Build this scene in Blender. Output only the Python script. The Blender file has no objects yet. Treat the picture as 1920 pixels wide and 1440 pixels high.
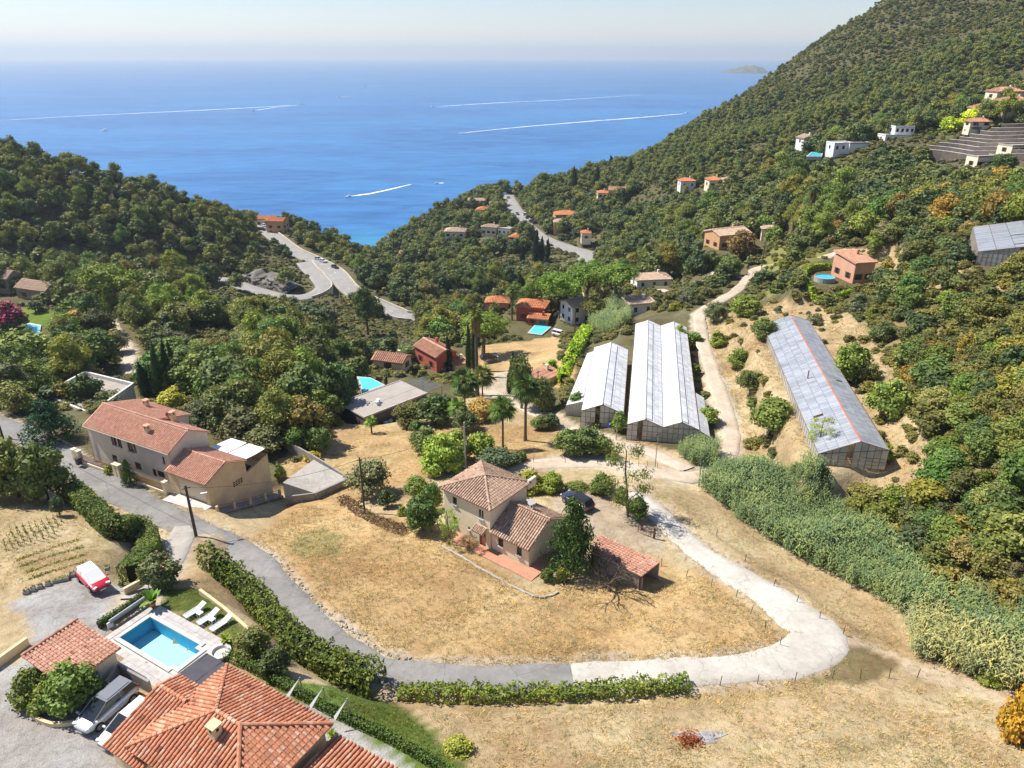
import bpy, math, random
import numpy as np
from mathutils import Vector, Matrix
random.seed(7); rng = np.random.default_rng(7)
R = math.radians
scene = bpy.context.scene
COL = scene.collection

# ------------------------------------------------------------------ camera, sky, sun, exposure
CAMZ, FPX, HORIZON = 135.0, 1365.0, 104.0
PITCH = math.atan((720-HORIZON)/FPX)
cam = bpy.data.cameras.new('camera'); cam.sensor_width = 36; cam.lens = 36*FPX/1920
cam.clip_start = .5; cam.clip_end = 60000
camo = bpy.data.objects.new('camera', cam); COL.objects.link(camo)
camo.location = (0, 0, CAMZ); camo.rotation_euler = (math.pi/2-PITCH, 0, 0)
scene.camera = camo
SUN_EL, SUN_AZ = 52.0, -70.0            # azimuth from +Y (away from the camera), clockwise
world = bpy.data.worlds.new('World'); scene.world = world; world.use_nodes = True
wn = world.node_tree.nodes; wl = world.node_tree.links
sky = wn.new('ShaderNodeTexSky'); sky.sky_type = 'NISHITA'; sky.sun_disc = False
sky.sun_elevation = R(SUN_EL); sky.sun_rotation = R(SUN_AZ)
sky.altitude = 100; sky.air_density = 1.0; sky.dust_density = 0.1; sky.ozone_density = 1.0
wn['Background'].inputs['Strength'].default_value = 0.082
tn = wn.new('ShaderNodeMix'); tn.data_type = 'RGBA'; tn.blend_type = 'MULTIPLY'; tn.inputs[0].default_value = 1; tn.inputs[7].default_value = (.92, .90, 1.0, 1)
wl.new(sky.outputs[0], tn.inputs[6]); wl.new(tn.outputs[2], wn['Background'].inputs['Color'])
sund = bpy.data.lights.new('sun', 'SUN'); sund.energy = 4.6; sund.angle = R(.53); sund.color = (1, .94, .85)
suno = bpy.data.objects.new('sun', sund); COL.objects.link(suno); suno.location = (-200, 100, 400)
sdir = Vector((math.sin(R(SUN_AZ))*math.cos(R(SUN_EL)), math.cos(R(SUN_AZ))*math.cos(R(SUN_EL)), math.sin(R(SUN_EL))))
suno.rotation_euler = sdir.to_track_quat('Z', 'Y').to_euler()
vs = scene.view_settings; vs.view_transform = 'Standard'; vs.look = 'None'; vs.gamma = 1; vs.use_curve_mapping = False
vs.exposure = 0.74
HAZE = 1.05e-4
cy = scene.cycles; cy.use_denoising = True; cy.max_bounces = 6; cy.diffuse_bounces = 3; cy.glossy_bounces = 2
cy.transmission_bounces = 4; cy.transparent_max_bounces = 8; cy.volume_bounces = 0; cy.caustics_reflective = False; cy.caustics_refractive = False

# ------------------------------------------------------------------ pixel <-> world
SP, CP = math.sin(PITCH), math.cos(PITCH)
def ray(u, v):
    a = (u-960)/FPX; b = (720-v)/FPX
    return np.array([a, CP+b*SP, -SP+b*CP])
def P(u, v, z):                          # where pixel (u,v) meets the level z
    d = ray(u, v); t = (z-CAMZ)/d[2]
    return np.array([d[0]*t, d[1]*t, z])
def PD(u, v, dist):                      # pixel at a ground distance
    d = ray(u, v); t = dist/d[1]
    return np.array([d[0]*t, dist, CAMZ+d[2]*t])
def proj(x, y, z):
    zc = y*CP-(z-CAMZ)*SP; yc = y*SP+(z-CAMZ)*CP
    zc = np.where(np.abs(zc) < .1, .1, zc)
    return 960+FPX*x/zc, 720-FPX*yc/zc, zc
def inpoly(u, v, poly):
    u = np.asarray(u, float); v = np.asarray(v, float); ins = np.zeros(u.shape, bool)
    n = len(poly)
    for i in range(n):
        x1, y1 = poly[i][:2]; x2, y2 = poly[(i+1) % n][:2]
        if y1 == y2: continue
        c = ((y1 > v) != (y2 > v)) & (u < (x2-x1)*(v-y1)/(y2-y1)+x1)
        ins ^= c
    return ins

# ------------------------------------------------------------------ node materials
def srgb(r, g, b):
    f = lambda c: c/12.92 if c <= .04045 else ((c+.055)/1.055)**2.4
    return (f(r/255), f(g/255), f(b/255))
MATS = {}
def nn(nt, t, **k):
    n = nt.nodes.new(t)
    for a, b in k.items(): setattr(n, a, b)
    return n
def newmat(name):
    m = bpy.data.materials.new(name); m.use_nodes = True; MATS[name] = m
    return m, m.node_tree, m.node_tree.nodes['Principled BSDF']
def mixc(nt, fac, a, b, blend='MIX'):
    n = nn(nt, 'ShaderNodeMix', data_type='RGBA', blend_type=blend)
    for s, x in ((n.inputs[0], fac), (n.inputs[6], a), (n.inputs[7], b)):
        if hasattr(x, 'is_linked'): nt.links.new(x, s)
        elif isinstance(x, (int, float)): s.default_value = x
        else: s.default_value = (*x[:3], 1)
    return n.outputs[2]
def math_(nt, op, a, b=0.0, clamp=False):
    n = nn(nt, 'ShaderNodeMath', operation=op, use_clamp=clamp)
    for s, x in ((n.inputs[0], a), (n.inputs[1], b)):
        if hasattr(x, 'is_linked'): nt.links.new(x, s)
        else: s.default_value = x
    return n.outputs[0]
def noise(nt, scale, detail=3, rough=.55, coord='Object', dist=0.0, vec=None):
    n = nn(nt, 'ShaderNodeTexNoise'); n.inputs['Scale'].default_value = scale
    n.inputs['Detail'].default_value = detail; n.inputs['Roughness'].default_value = rough; n.inputs['Distortion'].default_value = dist
    if vec is None:
        if coord == 'World': vec = nn(nt, 'ShaderNodeNewGeometry').outputs['Position']
        else: vec = nn(nt, 'ShaderNodeTexCoord').outputs[coord]
    nt.links.new(vec, n.inputs['Vector'])
    return n.outputs['Fac']
def ramp(nt, fac, stops):
    n = nn(nt, 'ShaderNodeValToRGB'); e = n.color_ramp.elements
    while len(e) < len(stops): e.new(.5)
    for el, (p, c) in zip(e, stops): el.position = p; el.color = (*c[:3], 1)
    nt.links.new(fac, n.inputs[0]); return n.outputs[0]
def bump(nt, bsdf, h, strength=.3, dist=.05):
    b = nn(nt, 'ShaderNodeBump'); b.inputs['Strength'].default_value = strength; b.inputs['Distance'].default_value = dist
    nt.links.new(h, b.inputs['Height']); nt.links.new(b.outputs[0], bsdf.inputs['Normal'])
def M(name, col, rough=.8, var=.25, scale=1.2, bs=0.0, metal=0.0, spec=.3, stain=None, coat=0.0):
    """plain surface: base colour, blotches in two sizes, optional stain colour and fine relief"""
    if name in MATS: return MATS[name]
    m, nt, b = newmat(name)
    f1 = noise(nt, scale, 4, .6, 'World'); f2 = noise(nt, scale*9, 3, .6, 'World')
    dark = tuple(c*(1-var) for c in col); lite = tuple(min(1, c*(1+var*.7)) for c in col)
    c = ramp(nt, f1, [(.3, dark), (.7, lite)])
    c = mixc(nt, .35*min(1, var*3), c, mixc(nt, 1.0, c, ramp(nt, f2, [(.3, (.6,)*3), (.7, (1.25,)*3)]), 'MULTIPLY'))
    if stain:
        f3 = noise(nt, scale*.55, 5, .7, 'World', 1.0)
        c = mixc(nt, ramp(nt, f3, [(.5, (0,)*3), (.68, (.8,)*3)]), c, stain)
    nt.links.new(c, b.inputs['Base Color'])
    b.inputs['Roughness'].default_value = rough; b.inputs['Metallic'].default_value = metal
    b.inputs['Specular IOR Level'].default_value = spec
    if coat: b.inputs['Coat Weight'].default_value = coat; b.inputs['Coat Roughness'].default_value = .05
    if bs: bump(nt, b, f2, bs, .04)
    return m
def tilemat(name, base, pale, dark):
    m, nt, b = newmat(name)
    at = nn(nt, 'ShaderNodeAttribute', attribute_name='v')
    oi = nn(nt, 'ShaderNodeObjectInfo')
    f = math_(nt, 'FRACT', math_(nt, 'ADD', at.outputs['Fac'], oi.outputs['Random']))
    c = ramp(nt, f, [(.0, dark), (.06, base), (.40, tuple(x*.93 for x in base)), (.65, tuple(x*1.06 for x in base)), (.9, tuple(.5*(x+y) for x, y in zip(base, pale))), (1, pale)])
    n = noise(nt, 3.0, 4, .7, 'World'); n2 = noise(nt, .35, 4, .6, 'World')
    c = mixc(nt, 1, c, ramp(nt, n, [(.25, (.62,)*3), (.7, (1.15,)*3)]), 'MULTIPLY')
    c = mixc(nt, ramp(nt, n2, [(.45, (0,)*3), (.8, (.5,)*3)]), c, dark)
    nt.links.new(c, b.inputs['Base Color']); b.inputs['Roughness'].default_value = .85; b.inputs['Specular IOR Level'].default_value = .2
    return m
def leafmat(name, c1, c2, c3, trans=.14):
    """foliage: three greens mixed by leaf and by plant, a little light let through"""
    m, nt, b = newmat(name)
    at = nn(nt, 'ShaderNodeAttribute', attribute_name='v'); oi = nn(nt, 'ShaderNodeObjectInfo')
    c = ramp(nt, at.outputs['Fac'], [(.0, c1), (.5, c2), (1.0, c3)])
    k = ramp(nt, oi.outputs['Random'], [(0, (.62, .76, .74)), (.35, (.9, .96, .86)), (.7, (1.22, 1.16, .86)), (1, (1.5, 1.36, .95))])
    c = mixc(nt, 1, c, k, 'MULTIPLY'); c = mixc(nt, 1, c, oi.outputs['Color'], 'MULTIPLY')
    nt.links.new(c, b.inputs['Base Color']); b.inputs['Roughness'].default_value = .6; b.inputs['Specular IOR Level'].default_value = .25
    if trans:
        t = nn(nt, 'ShaderNodeBsdfTranslucent'); nt.links.new(mixc(nt, 1, c, (1.1, 1.2, .6), 'MULTIPLY'), t.inputs['Color'])
        x = nn(nt, 'ShaderNodeMixShader'); x.inputs[0].default_value = trans
        nt.links.new(b.outputs[0], x.inputs[1]); nt.links.new(t.outputs[0], x.inputs[2])
        nt.links.new(x.outputs[0], nt.nodes['Material Output'].inputs['Surface'])
    return m

# ------------------------------------------------------------------ mesh and object helpers
class MB:
    def __init__(s): s.v = []; s.f = []; s.m = []; s.a = []
    def add(s, vs_, fs, m=0, a=0.0):
        o = len(s.v); s.v += [tuple(map(float, p)) for p in vs_]
        for f in fs: s.f.append([i+o for i in f]); s.m.append(m); s.a.append(a)
    def poly(s, pts, m=0, a=0.0): s.add(pts, [list(range(len(pts)))], m, a)
    def prism(s, pts, z0, z1, m=0, top=None):
        n = len(pts)
        z0s = z0 if hasattr(z0, '__len__') else [z0]*n
        z1s = z1 if hasattr(z1, '__len__') else [z1]*n
        ar = sum(pts[i][0]*pts[(i+1) % n][1]-pts[(i+1) % n][0]*pts[i][1] for i in range(n))
        if ar < 0: pts = pts[::-1]; z0s = z0s[::-1]; z1s = z1s[::-1]
        vs_ = [(p[0], p[1], z) for p, z in zip(pts, z0s)]+[(p[0], p[1], z) for p, z in zip(pts, z1s)]
        s.add(vs_, [[i, (i+1) % n, n+(i+1) % n, n+i] for i in range(n)]+[list(range(n))[::-1]], m)
        s.add(vs_[n:], [list(range(n))], m if top is None else top)
    def box(s, c, d, rz=0.0, m=0):
        cx, cy_, cz = c; dx, dy, dz = (x/2 for x in d); ca, sa = math.cos(rz), math.sin(rz)
        q = [(x*ca-y*sa+cx, x*sa+y*ca+cy_) for x, y in ((-dx, -dy), (dx, -dy), (dx, dy), (-dx, dy))]
        s.prism(q, cz-dz, cz+dz, m)
    def tube(s, path, radii, n=6, m=0, cap=True, a=0.0):
        path = [Vector(p) for p in path]
        if not hasattr(radii, '__len__'): radii = [radii]*len(path)
        vs_ = []; k = len(path); prev = None
        for i, p in enumerate(path):
            t = (path[min(i+1, k-1)]-path[max(i-1, 0)]).normalized()
            ref = Vector((0, 0, 1)) if abs(t.z) < .9 else Vector((1, 0, 0))
            x = t.cross(ref).normalized() if prev is None else (prev-t*prev.dot(t)).normalized()
            prev = x; y = t.cross(x)
            for j in range(n):
                g = 2*math.pi*j/n
                vs_.append(p+(x*math.cos(g)+y*math.sin(g))*radii[i])
        fs = [[i*n+j, i*n+(j+1) % n, (i+1)*n+(j+1) % n, (i+1)*n+j] for i in range(k-1) for j in range(n)]
        if cap: fs += [list(range(n))[::-1], [(k-1)*n+j for j in range(n)]]
        s.add(vs_, fs, m, a)
    def lathe(s, c, prof, n=12, m=0):
        vs_ = [(c[0]+r*math.cos(2*math.pi*j/n), c[1]+r*math.sin(2*math.pi*j/n), c[2]+z) for r, z in prof for j in range(n)]
        k = len(prof)
        fs = [[i*n+j, i*n+(j+1) % n, (i+1)*n+(j+1) % n, (i+1)*n+j] for i in range(k-1) for j in range(n)]
        fs += [list(range(n))[::-1], [(k-1)*n+j for j in range(n)]]
        s.add(vs_, fs, m)
    def mesh(s, name, mats, smooth=False):
        me = bpy.data.meshes.new(name); me.from_pydata(s.v, [], s.f)
        for m in mats: me.materials.append(MATS[m] if isinstance(m, str) else m)
        me.polygons.foreach_set('material_index', s.m)
        if any(s.a):
            at = me.attributes.new('v', 'FLOAT', 'FACE'); at.data.foreach_set('value', s.a)
        if smooth: me.polygons.foreach_set('use_smooth', [True]*len(s.f))
        me.update(); return me
    def build(s, name, mats, parent=None, smooth=False, loc=None, rz=0.0):
        if isinstance(mats, str): mats = [mats]
        return link(name, s.mesh(name, mats, smooth), parent, loc, rz)
def link(name, me, parent=None, loc=None, rz=0.0):
    o = bpy.data.objects.new(name, me); COL.objects.link(o)
    if parent is not None: o.parent = parent
    if loc is not None: o.location = loc
    if rz: o.rotation_euler = (0, 0, rz)
    return o
def tag(o, label=None, cat=None, group=None, kind=None):
    if label: o['label'] = label
    if cat: o['category'] = cat
    if group: o['group'] = group
    if kind: o['kind'] = kind
    return o
def thing(name, label, cat, loc=(0, 0, 0), rz=0.0, group=None):
    o = bpy.data.objects.new(name, None); COL.objects.link(o); o.empty_display_size = .3
    o.location = tuple(map(float, loc)); o.rotation_euler = (0, 0, rz)
    return tag(o, label, cat, group)
def copy_tree(o, parent=None):
    c = o.copy(); COL.objects.link(c); c.parent = parent
    for ch in o.children: copy_tree(ch, c)
    return c
def npmesh(name, v, f, mats=(), attr=None):
    """fast mesh from numpy: v (n,3), f (m,k)"""
    me = bpy.data.meshes.new(name); v = np.asarray(v, np.float32); f = np.asarray(f, np.int32); k = f.shape[1]
    me.vertices.add(len(v)); me.vertices.foreach_set('co', v.ravel())
    me.loops.add(f.size); me.loops.foreach_set('vertex_index', f.ravel())
    me.polygons.add(len(f)); me.polygons.foreach_set('loop_start', np.arange(len(f), dtype=np.int32)*k)
    me.update(calc_edges=True)
    for m in mats: me.materials.append(MATS[m] if isinstance(m, str) else m)
    if attr is not None:
        at = me.attributes.new('v', 'FLOAT', 'FACE'); at.data.foreach_set('value', np.asarray(attr, np.float32))
    return me

# ------------------------------------------------------------------ terrain heights: photo points with a known level, joined smoothly
ZP = """60,1300,91 183,1373,91 100,1130,91 250,1130,91 300,1200,91 430,1220,91 20,1050,90.3 60,1000,89.3 60,940,88 150,970,88.3
200,1020,89 330,1040,88 350,1100,90.4 470,1200,90 560,1290,89.6 640,1330,90 700,1400,91 900,1400,90.5 1200,1380,90 1500,1400,90.5 1850,1420,90
1700,1300,88.5 1850,1330,88.6 1300,1310,88.4 900,1320,88.6 700,1255,87.5 1000,1265,87.4 1270,1257,87.2 1540,1210,86.6 1440,1117,85.6 1313,1037,84.8
1000,1160,86 700,1100,86.2 850,1180,86.6 1300,1150,86.2 1150,1180,86.2 950,1080,85.6 600,1050,85.5 560,1000,84 620,950,81.8 560,965,81.6 680,970,82.6 760,1000,84.2
833,985,84.9 990,1055,85 1100,1000,85 1150,960,84.6 1240,960,84.2 1180,920,84 1050,900,83 1250,930,83.6
60,815,83 207,913,84.3 300,960,84.6 417,1010,85.3 477,1047,85.9 520,1100,86.5 580,1160,87 640,1205,87.3
480,960,82.3 532,935,79.9 545,945,80.3 600,890,80.8 540,860,80.6 650,900,80.4 700,850,79 620,800,77.5 760,840,78.6 860,800,77.5 820,880,81.5
985,825,79.3 1000,850,80.2 985,872,81.2 1120,866,81.6 1300,892,82.2 1170,832,80.8 1060,800,79 950,760,76.5 880,740,74.5 700,810,76.5 760,780,75
1240,815,80.6 1120,790,79.6 1215,600,78 1110,650,77.5 1300,700,80.6 1060,720,76 1030,720,74.5 960,690,71.5 1040,660,70 900,680,70
840,690,68 800,700,69 700,700,70 660,700,70 990,605,62 1010,615,61 1050,628,63 1095,605,63.5 1150,600,68 1200,575,71 1290,560,77.5 1060,580,58 960,640,66
1190,505,58 1230,535,65 1250,545,70 1400,468,78 1300,534,75 1350,560,78.6 1404,517,80 1430,500,81.5 1508,488,85.5 1587,470,88.5 1590,525,88 1540,560,86 1620,560,88.5
1590,870,86.5 1470,640,85.5 1400,850,82 1440,740,84 1373,827,80.6 1353,747,81.3 1320,647,81.2 1310,590,79.4 1560,700,86.5 1640,800,88.5
1400,925,81.8 1500,1000,82.4 1600,1080,83.6 1700,1150,85 1800,1210,86.3 1560,930,83.8 1700,900,87 1800,1000,88.5 1900,1100,90 1750,750,91 1900,850,96 1650,650,89.5
1800,600,95.5 1900,600,100 1900,700,99 1840,497,99.5 1910,497,100.5 1750,500,95 1650,450,92 1700,400,94 1550,430,88 1450,420,82 1500,370,87 1900,420,102 1850,350,102
1700,310,100 1900,320,104 1720,300,101 1900,228,113 1800,250,108 1680,262,104 1600,277,101 1860,222,113.5 1540,288,98
0,700,74 30,800,82 100,790,80.5 160,740,75 300,790,80 450,810,80.4 400,700,72.5 500,700,72 520,770,77 250,650,70.5 235,610,68 560,640,66 640,690,69.5 600,600,57 500,590,59
400,600,63.5 300,580,63 100,600,66.5 40,640,69 60,560,64.5 200,540,58.5 300,530,52.5 100,520,58.5 385,520,47 430,527,46.5 497,548,46 560,557,46 605,538,46 50,502,60 200,507,54.5
498,430,44.5 530,457,44.3 588,490,44 627,512,43.6 650,540,43.2 677,560,42.6 707,572,42 767,593,41 850,590,40.4 920,565,40 1000,533,39.6 1060,507,39.6 1110,480,40.4
1067,467,41 1025,453,41.4 992,433,41.8 975,413,42 960,390,42.2 953,377,42.2 1030,410,42.4
850,430,38 850,462,34 900,420,40.5 760,480,20 720,500,18 680,520,28 800,520,33 900,500,36 860,560,41 950,545,43 1000,500,40 850,615,46.5 760,625,46 700,640,55 800,480,30
1060,420,45 1090,430,46 560,455,30 600,470,24 640,497,-1 700,491,-1 752,467,-1 700,520,25 780,620,48 900,610,54 930,580,52""".split()
ZD = """1920,150,380 1700,180,400 1500,250,400 1920,0,560 1750,60,560 1600,120,560 1400,250,480 1300,300,430 1200,350,430 1350,380,330 1250,430,330 1150,400,420 1100,440,395
1170,368,455 1030,365,480 150,430,310 150,350,335 0,400,300 0,320,325 300,430,325 400,430,342 470,470,338 560,500,322 800,408,500 820,400,515 880,380,530 1000,380,470 975,360,490
1880,100,440 1600,200,450 1450,330,330 1450,220,520""".split()
SKYL = """1640,8,700 1560,60,715 1500,112,720 1400,172,690 1300,232,650 1230,275,605 1180,305,570 1100,325,540 1040,342,515 985,352,502 0,278,345 60,290,347 130,305,350 200,325,355 260,340,360 330,372,368 400,405,385 450,428,398 1760,-90,690""".split()
RAW = [(430, 690, 235), (560, 560, 290), (400, 430, 205), (340, 380, 152), (260, 250, 122), (200, 150, 111), (140, 80, 101), (120, 40, 94), (700, 300, 260), (800, 800, 330), (500, 850, 230),
       (-78, 590, -4), (-66, 620, -8), (-40, 640, -8), (10, 640, -6), (-30, 575, 12), (60, 660, -6), (-15, 560, 40), (-120, 545, -8), (-200, 520, -10), (-60, 700, -20), (-150, 650, -20), (-250, 500, -10), (-300, 600, -20), (-420, 450, -8), (-600, 480, -20), (-420, 330, 90), (-600, 300, 120),
       (200, 820, -6), (300, 900, -6), (120, 740, -6), (100, 900, -20), (-60, 20, 92), (0, 10, 92), (60, 15, 92), (-100, 60, 88), (-120, 100, 82), (-150, 160, 76), (-180, 220, 68), (-300, 200, 90), (0, 30, 91.5), (30, 35, 90.5), (-30, 30, 91),
       (-400, 800, -25), (700, 1000, -20), (420, 1000, -20), (0, 1000, -25), (-700, 900, -25), (-125, 455, -2), (-175, 440, 2)]
cp = []
for s in ZP: u, v, z = map(float, s.split(',')); cp.append(P(u, v, z))
for s in ZD: u, v, d = map(float, s.split(',')); cp.append(PD(u, v, d)-np.array([0, 0, 2.5]))
for s in SKYL:
    u, v, d = map(float, s.split(',')); q = PD(u, v, d); q[2] -= 4.5; cp.append(q)
    cp.append(np.array([q[0]*1.13, q[1]*1.13, max(-5, q[2]-38)])); cp.append(np.array([q[0]*1.3, q[1]*1.3, max(-16, q[2]-130)]))
cp = np.array(cp+[np.array(r, float) for r in RAW])
def mq(d2): return np.sqrt(d2+9.0**2)
N = len(cp); D2 = ((cp[:, None, :2]-cp[None, :, :2])**2).sum(-1)
A = np.zeros((N+3, N+3)); A[:N, :N] = mq(D2)-np.eye(N)*1.2; A[:N, N] = 1; A[:N, N+1:N+3] = cp[:, :2]; A[N:, :N] = A[:N, N:].T
wts = np.linalg.solve(A, np.r_[cp[:, 2], 0, 0, 0])
def rbf(x, y):
    x = np.asarray(x, float); out = np.empty(x.shape); fx, fy, fo = x.ravel(), np.asarray(y, float).ravel(), out.ravel()
    for i in range(0, len(fx), 20000):
        sl = slice(i, i+20000); d2 = (fx[sl, None]-cp[None, :, 0])**2+(fy[sl, None]-cp[None, :, 1])**2
        fo[sl] = mq(d2)@wts[:N]+wts[N]+fx[sl]*wts[N+1]+fy[sl]*wts[N+2]
    return fo.reshape(x.shape)
def axis(lo, flat0, flat1, hi, step, g):
    a = list(np.arange(flat0, flat1, step)); x = flat0; d = step
    while x > lo: d = step+g*(flat0-x); x -= d; a.insert(0, x)
    x = a[-1]
    while x < hi: d = step+g*max(0, x-flat1); x += d; a.append(x)
    return np.array(a)
GX = axis(-620, -62, 66, 820, .75, .013); GY = axis(6, 28, 128, 960, .75, .013)
XX, YY = np.meshgrid(GX, GY); ZZ = rbf(XX, YY)
def vnoise(x, y, s, seed):
    r = np.random.default_rng(seed).random((64, 64)); x = np.asarray(x)/s; y = np.asarray(y)/s
    xi = np.floor(x).astype(int); yi = np.floor(y).astype(int); fx = x-xi; fy = y-yi
    fx = fx*fx*(3-2*fx); fy = fy*fy*(3-2*fy); g = lambda a, b: r[a % 64, b % 64]
    return (g(xi, yi)*(1-fx)+g(xi+1, yi)*fx)*(1-fy)+(g(xi, yi+1)*(1-fx)+g(xi+1, yi+1)*fx)*fy-.5
far = np.clip((YY-170)/150, 0, 1); farR = np.clip((XX-60)/90, 0, 1)
ZZ += np.where(ZZ > 2, far*(vnoise(XX, YY, 38, 1)*8+vnoise(XX, YY, 15, 2)*4)*(.35+.65*np.clip((XX-80)/120, 0, 1)), 0)
ZZ += vnoise(XX, YY, 7, 3)*.35+vnoise(XX, YY, 2.5, 4)*.12
CELL = np.maximum(np.gradient(GX)[None, :], np.gradient(GY)[:, None])
def smooth(pts, step=1.0):
    """Catmull-Rom through 3-D points, resampled"""
    p = [np.array(q, float) for q in pts]; p = [2*p[0]-p[1]]+p+[2*p[-1]-p[-2]]; out = []
    for i in range(1, len(p)-2):
        n = max(2, int(np.linalg.norm(p[i+1]-p[i])/step))
        for k in range(n):
            t = k/n; a, b, c, d = p[i-1:i+3]
            out.append(.5*((2*b)+(c-a)*t+(2*a-5*b+4*c-d)*t*t+(3*b-a-3*c+d)*t**3))
    out.append(p[-2]); return np.array(out)
ROADMASK = np.full(XX.shape, 99.0)
def corridor(line, w, soft=3.0, drop=.06, d=None):
    """level the ground along a road; line (n,3)"""
    global ZZ
    lo = line.min(0)-w-soft-12; hi = line.max(0)+w+soft+12
    ix = np.where((GX > lo[0]) & (GX < hi[0]))[0]; iy = np.where((GY > lo[1]) & (GY < hi[1]))[0]
    s = np.ix_(iy, ix); x = XX[s]; y = YY[s]; best = np.full(x.shape, 1e9); zb = np.zeros(x.shape)
    a = line[:-1]; b = line[1:]
    for p, q in zip(a, b):
        dx, dy = q[0]-p[0], q[1]-p[1]; l2 = dx*dx+dy*dy+1e-9
        t = np.clip(((x-p[0])*dx+(y-p[1])*dy)/l2, 0, 1)
        dd = np.hypot(x-p[0]-t*dx, y-p[1]-t*dy); k = dd < best
        best = np.where(k, dd, best); zb = np.where(k, p[2]+t*(q[2]-p[2]), zb)
    cell = CELL[s]; half = w/2+.3+cell*1.2
    k = np.clip(1-(best-half)/(soft+cell), 0, 1); k = k*k*(3-2*k)
    ZZ[s] = ZZ[s]*(1-k)+(zb-drop-.03*cell)*k
    ROADMASK[s] = np.minimum(ROADMASK[s], best-w/2)
def pad(poly, z, soft=2.0):
    """level a yard; poly: world xy; z a number or (n,) levels of the corners (plane fit)"""
    global ZZ
    poly = np.array(poly, float)[:, :2]; zz = np.atleast_1d(np.array(z, float))
    if len(zz) == 1: co = np.array([0, 0, zz[0]])
    else: co = np.linalg.lstsq(np.c_[poly, np.ones(len(poly))], zz, rcond=None)[0]
    lo = poly.min(0)-soft-6; hi = poly.max(0)+soft+6
    ix = np.where((GX > lo[0]) & (GX < hi[0]))[0]; iy = np.where((GY > lo[1]) & (GY < hi[1]))[0]
    s = np.ix_(iy, ix); x = XX[s]; y = YY[s]; dist = np.full(x.shape, 1e9); n = len(poly)
    for i in range(n):
        p, q = poly[i], poly[(i+1) % n]; dx, dy = q-p; l2 = dx*dx+dy*dy+1e-9
        t = np.clip(((x-p[0])*dx+(y-p[1])*dy)/l2, 0, 1); dist = np.minimum(dist, np.hypot(x-p[0]-t*dx, y-p[1]-t*dy))
    dist = np.where(inpoly(x, y, poly), 0, dist)
    k = np.clip(1-(dist-CELL[s]*.9)/soft, 0, 1); k = k*k*(3-2*k)
    ZZ[s] = ZZ[s]*(1-k)+(co[0]*x+co[1]*y+co[2])*k
def gz(x, y):
    x = np.asarray(x, float); y = np.asarray(y, float)
    i = np.clip(np.searchsorted(GX, x)-1, 0, len(GX)-2); j = np.clip(np.searchsorted(GY, y)-1, 0, len(GY)-2)
    fx = np.clip((x-GX[i])/(GX[i+1]-GX[i]), 0, 1); fy = np.clip((y-GY[j])/(GY[j+1]-GY[j]), 0, 1)
    return (ZZ[j, i]*(1-fx)+ZZ[j, i+1]*fx)*(1-fy)+(ZZ[j+1, i]*(1-fx)+ZZ[j+1, i+1]*fx)*fy
def G(u, v):
    """first ground point seen at pixel (u,v)"""
    d = ray(u, v); t = np.geomspace(30, 900, 1500); p = d[None]*t[:, None]; z = CAMZ+p[:, 2]
    h = np.nonzero(z < gz(p[:, 0], p[:, 1]))[0]
    k = h[0] if len(h) else len(t)-1
    if k > 0:
        a, b = t[k-1], t[k]
        for _ in range(12):
            m = (a+b)/2
            if CAMZ+d[2]*m < gz(d[0]*m, d[1]*m): b = m
            else: a = m
        k = b
    else: k = t[0]
    return np.array([d[0]*k, d[1]*k, float(gz(d[0]*k, d[1]*k))])
# ------------------------------------------------------------------ roads and levelled yards
def L3(s): return [P(*map(float, q.split(','))) for q in s.split()]
LINES = {
 'drive': smooth(L3("-60,770,81.5 60,822,83 140,872,83.9 207,913,84.2 300,962,84.35 372,996,84.6 425,1020,84.95 478,1052,85.6 522,1100,86.5 578,1160,87 640,1210,87.3 690,1241,87.5 740,1259,87.5 873,1269,87.5 1073,1266,87.4 1273,1258,87.2 1380,1252,87 1470,1240,86.8 1530,1212,86.6 1535,1187,86.4 1500,1160,86.1 1440,1113,85.6 1380,1078,85.2 1313,1035,84.8 1262,990,84.4 1225,955,84.2 1180,925,84")),
 'upper': smooth(L3("950,890,80.9 985,874,81.2 1050,866,81.5 1120,867,81.6 1190,879,81.9 1260,889,82.1 1310,893,82.2 1350,872,81.6 1372,827,80.8 1366,790,81 1353,747,81.3 1337,700,81.4 1320,647,81.2 1312,605,80 1318,584,79.4 1352,562,79 1383,543,79.4 1404,520,80 1424,502,81 1470,492,84 1508,488,85.8 1544,483,87 1590,468,88.6")),
 'spur': smooth(L3("1290,880,82.1 1230,852,81.4 1170,833,80.8 1110,815,80 1060,800,79 1000,772,77.6 940,742,75.3 890,728,74.2")),
 'branch': smooth(L3("1400,522,79.8 1370,515,78.8 1342,508,77.8 1322,525,76 1300,536,75 1262,548,71.5 1240,542,69.5")),
 'coast': smooth(L3("488,420,44.6 498,431,44.5 523,451,44.4 550,471,44.2 590,490,44 627,511,43.6 652,540,43.2 677,558,42.6 707,572,42 737,585,41.5 767,594,41 850,592,40.4 920,567,40 1000,535,39.6 1060,508,39.6 1108,481,40.4 1067,466,41 1027,452,41.4 996,433,41.8 979,413,42 963,392,42.2 953,376,42.2 948,366,42.2"), 2.0),
 'corniche': smooth(L3("40,502,60 200,508,54 300,513,50 385,521,47.2 430,528,46.6 462,539,46.3 497,549,46 530,557,46 575,556,46 606,540,46.2 597,522,46.6 580,505,47.2 570,492,47.8"), 2.0),
 'track': smooth(L3("205,600,67.5 218,625,69 236,650,70.4 244,685,71.5 246,700,72")),
 'ramp': smooth(L3("352,986,84.5 343,1001,84.65 334,1018,85.3 321,1045,86.9 303,1072,88.5 282,1098,90.2 258,1122,91")),
}
pxy = lambda z, *uv: [P(u, v, z)[:2] for u, v in uv]
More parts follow.
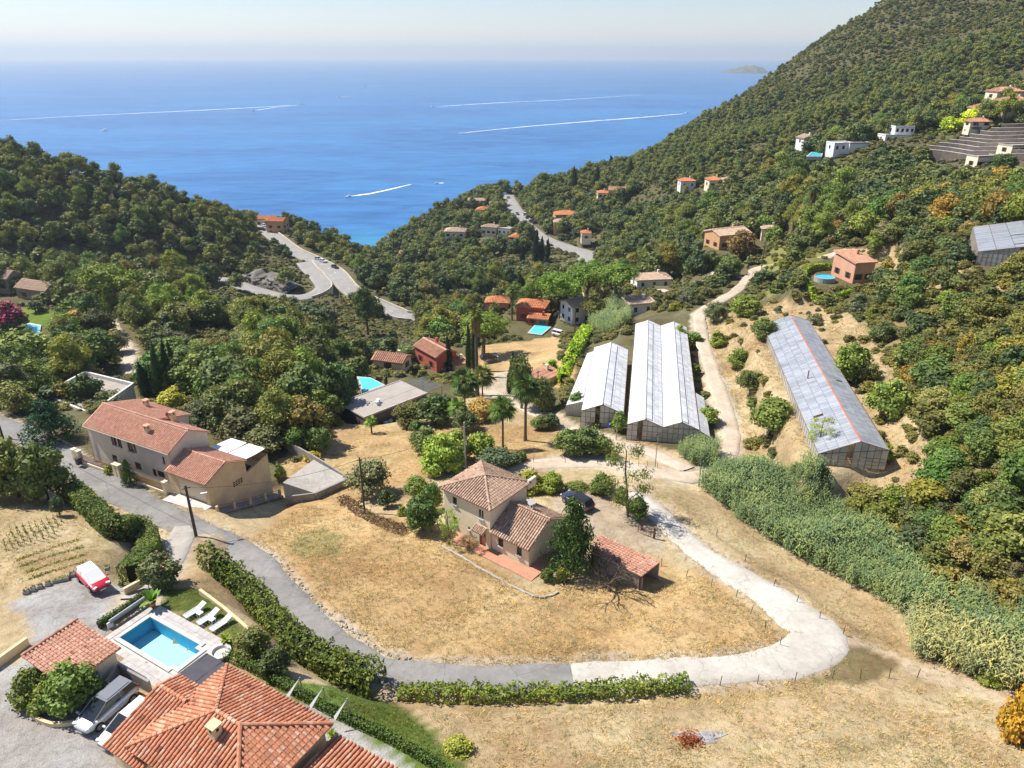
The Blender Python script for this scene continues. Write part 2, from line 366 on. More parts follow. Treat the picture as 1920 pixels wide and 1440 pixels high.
pad(pxy(91, (-200, 1120), (30, 1110), (140, 1070), (250, 1095), (300, 1105), (460, 1190), (470, 1260), (640, 1340), (760, 1440), (700, 1600), (-300, 1600)), 91, 3)
LHF = (-57.55, 87.45)                                                            # left house, front-left corner
LHA = R(-27.5)
def fr(o, a, s, n): return (o[0]+math.cos(a)*s-math.sin(a)*n, o[1]+math.sin(a)*s+math.cos(a)*n)
pad([fr(LHF, LHA, s, n) for s, n in ((-2, -1.6), (23.3, -1.6), (23.3, 1), (16, 8), (-2, 10))], 84.2, 1.5)
pad([fr(LHF, LHA, s, n) for s, n in ((23.6, -.5), (26.5, -.5), (26.5, 10.5), (23.6, 10.5))], [83.2, 83.2, 79.4, 79.4], 1.6)
MHO, MHA = (-7.75, 70.45), R(-38.3)                                              # middle house, left front corner
pad([fr(MHO, MHA, s, n) for s, n in ((-1, -2.2), (13.4, -2.2), (13.4, 8), (-1, 8))], 84.9, 1.5)
pad([fr(MHO, MHA, s, n) for s, n in ((13, -1.5), (24, -2.5), (25, 9), (13, 9))], [84.9, 85, 84.4, 84.4], 2)
corridor(LINES['drive'], 3.4, 1.6); corridor(LINES['ramp'], 3.2, 2.2); corridor(LINES['upper'], 2.9, 2.5); corridor(LINES['spur'], 2.6, 2)
corridor(LINES['branch'], 2.4, 2); corridor(LINES['track'], 3.2, 2)
corridor(LINES['corniche'], 7.0, 3); corridor(LINES['coast'], 8.6, 2.5)
pad([P(u, v, 80.5)[:2] for u, v in ((1165, 815), (1310, 812), (1300, 590), (1180, 590))], [80.6, 80.6, 78.6, 78.6], 2.5)
pad([P(u, v, 79)[:2] for u, v in ((1058, 790), (1168, 792), (1182, 645), (1100, 645))], [79.6, 79.6, 78, 78], 2.5)
pad([(38, 78.5), (50, 83.5), (58, 134), (47, 134)], [87.3, 87.6, 87, 87], 2.5)
PADS = [  # yards of houses farther off: pixel outline, level
 ([(640, 800), (760, 712), (850, 725), (840, 760), (700, 800)], 74), ([(800, 715), (880, 690), (880, 650), (810, 655)], 68), ([(950, 640), (1080, 640), (1080, 600), (955, 590)], 62.3),
 ([(1060, 612), (1140, 600), (1140, 575), (1065, 580)], 63.5), ([(1160, 600), (1240, 590), (1230, 560), (1165, 565)], 71), ([(1150, 520), (1235, 512), (1235, 492), (1160, 498)], 58.5),
 ([(1190, 545), (1260, 540), (1260, 522), (1190, 525)], 66), ([(1330, 475), (1470, 470), (1460, 440), (1340, 445)], 78), ([(1500, 540), (1650, 540), (1650, 490), (1520, 485)], 88),
 ([(1820, 500), (1990, 520), (1990, 480), (1840, 485)], 99.8), ([(0, 660), (130, 640), (120, 590), (0, 575)], 67), ([(-40, 575), (120, 570), (110, 550), (-40, 548)], 64.5),
 ([(60, 760), (270, 770), (270, 730), (90, 720)], 74.5), ([(1010, 415), (1060, 430), (1075, 440), (1045, 440), (1015, 420)], 42.2)]
for q, z in PADS: pad([P(u, v, z)[:2] for u, v in q], z, 3)
# pool basin sunk into the yard
POOL = [P(u, v, 91) for u, v in ((225, 1197), (283, 1157), (367, 1210.5), (361, 1215.5), (377, 1219), (330, 1252), (319, 1247), (312, 1252))]
PO = P(225, 1197, 91); PA = math.atan2(*(P(320, 1254, 91)-PO)[[1, 0]])           # pool frame: s along the long side, n across
def pf(s, n): return fr(PO, PA, s, n)
_ps = (XX-PO[0])*math.cos(PA)+(YY-PO[1])*math.sin(PA); _pn = -(XX-PO[0])*math.sin(PA)+(YY-PO[1])*math.cos(PA)
ZZ = np.where((_ps > -.4) & (_ps < 7.3) & (_pn > -.4) & (_pn < 3.1), 88.9, ZZ)

# ------------------------------------------------------------------ ground colours by zone (what grows or lies there)
U, V, ZC = proj(XX, YY, ZZ)
Uj = U+vnoise(XX, YY, 3, 11)*26*60/np.maximum(ZC, 30); Vj = V+vnoise(XX, YY, 3.3, 12)*20*60/np.maximum(ZC, 30)
colr = np.zeros(XX.shape+(3,)); grn = np.zeros(XX.shape)
colr[:] = (.13, .115, .06); grn[:] = .55
DRY = (.46, .315, .155); STRAW = (.45, .345, .20); DIRT = (.47, .39, .285); GRAVEL = (.36, .343, .322); LAWN = (.105, .145, .03)
k = (XX > 60) & (YY > 260); colr[k] = (.10, .092, .05); grn[k] = .7
ZONES = [
 ([(-300, 850), (130, 850), (270, 960), (560, 900), (640, 780), (870, 740), (1000, 780), (1400, 880), (1700, 1150), (2300, 1300), (2300, 1700), (-400, 1700)], STRAW, .3, 130),
 ([(1290, 590), (1440, 545), (1600, 590), (1720, 760), (1760, 900), (1640, 960), (1330, 900), (1380, 800)], (.42, .315, .18), .45, 160),
 ([(1600, 590), (1960, 560), (1990, 1280), (1800, 1190), (1640, 1010), (1640, 960), (1760, 900), (1720, 760)], (.27, .215, .11), .75, 180),
 ([(1600, 470), (1835, 440), (1835, 520), (1920, 540), (1800, 560), (1640, 520)], (.42, .31, .17), .4, 200),
 ([(470, 1010), (560, 935), (700, 960), (830, 985), (1000, 1110), (1080, 1070), (1240, 1060), (1330, 1080), (1440, 1165), (1465, 1195), (1430, 1235), (1200, 1245), (850, 1255), (700, 1215), (600, 1120), (540, 1060)], DRY, .16, 110),
 ([(520, 860), (650, 790), (760, 800), (900, 800), (1040, 800), (1180, 840), (1000, 862), (900, 870), (780, 900), (640, 960), (560, 930)], DRY, .3, 140),
 ([(850, 690), (900, 650), (1040, 632), (1085, 660), (1070, 730), (960, 720)], DRY, .15, 230),
 ([(1010, 895), (1170, 878), (1300, 900), (1320, 990), (1240, 930), (1150, 930), (1030, 922)], STRAW, .6, 120),
 ([(1040, 935), (1130, 912), (1200, 955), (1245, 1005), (1250, 1045), (1120, 1010), (1040, 1000)], DIRT, .12, 110),
 ([(1592, 1192), (1700, 1238), (1900, 1296), (1970, 1325), (1970, 1350), (1800, 1302), (1690, 1265), (1600, 1212)], (.52, .42, .29), 0, 80), ([(1512, 1268), (1600, 1212), (1650, 1232), (1692, 1262), (1620, 1276)], (.21, .16, .085), .8, 80),
 ([(0, 905), (120, 930), (265, 1085), (230, 1095), (40, 1118), (-50, 1120)], STRAW, .35, 110),
 ([(-300, 1140), (0, 1140), (50, 1113), (140, 1068), (240, 1098), (275, 1100), (205, 1190), (240, 1290), (300, 1400), (200, 1700), (-300, 1700)], GRAVEL, 0, 70),
 ([(-200, 1100), (10, 1115), (60, 1200), (30, 1240), (-200, 1300)], STRAW, .1, 70),
 ([(540, 1290), (600, 1330), (700, 1380), (790, 1440), (860, 1600), (500, 1600), (480, 1330)], GRAVEL, 0, 70),
 ([(285, 1130), (305, 1105), (390, 1108), (475, 1188), (470, 1215), (425, 1215), (395, 1175)], LAWN, .9, 70),
 ([(425, 1215), (470, 1225), (560, 1278), (740, 1318), (805, 1370), (880, 1445), (840, 1600), (780, 1440), (650, 1355), (520, 1300)], LAWN, .8, 70),
 ([(855, 720), (960, 695), (980, 740), (900, 750)], DIRT, .1, 220), ([(20, 575), (100, 580), (95, 615), (40, 610)], (.14, .22, .03), 1, 260), ([(1740, 235), (1790, 235), (1790, 252), (1735, 252)], (.17, .24, .05), 1, 400),
 ([(540, 1010), (600, 990), (650, 1010), (630, 1045), (570, 1050)], (.30, .25, .11), .95, 110), ([(1700, 310), (1735, 290), (1930, 225), (1960, 250), (1930, 320)], (.12, .10, .085), .1, 400),
 ([(1420, 470), (1480, 450), (1560, 470), (1500, 520), (1440, 560)], (.2, .2, .06), .8, 260),
]
for poly, c, g, ymax in ZONES:
    k = inpoly(Uj, Vj, poly) & (YY < ymax); colr[k] = c; grn[k] = g
k = (ROADMASK < .55+vnoise(XX, YY, 2.2, 21)*.8) & (YY < 170); colr[k] = DIRT; grn[k] = .1
gnz = vnoise(XX, YY, 7, 31)*1.0+vnoise(XX, YY, 2.6, 33)*.5+vnoise(XX, YY, 1.3, 32)*.5                           # patchy brown / bleached straw
colr *= (1+.42*gnz[..., None]*np.array([.7, 1, 1.2])*(ZC[..., None] < 180))
wet = np.clip(1-(ZZ-1)/5, 0, 1)*(YY > 300); colr = colr*(1-wet[..., None])+np.array([.30, .27, .22])*wet[..., None]
keep = (ZZ[:-1, :-1] > -14) | (ZZ[1:, 1:] > -14) | (ZZ[1:, :-1] > -14) | (ZZ[:-1, 1:] > -14)
nx = len(GX); jj, ii = np.nonzero(keep); base = jj*nx+ii
me = npmesh('ground', np.c_[XX.ravel(), YY.ravel(), ZZ.ravel()], np.c_[base, base+1, base+1+nx, base+nx])
at = me.attributes.new('tone', 'FLOAT_COLOR', 'POINT'); at.data.foreach_set('color', np.c_[colr.reshape(-1, 3), np.ones(colr.size//3)].astype(np.float32).ravel())
at = me.attributes.new('grn', 'FLOAT', 'POINT'); at.data.foreach_set('value', grn.astype(np.float32).ravel())
me.polygons.foreach_set('use_smooth', [True]*len(me.polygons))
m, nt, b = newmat('ground')
tone = nn(nt, 'ShaderNodeAttribute', attribute_name='tone'); ga = nn(nt, 'ShaderNodeAttribute', attribute_name='grn')
n1 = noise(nt, .16, 5, .6, 'World', .6); n2 = noise(nt, 1.6, 5, .7, 'World', .4); n3 = noise(nt, 9, 3, .7, 'World'); n4 = noise(nt, .45, 4, .65, 'World', .8)
c = mixc(nt, 1, tone.outputs['Color'], ramp(nt, n1, [(.28, (.66, .62, .58)), (.5, (1, 1, 1)), (.74, (1.2, 1.2, 1.2))]), 'MULTIPLY')
c = mixc(nt, 1, c, ramp(nt, n2, [(.25, (.66, .64, .6)), (.5, (1, 1, 1)), (.78, (1.22, 1.22, 1.22))]), 'MULTIPLY')
c = mixc(nt, 1, c, ramp(nt, n3, [(.25, (.7,)*3), (.75, (1.25,)*3)]), 'MULTIPLY')
gm = math_(nt, 'MULTIPLY', ga.outputs['Fac'], ramp(nt, n4, [(.5, (0,)*3), (.66, (1,)*3)]))
c = mixc(nt, math_(nt, 'MULTIPLY', gm, .8), c, mixc(nt, n2, (.10, .12, .03), (.22, .21, .07)))
nt.links.new(c, b.inputs['Base Color']); b.inputs['Roughness'].default_value = .95; b.inputs['Specular IOR Level'].default_value = .1
bump(nt, b, math_(nt, 'ADD', n2, math_(nt, 'MULTIPLY', n3, .6)), .9, .16)
me.materials.append(m)
tag(link('ground', me), 'dry grassy hillside and wooded slopes running down to the sea', kind='structure')

# ------------------------------------------------------------------ road surfaces
def ribbon(name, line, w, mat, up=.05, parent=None, wob=.0, close=0):
    n = len(line); t = np.gradient(line[:, :2], axis=0); t /= np.linalg.norm(t, axis=1)[:, None]+1e-9
    nr = np.c_[-t[:, 1], t[:, 0]]; ws = w if hasattr(w, '__len__') else np.full(n, w)
    v = []
    for q in (-1.07, -1, -.5, 0, .5, 1, 1.07):
        e = ws/2*q; sg_ = np.sign(q)
        if abs(q) >= 1 and wob: e = e+sg_*wob*(vnoise(line[:, 0]+sg_*50, line[:, 1], 2.6, 41)*1.6+vnoise(line[:, 0]+sg_*50, line[:, 1], .8, 42)*.9)
        v.append(np.c_[line[:, :2]+nr*e[:, None], line[:, 2]+up-.015*abs(q)-(.12 if abs(q) > 1 else 0)])
    v = np.stack(v, 1).reshape(-1, 3)
    f = [[i*7+j, i*7+j+1, i*7+j+8, i*7+j+7] for i in range(n-1) for j in range(6)]
    # skirts so that the sheet has an edge
    me = npmesh(name, v, np.array(f)[:, ::-1] if close else np.array(f)[:, ::-1], [mat])
    o = link(name, me, parent)
    if parent is None: o['kind'] = 'structure'
    return o
def asphalt(name, c, c2, crack=.5, scale=.5):
    m, nt, b = newmat(name)
    f1 = noise(nt, scale*.4, 4, .6, 'World', .5); f2 = noise(nt, scale*3, 5, .7, 'World'); f3 = noise(nt, 30, 2, .6, 'World')
    col = mixc(nt, ramp(nt, f1, [(.42, (0,)*3), (.58, (1,)*3)]), c, c2)
    col = mixc(nt, 1, col, ramp(nt, f2, [(.25, (.8,)*3), (.75, (1.14,)*3)]), 'MULTIPLY'); col = mixc(nt, 1, col, ramp(nt, f3, [(.3, (.86,)*3), (.7, (1.12,)*3)]), 'MULTIPLY')
    vo = nn(nt, 'ShaderNodeTexVoronoi', feature='DISTANCE_TO_EDGE'); vo.inputs['Scale'].default_value = .22
    g = nn(nt, 'ShaderNodeNewGeometry'); wv = nn(nt, 'ShaderNodeVectorMath', operation='ADD'); nz = nn(nt, 'ShaderNodeTexNoise'); nz.inputs['Scale'].default_value = .8; nz.inputs['Detail'].default_value = 4
    nt.links.new(g.outputs['Position'], nz.inputs['Vector']); nt.links.new(g.outputs['Position'], wv.inputs[0]); nt.links.new(nz.outputs['Color'], wv.inputs[1]); nt.links.new(wv.outputs[0], vo.inputs['Vector'])
    col = mixc(nt, ramp(nt, vo.outputs['Distance'], [(.0, (crack,)*3), (.012, (0,)*3)]), col, (.07, .065, .06))
    nt.links.new(col, b.inputs['Base Color']); b.inputs['Roughness'].default_value = .9; b.inputs['Specular IOR Level'].default_value = .2
    bump(nt, b, f3, .3, .02)
asphalt('asphalt', (.215, .207, .196), (.265, .255, .24)); asphalt('concrete_road', (.56, .52, .46), (.48, .445, .39), .25); asphalt('coast_asphalt', (.33, .318, .298), (.29, .28, .265), .0)
asphalt('dirt_track', (.55, .46, .36), (.47, .385, .29), .0); asphalt('concrete_slab', (.40, .372, .335), (.35, .325, .29), .4)
dl = LINES['drive']; du, dv, _ = proj(dl[:, 0], dl[:, 1], dl[:, 2])
wd = np.interp(np.arange(len(dl)), [0, np.argmax(dv > 905), np.argmax(dv > 1000), np.argmax(du > 700), np.argmax(du > 1400), np.argmax(du > 1515), np.argmax(du > 1515)+4, len(dl)-16, len(dl)-1], [3.2, 4.3, 3.4, 2.6, 2.8, 4.6, 4.6, 2.9, 2.6])
k = np.argmax(du > 1062)
ribbon('asphalt_road', dl[:k+1], wd[:k+1], 'asphalt', .04, wob=.22); ribbon('concrete_road', dl[k:], wd[k:], 'concrete_road', .046, wob=.22)
ribbon('upper_road', LINES['upper'], 2.7, 'dirt_track', .05, wob=.3); ribbon('spur_road', LINES['spur'], 2.2, 'dirt_track', .062, wob=.3)
ribbon('branch_road', LINES['branch'], 2.2, 'dirt_track', .058, wob=.2); ribbon('dirt_track', LINES['track'], 3.0, 'dirt_track', .05, wob=.5); ribbon('driveway', LINES['ramp'], 2.9, 'concrete_slab', .058)
co = LINES['coast']; ck = np.linspace(0, 1, len(co)); cu, cv, _ = proj(co[:, 0], co[:, 1], co[:, 2]); cw = np.where(ck < .55, 7.8, 10.5)
ro = ribbon('coast_road', co, cw, 'coast_asphalt', .14); rc = ribbon('corniche_road', LINES['corniche'], 6.6, 'coast_asphalt', .17)
M('white_paint', (.78, .77, .74), .7, .1); M('pale_wall', (.55, .50, .42), .9, .2, .6); M('dark_kerb', (.10, .095, .09), .9)
def offset(line, d, up=0.0):
    t = np.gradient(line[:, :2], axis=0); t /= np.linalg.norm(t, axis=1)[:, None]+1e-9
    d = np.asarray(d)
    return np.c_[line[:, :2]+np.c_[-t[:, 1], t[:, 0]]*(d[:, None] if d.ndim else d), line[:, 2]+up]
def wallstrip(mb, line, h, th, below=.3, m=0):
    a = offset(line, th/2); b_ = offset(line, -th/2); n = len(line)
    hh = h if hasattr(h, '__len__') else [h]*n; bb = below if hasattr(below, '__len__') else [below]*n
    v = []
    for i in range(n): v += [(*a[i, :2], a[i, 2]-bb[i]), (*a[i, :2], a[i, 2]+hh[i]), (*b_[i, :2], b_[i, 2]+hh[i]), (*b_[i, :2], b_[i, 2]-bb[i])]
    f = [[i*4+j, (i+1)*4+j, (i+1)*4+(j+1) % 4, i*4+(j+1) % 4] for i in range(n-1) for j in range(4)]
    mb.add(v, f+[[0, 1, 2, 3], [(n-1)*4+j for j in (3, 2, 1, 0)]], m)
for a, b_ in ((2, 60), (70, 140)):
    mk = MB()
    for i in range(a, min(b_, len(co)-3), 4): wallstrip(mk, co[i:i+2]+np.array([0, 0, .17]), .012, .16, 0)
    mk.build('lane_marking', 'white_paint', ro)
hp = MB(); wallstrip(hp, offset(co[:np.argmax(cu > 770)], 4.2), .9, .45, .6); tag(hp.build('parapet_wall', 'pale_wall'), 'low pale parapet wall on the sea side of the curving coast road', 'wall')
hp = MB(); kk = np.argmax(cu > 660); ke = np.argmax(cu > 775); wallstrip(hp, offset(co[kk:ke], -4.1), .8, .4, .5); vd = thing('viaduct', 'grey stone viaduct with an arch carrying the coast road bend', 'viaduct', (0, 0, 0))
hp.build('parapet', 'pale_wall', vd)
M('viaduct_stone', (.20, .19, .18), .95, .35, .4, .4); hp = MB(); ln = offset(co[kk+2:ke], -4.0); s_ = np.r_[0, np.cumsum(np.linalg.norm(np.diff(ln, axis=0), axis=1))]
ln = np.c_[[np.interp(np.arange(0, s_[-1], .5), s_, ln[:, i]) for i in range(3)]].T; s2 = np.arange(len(ln))*.5; mid = s2[-1]*.62
dep = np.where(np.abs(s2-mid) < 4, 1.6+4.5*(1-np.sqrt(np.clip(1-((s2-mid)/4)**2, 0, 1))), 11.0); wallstrip(hp, ln, .05, .8, dep); hp.build('wall', 'viaduct_stone', vd)
hp = MB(); cn = LINES['corniche']; uu = proj(cn[:, 0], cn[:, 1], cn[:, 2])[0]; kq = np.argmax(uu > 565)
wallstrip(hp, offset(cn[kq:], -3.5), .9, .4, 3.5); tag(hp.build('bend_wall', 'pale_wall'), 'pale parapet and retaining wall round the sharp road bend above the coast road', 'wall')
# rock cut above the lower bend road
M('rock', (.20, .185, .17), .95, .45, .35, .8, stain=(.13, .12, .08))
def rockface(name, line, label, reach=8.0, seed=1):
    n = len(line); rows = 16; v = []; t = np.gradient(line[:, :2], axis=0); t /= np.linalg.norm(t, axis=1)[:, None]+1e-9; nr = np.c_[-t[:, 1], t[:, 0]]
    top = gz(line[:, 0]+nr[:, 0]*reach, line[:, 1]+nr[:, 1]*reach); ends = np.clip(np.minimum(np.arange(n), n-1-np.arange(n))/8, 0, 1)
    top = line[:, 2]+np.maximum(top-line[:, 2], 2)+3.0*ends*(.6+1.2*np.abs(vnoise(line[:, 0], line[:, 1], 4, seed+7)))
    for r in range(rows):
        q = r/(rows-1); d = reach*(.28*q+.72*q**5)+(vnoise(line[:, 0]*2.0+r*1.7, line[:, 1]*2+r*.9, 2.4, seed+1)*2.6+vnoise(line[:, 0], line[:, 1], 5, seed+2)*2.2+vnoise(line[:, 0]*3+r*3, line[:, 1]*3, 2, seed+3)*1.4)*min(1, 4*q*(1-q))
        z_ = line[:, 2]-.4+(top-line[:, 2]+.4)*q**.75; z_ = np.where(q > .99, z_-3.0*ends, z_); v.append(np.c_[line[:, :2]+nr*(d+.0)[:, None], z_+vnoise(line[:, 0]*2, line[:, 1]*2+r*2, 2, seed+4)*.6*(q < .99)])
    f = [[r*n+i, r*n+i+1, (r+1)*n+i+1, (r+1)*n+i] for r in range(rows-1) for i in range(n-1)]
    return tag(link(name, npmesh(name, np.stack(v, 0).reshape(-1, 3), f, ['rock'])), label, kind='structure')
ka, kb = np.argmax(uu > 425), np.argmax(uu > 552)
fine = smooth(offset(cn[ka:kb:3], 4.4), .6); rockface('rock_face', fine, 'grey rock cut above the lower bend of the road')
cl = smooth([PD(u, v, d) for u, v, d in ((975, 392, 497), (985, 372, 500), (1000, 352, 507), (1012, 345, 512))], 1.2)
# ------------------------------------------------------------------ the sea
rr = np.r_[np.geomspace(60, 26000, 90)]; th = np.linspace(R(-70), R(70), 80); vv = np.array([(r*math.sin(t), r*math.cos(t), 0) for r in rr for t in th]); n = len(th)
vv = vv+np.array([0, 180, 0]); ff = [[i*n+j+1, i*n+j, (i+1)*n+j, (i+1)*n+j+1] for i in range(len(rr)-1) for j in range(n-1)]
me = npmesh('sea', vv, ff)
m, nt, b = newmat('sea_water')
g = nn(nt, 'ShaderNodeNewGeometry'); mp = nn(nt, 'ShaderNodeMapping'); mp.inputs['Scale'].default_value = (.4, 1, 1); nt.links.new(g.outputs['Position'], mp.inputs['Vector'])
w1 = noise(nt, .035, 6, .6, vec=mp.outputs[0], dist=.6); w2 = noise(nt, .25, 4, .6, vec=mp.outputs[0]); w3 = noise(nt, .004, 4, .55, vec=mp.outputs[0], dist=.8)
c = mixc(nt, ramp(nt, w1, [(.35, (0,)*3), (.68, (1,)*3)]), (.012, .095, .29), (.026, .165, .40))
c = mixc(nt, ramp(nt, w3, [(.4, (0,)*3), (.65, (.75,)*3)]), c, (.032, .19, .44))
c = mixc(nt, 1, c, ramp(nt, noise(nt, .06, 4, .65, vec=mp.outputs[0], dist=.4), [(.3, (.8,)*3), (.7, (1.2,)*3)]), 'MULTIPLY')
sx = nn(nt, 'ShaderNodeVectorMath', operation='DISTANCE'); nt.links.new(g.outputs['Position'], sx.inputs[0]); sx.inputs[1].default_value = (-85, 500, 0)
c = mixc(nt, ramp(nt, math_(nt, 'DIVIDE', sx.outputs['Value'], 160), [(.2, (.85,)*3), (.95, (0,)*3)]), c, (.035, .27, .42))
nt.links.new(c, b.inputs['Base Color']); b.inputs['Roughness'].default_value = .32; b.inputs['Specular IOR Level'].default_value = .34; b.inputs['IOR'].default_value = 1.33
bump(nt, b, math_(nt, 'ADD', w1, math_(nt, 'MULTIPLY', w2, .25)), .8, 2.4)
me.materials.append(m); tag(link('sea', me), 'wide calm blue sea reaching the hazy horizon', kind='structure')
# ------------------------------------------------------------------ building materials
M('ochre_render', (.68, .52, .32), .95, .16, .5, .15, stain=(.58, .46, .31)); M('grey_render', (.64, .57, .48), .95, .14, .4, .15, stain=(.55, .49, .40)); M('cream_render', (.78, .68, .50), .95, .1, .4, .1)
M('yellow_render', (.74, .58, .34), .95, .1, .5, .1); M('white_render', (.74, .73, .70), .9, .07, .4); M('red_render', (.46, .12, .075), .9, .15, .6); M('pink_render', (.62, .34, .22), .9, .1, .5)
M('stone_wall', (.36, .30, .25), .95, .4, 1.6, .7); M('orange_render', (.62, .36, .18), .9, .1); M('dark_clad', (.10, .088, .09), .8, .3, .8); M('beige_roof', (.43, .37, .31), .95, .15, .5, .2)
M('brown_wood', (.13, .065, .035), .7, .3, 3); M('iron_red', (.30, .12, .08), .6, .2); M('dark_metal', (.05, .05, .055), .5, .2); M('white_metal', (.75, .76, .78), .4, .05)
M('grey_metal', (.32, .33, .34), .45, .15, metal=.6); M('terracotta', (.52, .25, .16), .85, .15, 1.5); M('grey_stone', (.40, .38, .35), .9, .25, 1.5, .5); M('white_cloth', (.80, .80, .79), .9, .04); M('awning_white', (.84, .84, .83), .8, .04)
M('coping', (.52, .50, .475), .8, .08, 1); M('grey_roof', (.38, .34, .30), .95, .12, .4, .2); M('dark_awning', (.075, .072, .085), .8, .2, 2); M('block_wall', (.30, .28, .26), .95, .25, 1, .4); M('shade', (.03, .03, .03), .9)
M('bark', (.15, .11, .08), .95, .4, 3, .6); M('pole_wood', (.10, .075, .055), .9, .3, 4); M('blue_plastic', (.03, .08, .4), .4); M('roof_far', (.50, .27, .175), .9, .25, .8); M('roof_far_orange', (.62, .25, .12), .9, .2, .8); M('roof_far_beige', (.55, .40, .29), .9, .2, .8)
m, nt, b = newmat('glass_dark'); b.inputs['Base Color'].default_value = (.02, .025, .03, 1); b.inputs['Roughness'].default_value = .06
tilemat('tiles_orange', (.60, .26, .145), (.70, .46, .32), (.26, .11, .065)); tilemat('tiles_brown', (.50, .335, .235), (.62, .48, .37), (.24, .15, .10)); tilemat('tiles_salmon', (.68, .37, .255), (.74, .47, .35), (.52, .27, .18))
tilemat('tiles_pink', (.56, .29, .20), (.64, .42, .32), (.28, .14, .095))

def V3(p): return np.array(p, float)
def tile_arc(r0, r1, L, n=4):
    v = []
    for y, r, lift in ((-L/2, r0, .0), (L/2, r1, .022)):
        for k in range(n+1):
            g = math.pi*k/n; v.append((-r*math.cos(g), y, r*.95*math.sin(g)+lift))
    f = [[k, k+1, n+2+k, n+1+k] for k in range(n)]; f.append([n+1+k for k in range(n+1)])
    return np.array(v), f
_TV = {}
def tiles(poly, down, pitch=.24, L=.36, r=.105):
    """centres and axes of the cover tiles on one convex roof plane; returns list of (pos, e, down, n)"""
    poly = [V3(p) for p in poly]; nrm = np.cross(poly[1]-poly[0], poly[2]-poly[0]); nrm /= np.linalg.norm(nrm)
    if nrm[2] < 0: nrm = -nrm
    down = V3(down); down -= nrm*down.dot(nrm); down /= np.linalg.norm(down); e = np.cross(down, nrm)
    o = poly[0]; q = np.array([((p-o)@e, (p-o)@down) for p in poly]); out = []
    x = q[:, 0].min()+pitch*.5
    while x < q[:, 0].max():
        ys = []
        for i in range(len(q)):
            a, b_ = q[i], q[(i+1) % len(q)]
            if (a[0]-x)*(b_[0]-x) < 0: ys.append(a[1]+(x-a[0])/(b_[0]-a[0])*(b_[1]-a[1]))
        if len(ys) >= 2:
            y0, y1 = min(ys), max(ys); y = y1-L*.42
            while y > y0+L*.15: out.append((o+e*x+down*y+nrm*.012, e, down, nrm)); y -= L*.88
        x += pitch
    return out
def put_tiles(mb, lst, r=.105, L=.36, m=0, rnd=random):
    key = (round(r, 3), round(L, 3))
    if key not in _TV: _TV[key] = tile_arc(r*.84, r, L)
    v, f = _TV[key]
    for p, e, d, n in lst:
        k = 1+rnd.uniform(-.05, .05); w = v[:, :1]*e*k+v[:, 1:2]*d+v[:, 2:]*n+p+e*rnd.uniform(-.012, .012)+n*rnd.uniform(0, .012)
        mb.add(w, f, m, rnd.random()*.98+.01)
def ridge_caps(mb, a, b_, r=.14, L=.38, m=0):
    a, b_ = V3(a), V3(b_); d = b_-a; n = max(1, int(np.linalg.norm(d)/(L*.9))); t = d/np.linalg.norm(d)
    e = np.cross(t, (0, 0, 1)); e /= np.linalg.norm(e); nr = np.cross(e, t)
    put_tiles(mb, [(a+d*(i+.5)/n+nr*.05, e, t, nr) for i in range(n)], r, d.dot(t)/n*1.08, m)
def roofslab(mb, poly, th=.14, m=0):
    p = [V3(q) for q in poly]; nr = np.cross(p[1]-p[0], p[2]-p[0])
    if nr[2] < 0: p = p[::-1]
    n = len(p); lo = [q-np.array([0, 0, th]) for q in p]
    mb.add(p+lo, [list(range(n)), [n+i for i in range(n)][::-1]]+[[i, n+i, n+(i+1) % n, (i+1) % n] for i in range(n)], m)
def roof(parent, planes, ridges, mat, pitch=.24, L=.36, r=.105, single=0):
    """planes: [(poly, down)], ridges: [(a,b)]; slab, tiles (largest few as pieces of their own), ridge tiles"""
    s = MB()
    for p, d in planes: roofslab(s, p)
    ro_ = s.build('roof', mat, parent); alltiles = []
    for p, d in planes: alltiles += tiles(p, d, pitch, L, r)
    if single:
        mw = parent.matrix_basis if parent else Matrix()
        def key(t):
            w = mw @ Vector(t[0]); u, v, zc = proj(w.x, w.y, w.z)
            return -1/zc if (-5 < u < 1925 and v < 1445) else 0
        alltiles.sort(key=key); mine, alltiles = alltiles[:single], alltiles[single:]
        v, f = tile_arc(r*.84, r, L); tm = MB(); tm.add(v, f); me = tm.mesh('tile', [mat])
        for p, e, d, n in mine:
            o = link('tile', me, ro_); e2 = e+n*random.uniform(-.03, .03); mt = Matrix((e2, d, n)).transposed().to_4x4(); mt.translation = Vector(p+n*random.uniform(0, .012)); o.matrix_basis = mt
    t = MB(); put_tiles(t, alltiles, r, L)
    tag(t.build('roof_tiles', mat, ro_), kind='stuff')
    if ridges:
        t = MB()
        for a, b_ in ridges: ridge_caps(t, a, b_, r*1.3)
        tag(t.build('ridge_tiles', mat, ro_), kind='stuff')
    return ro_
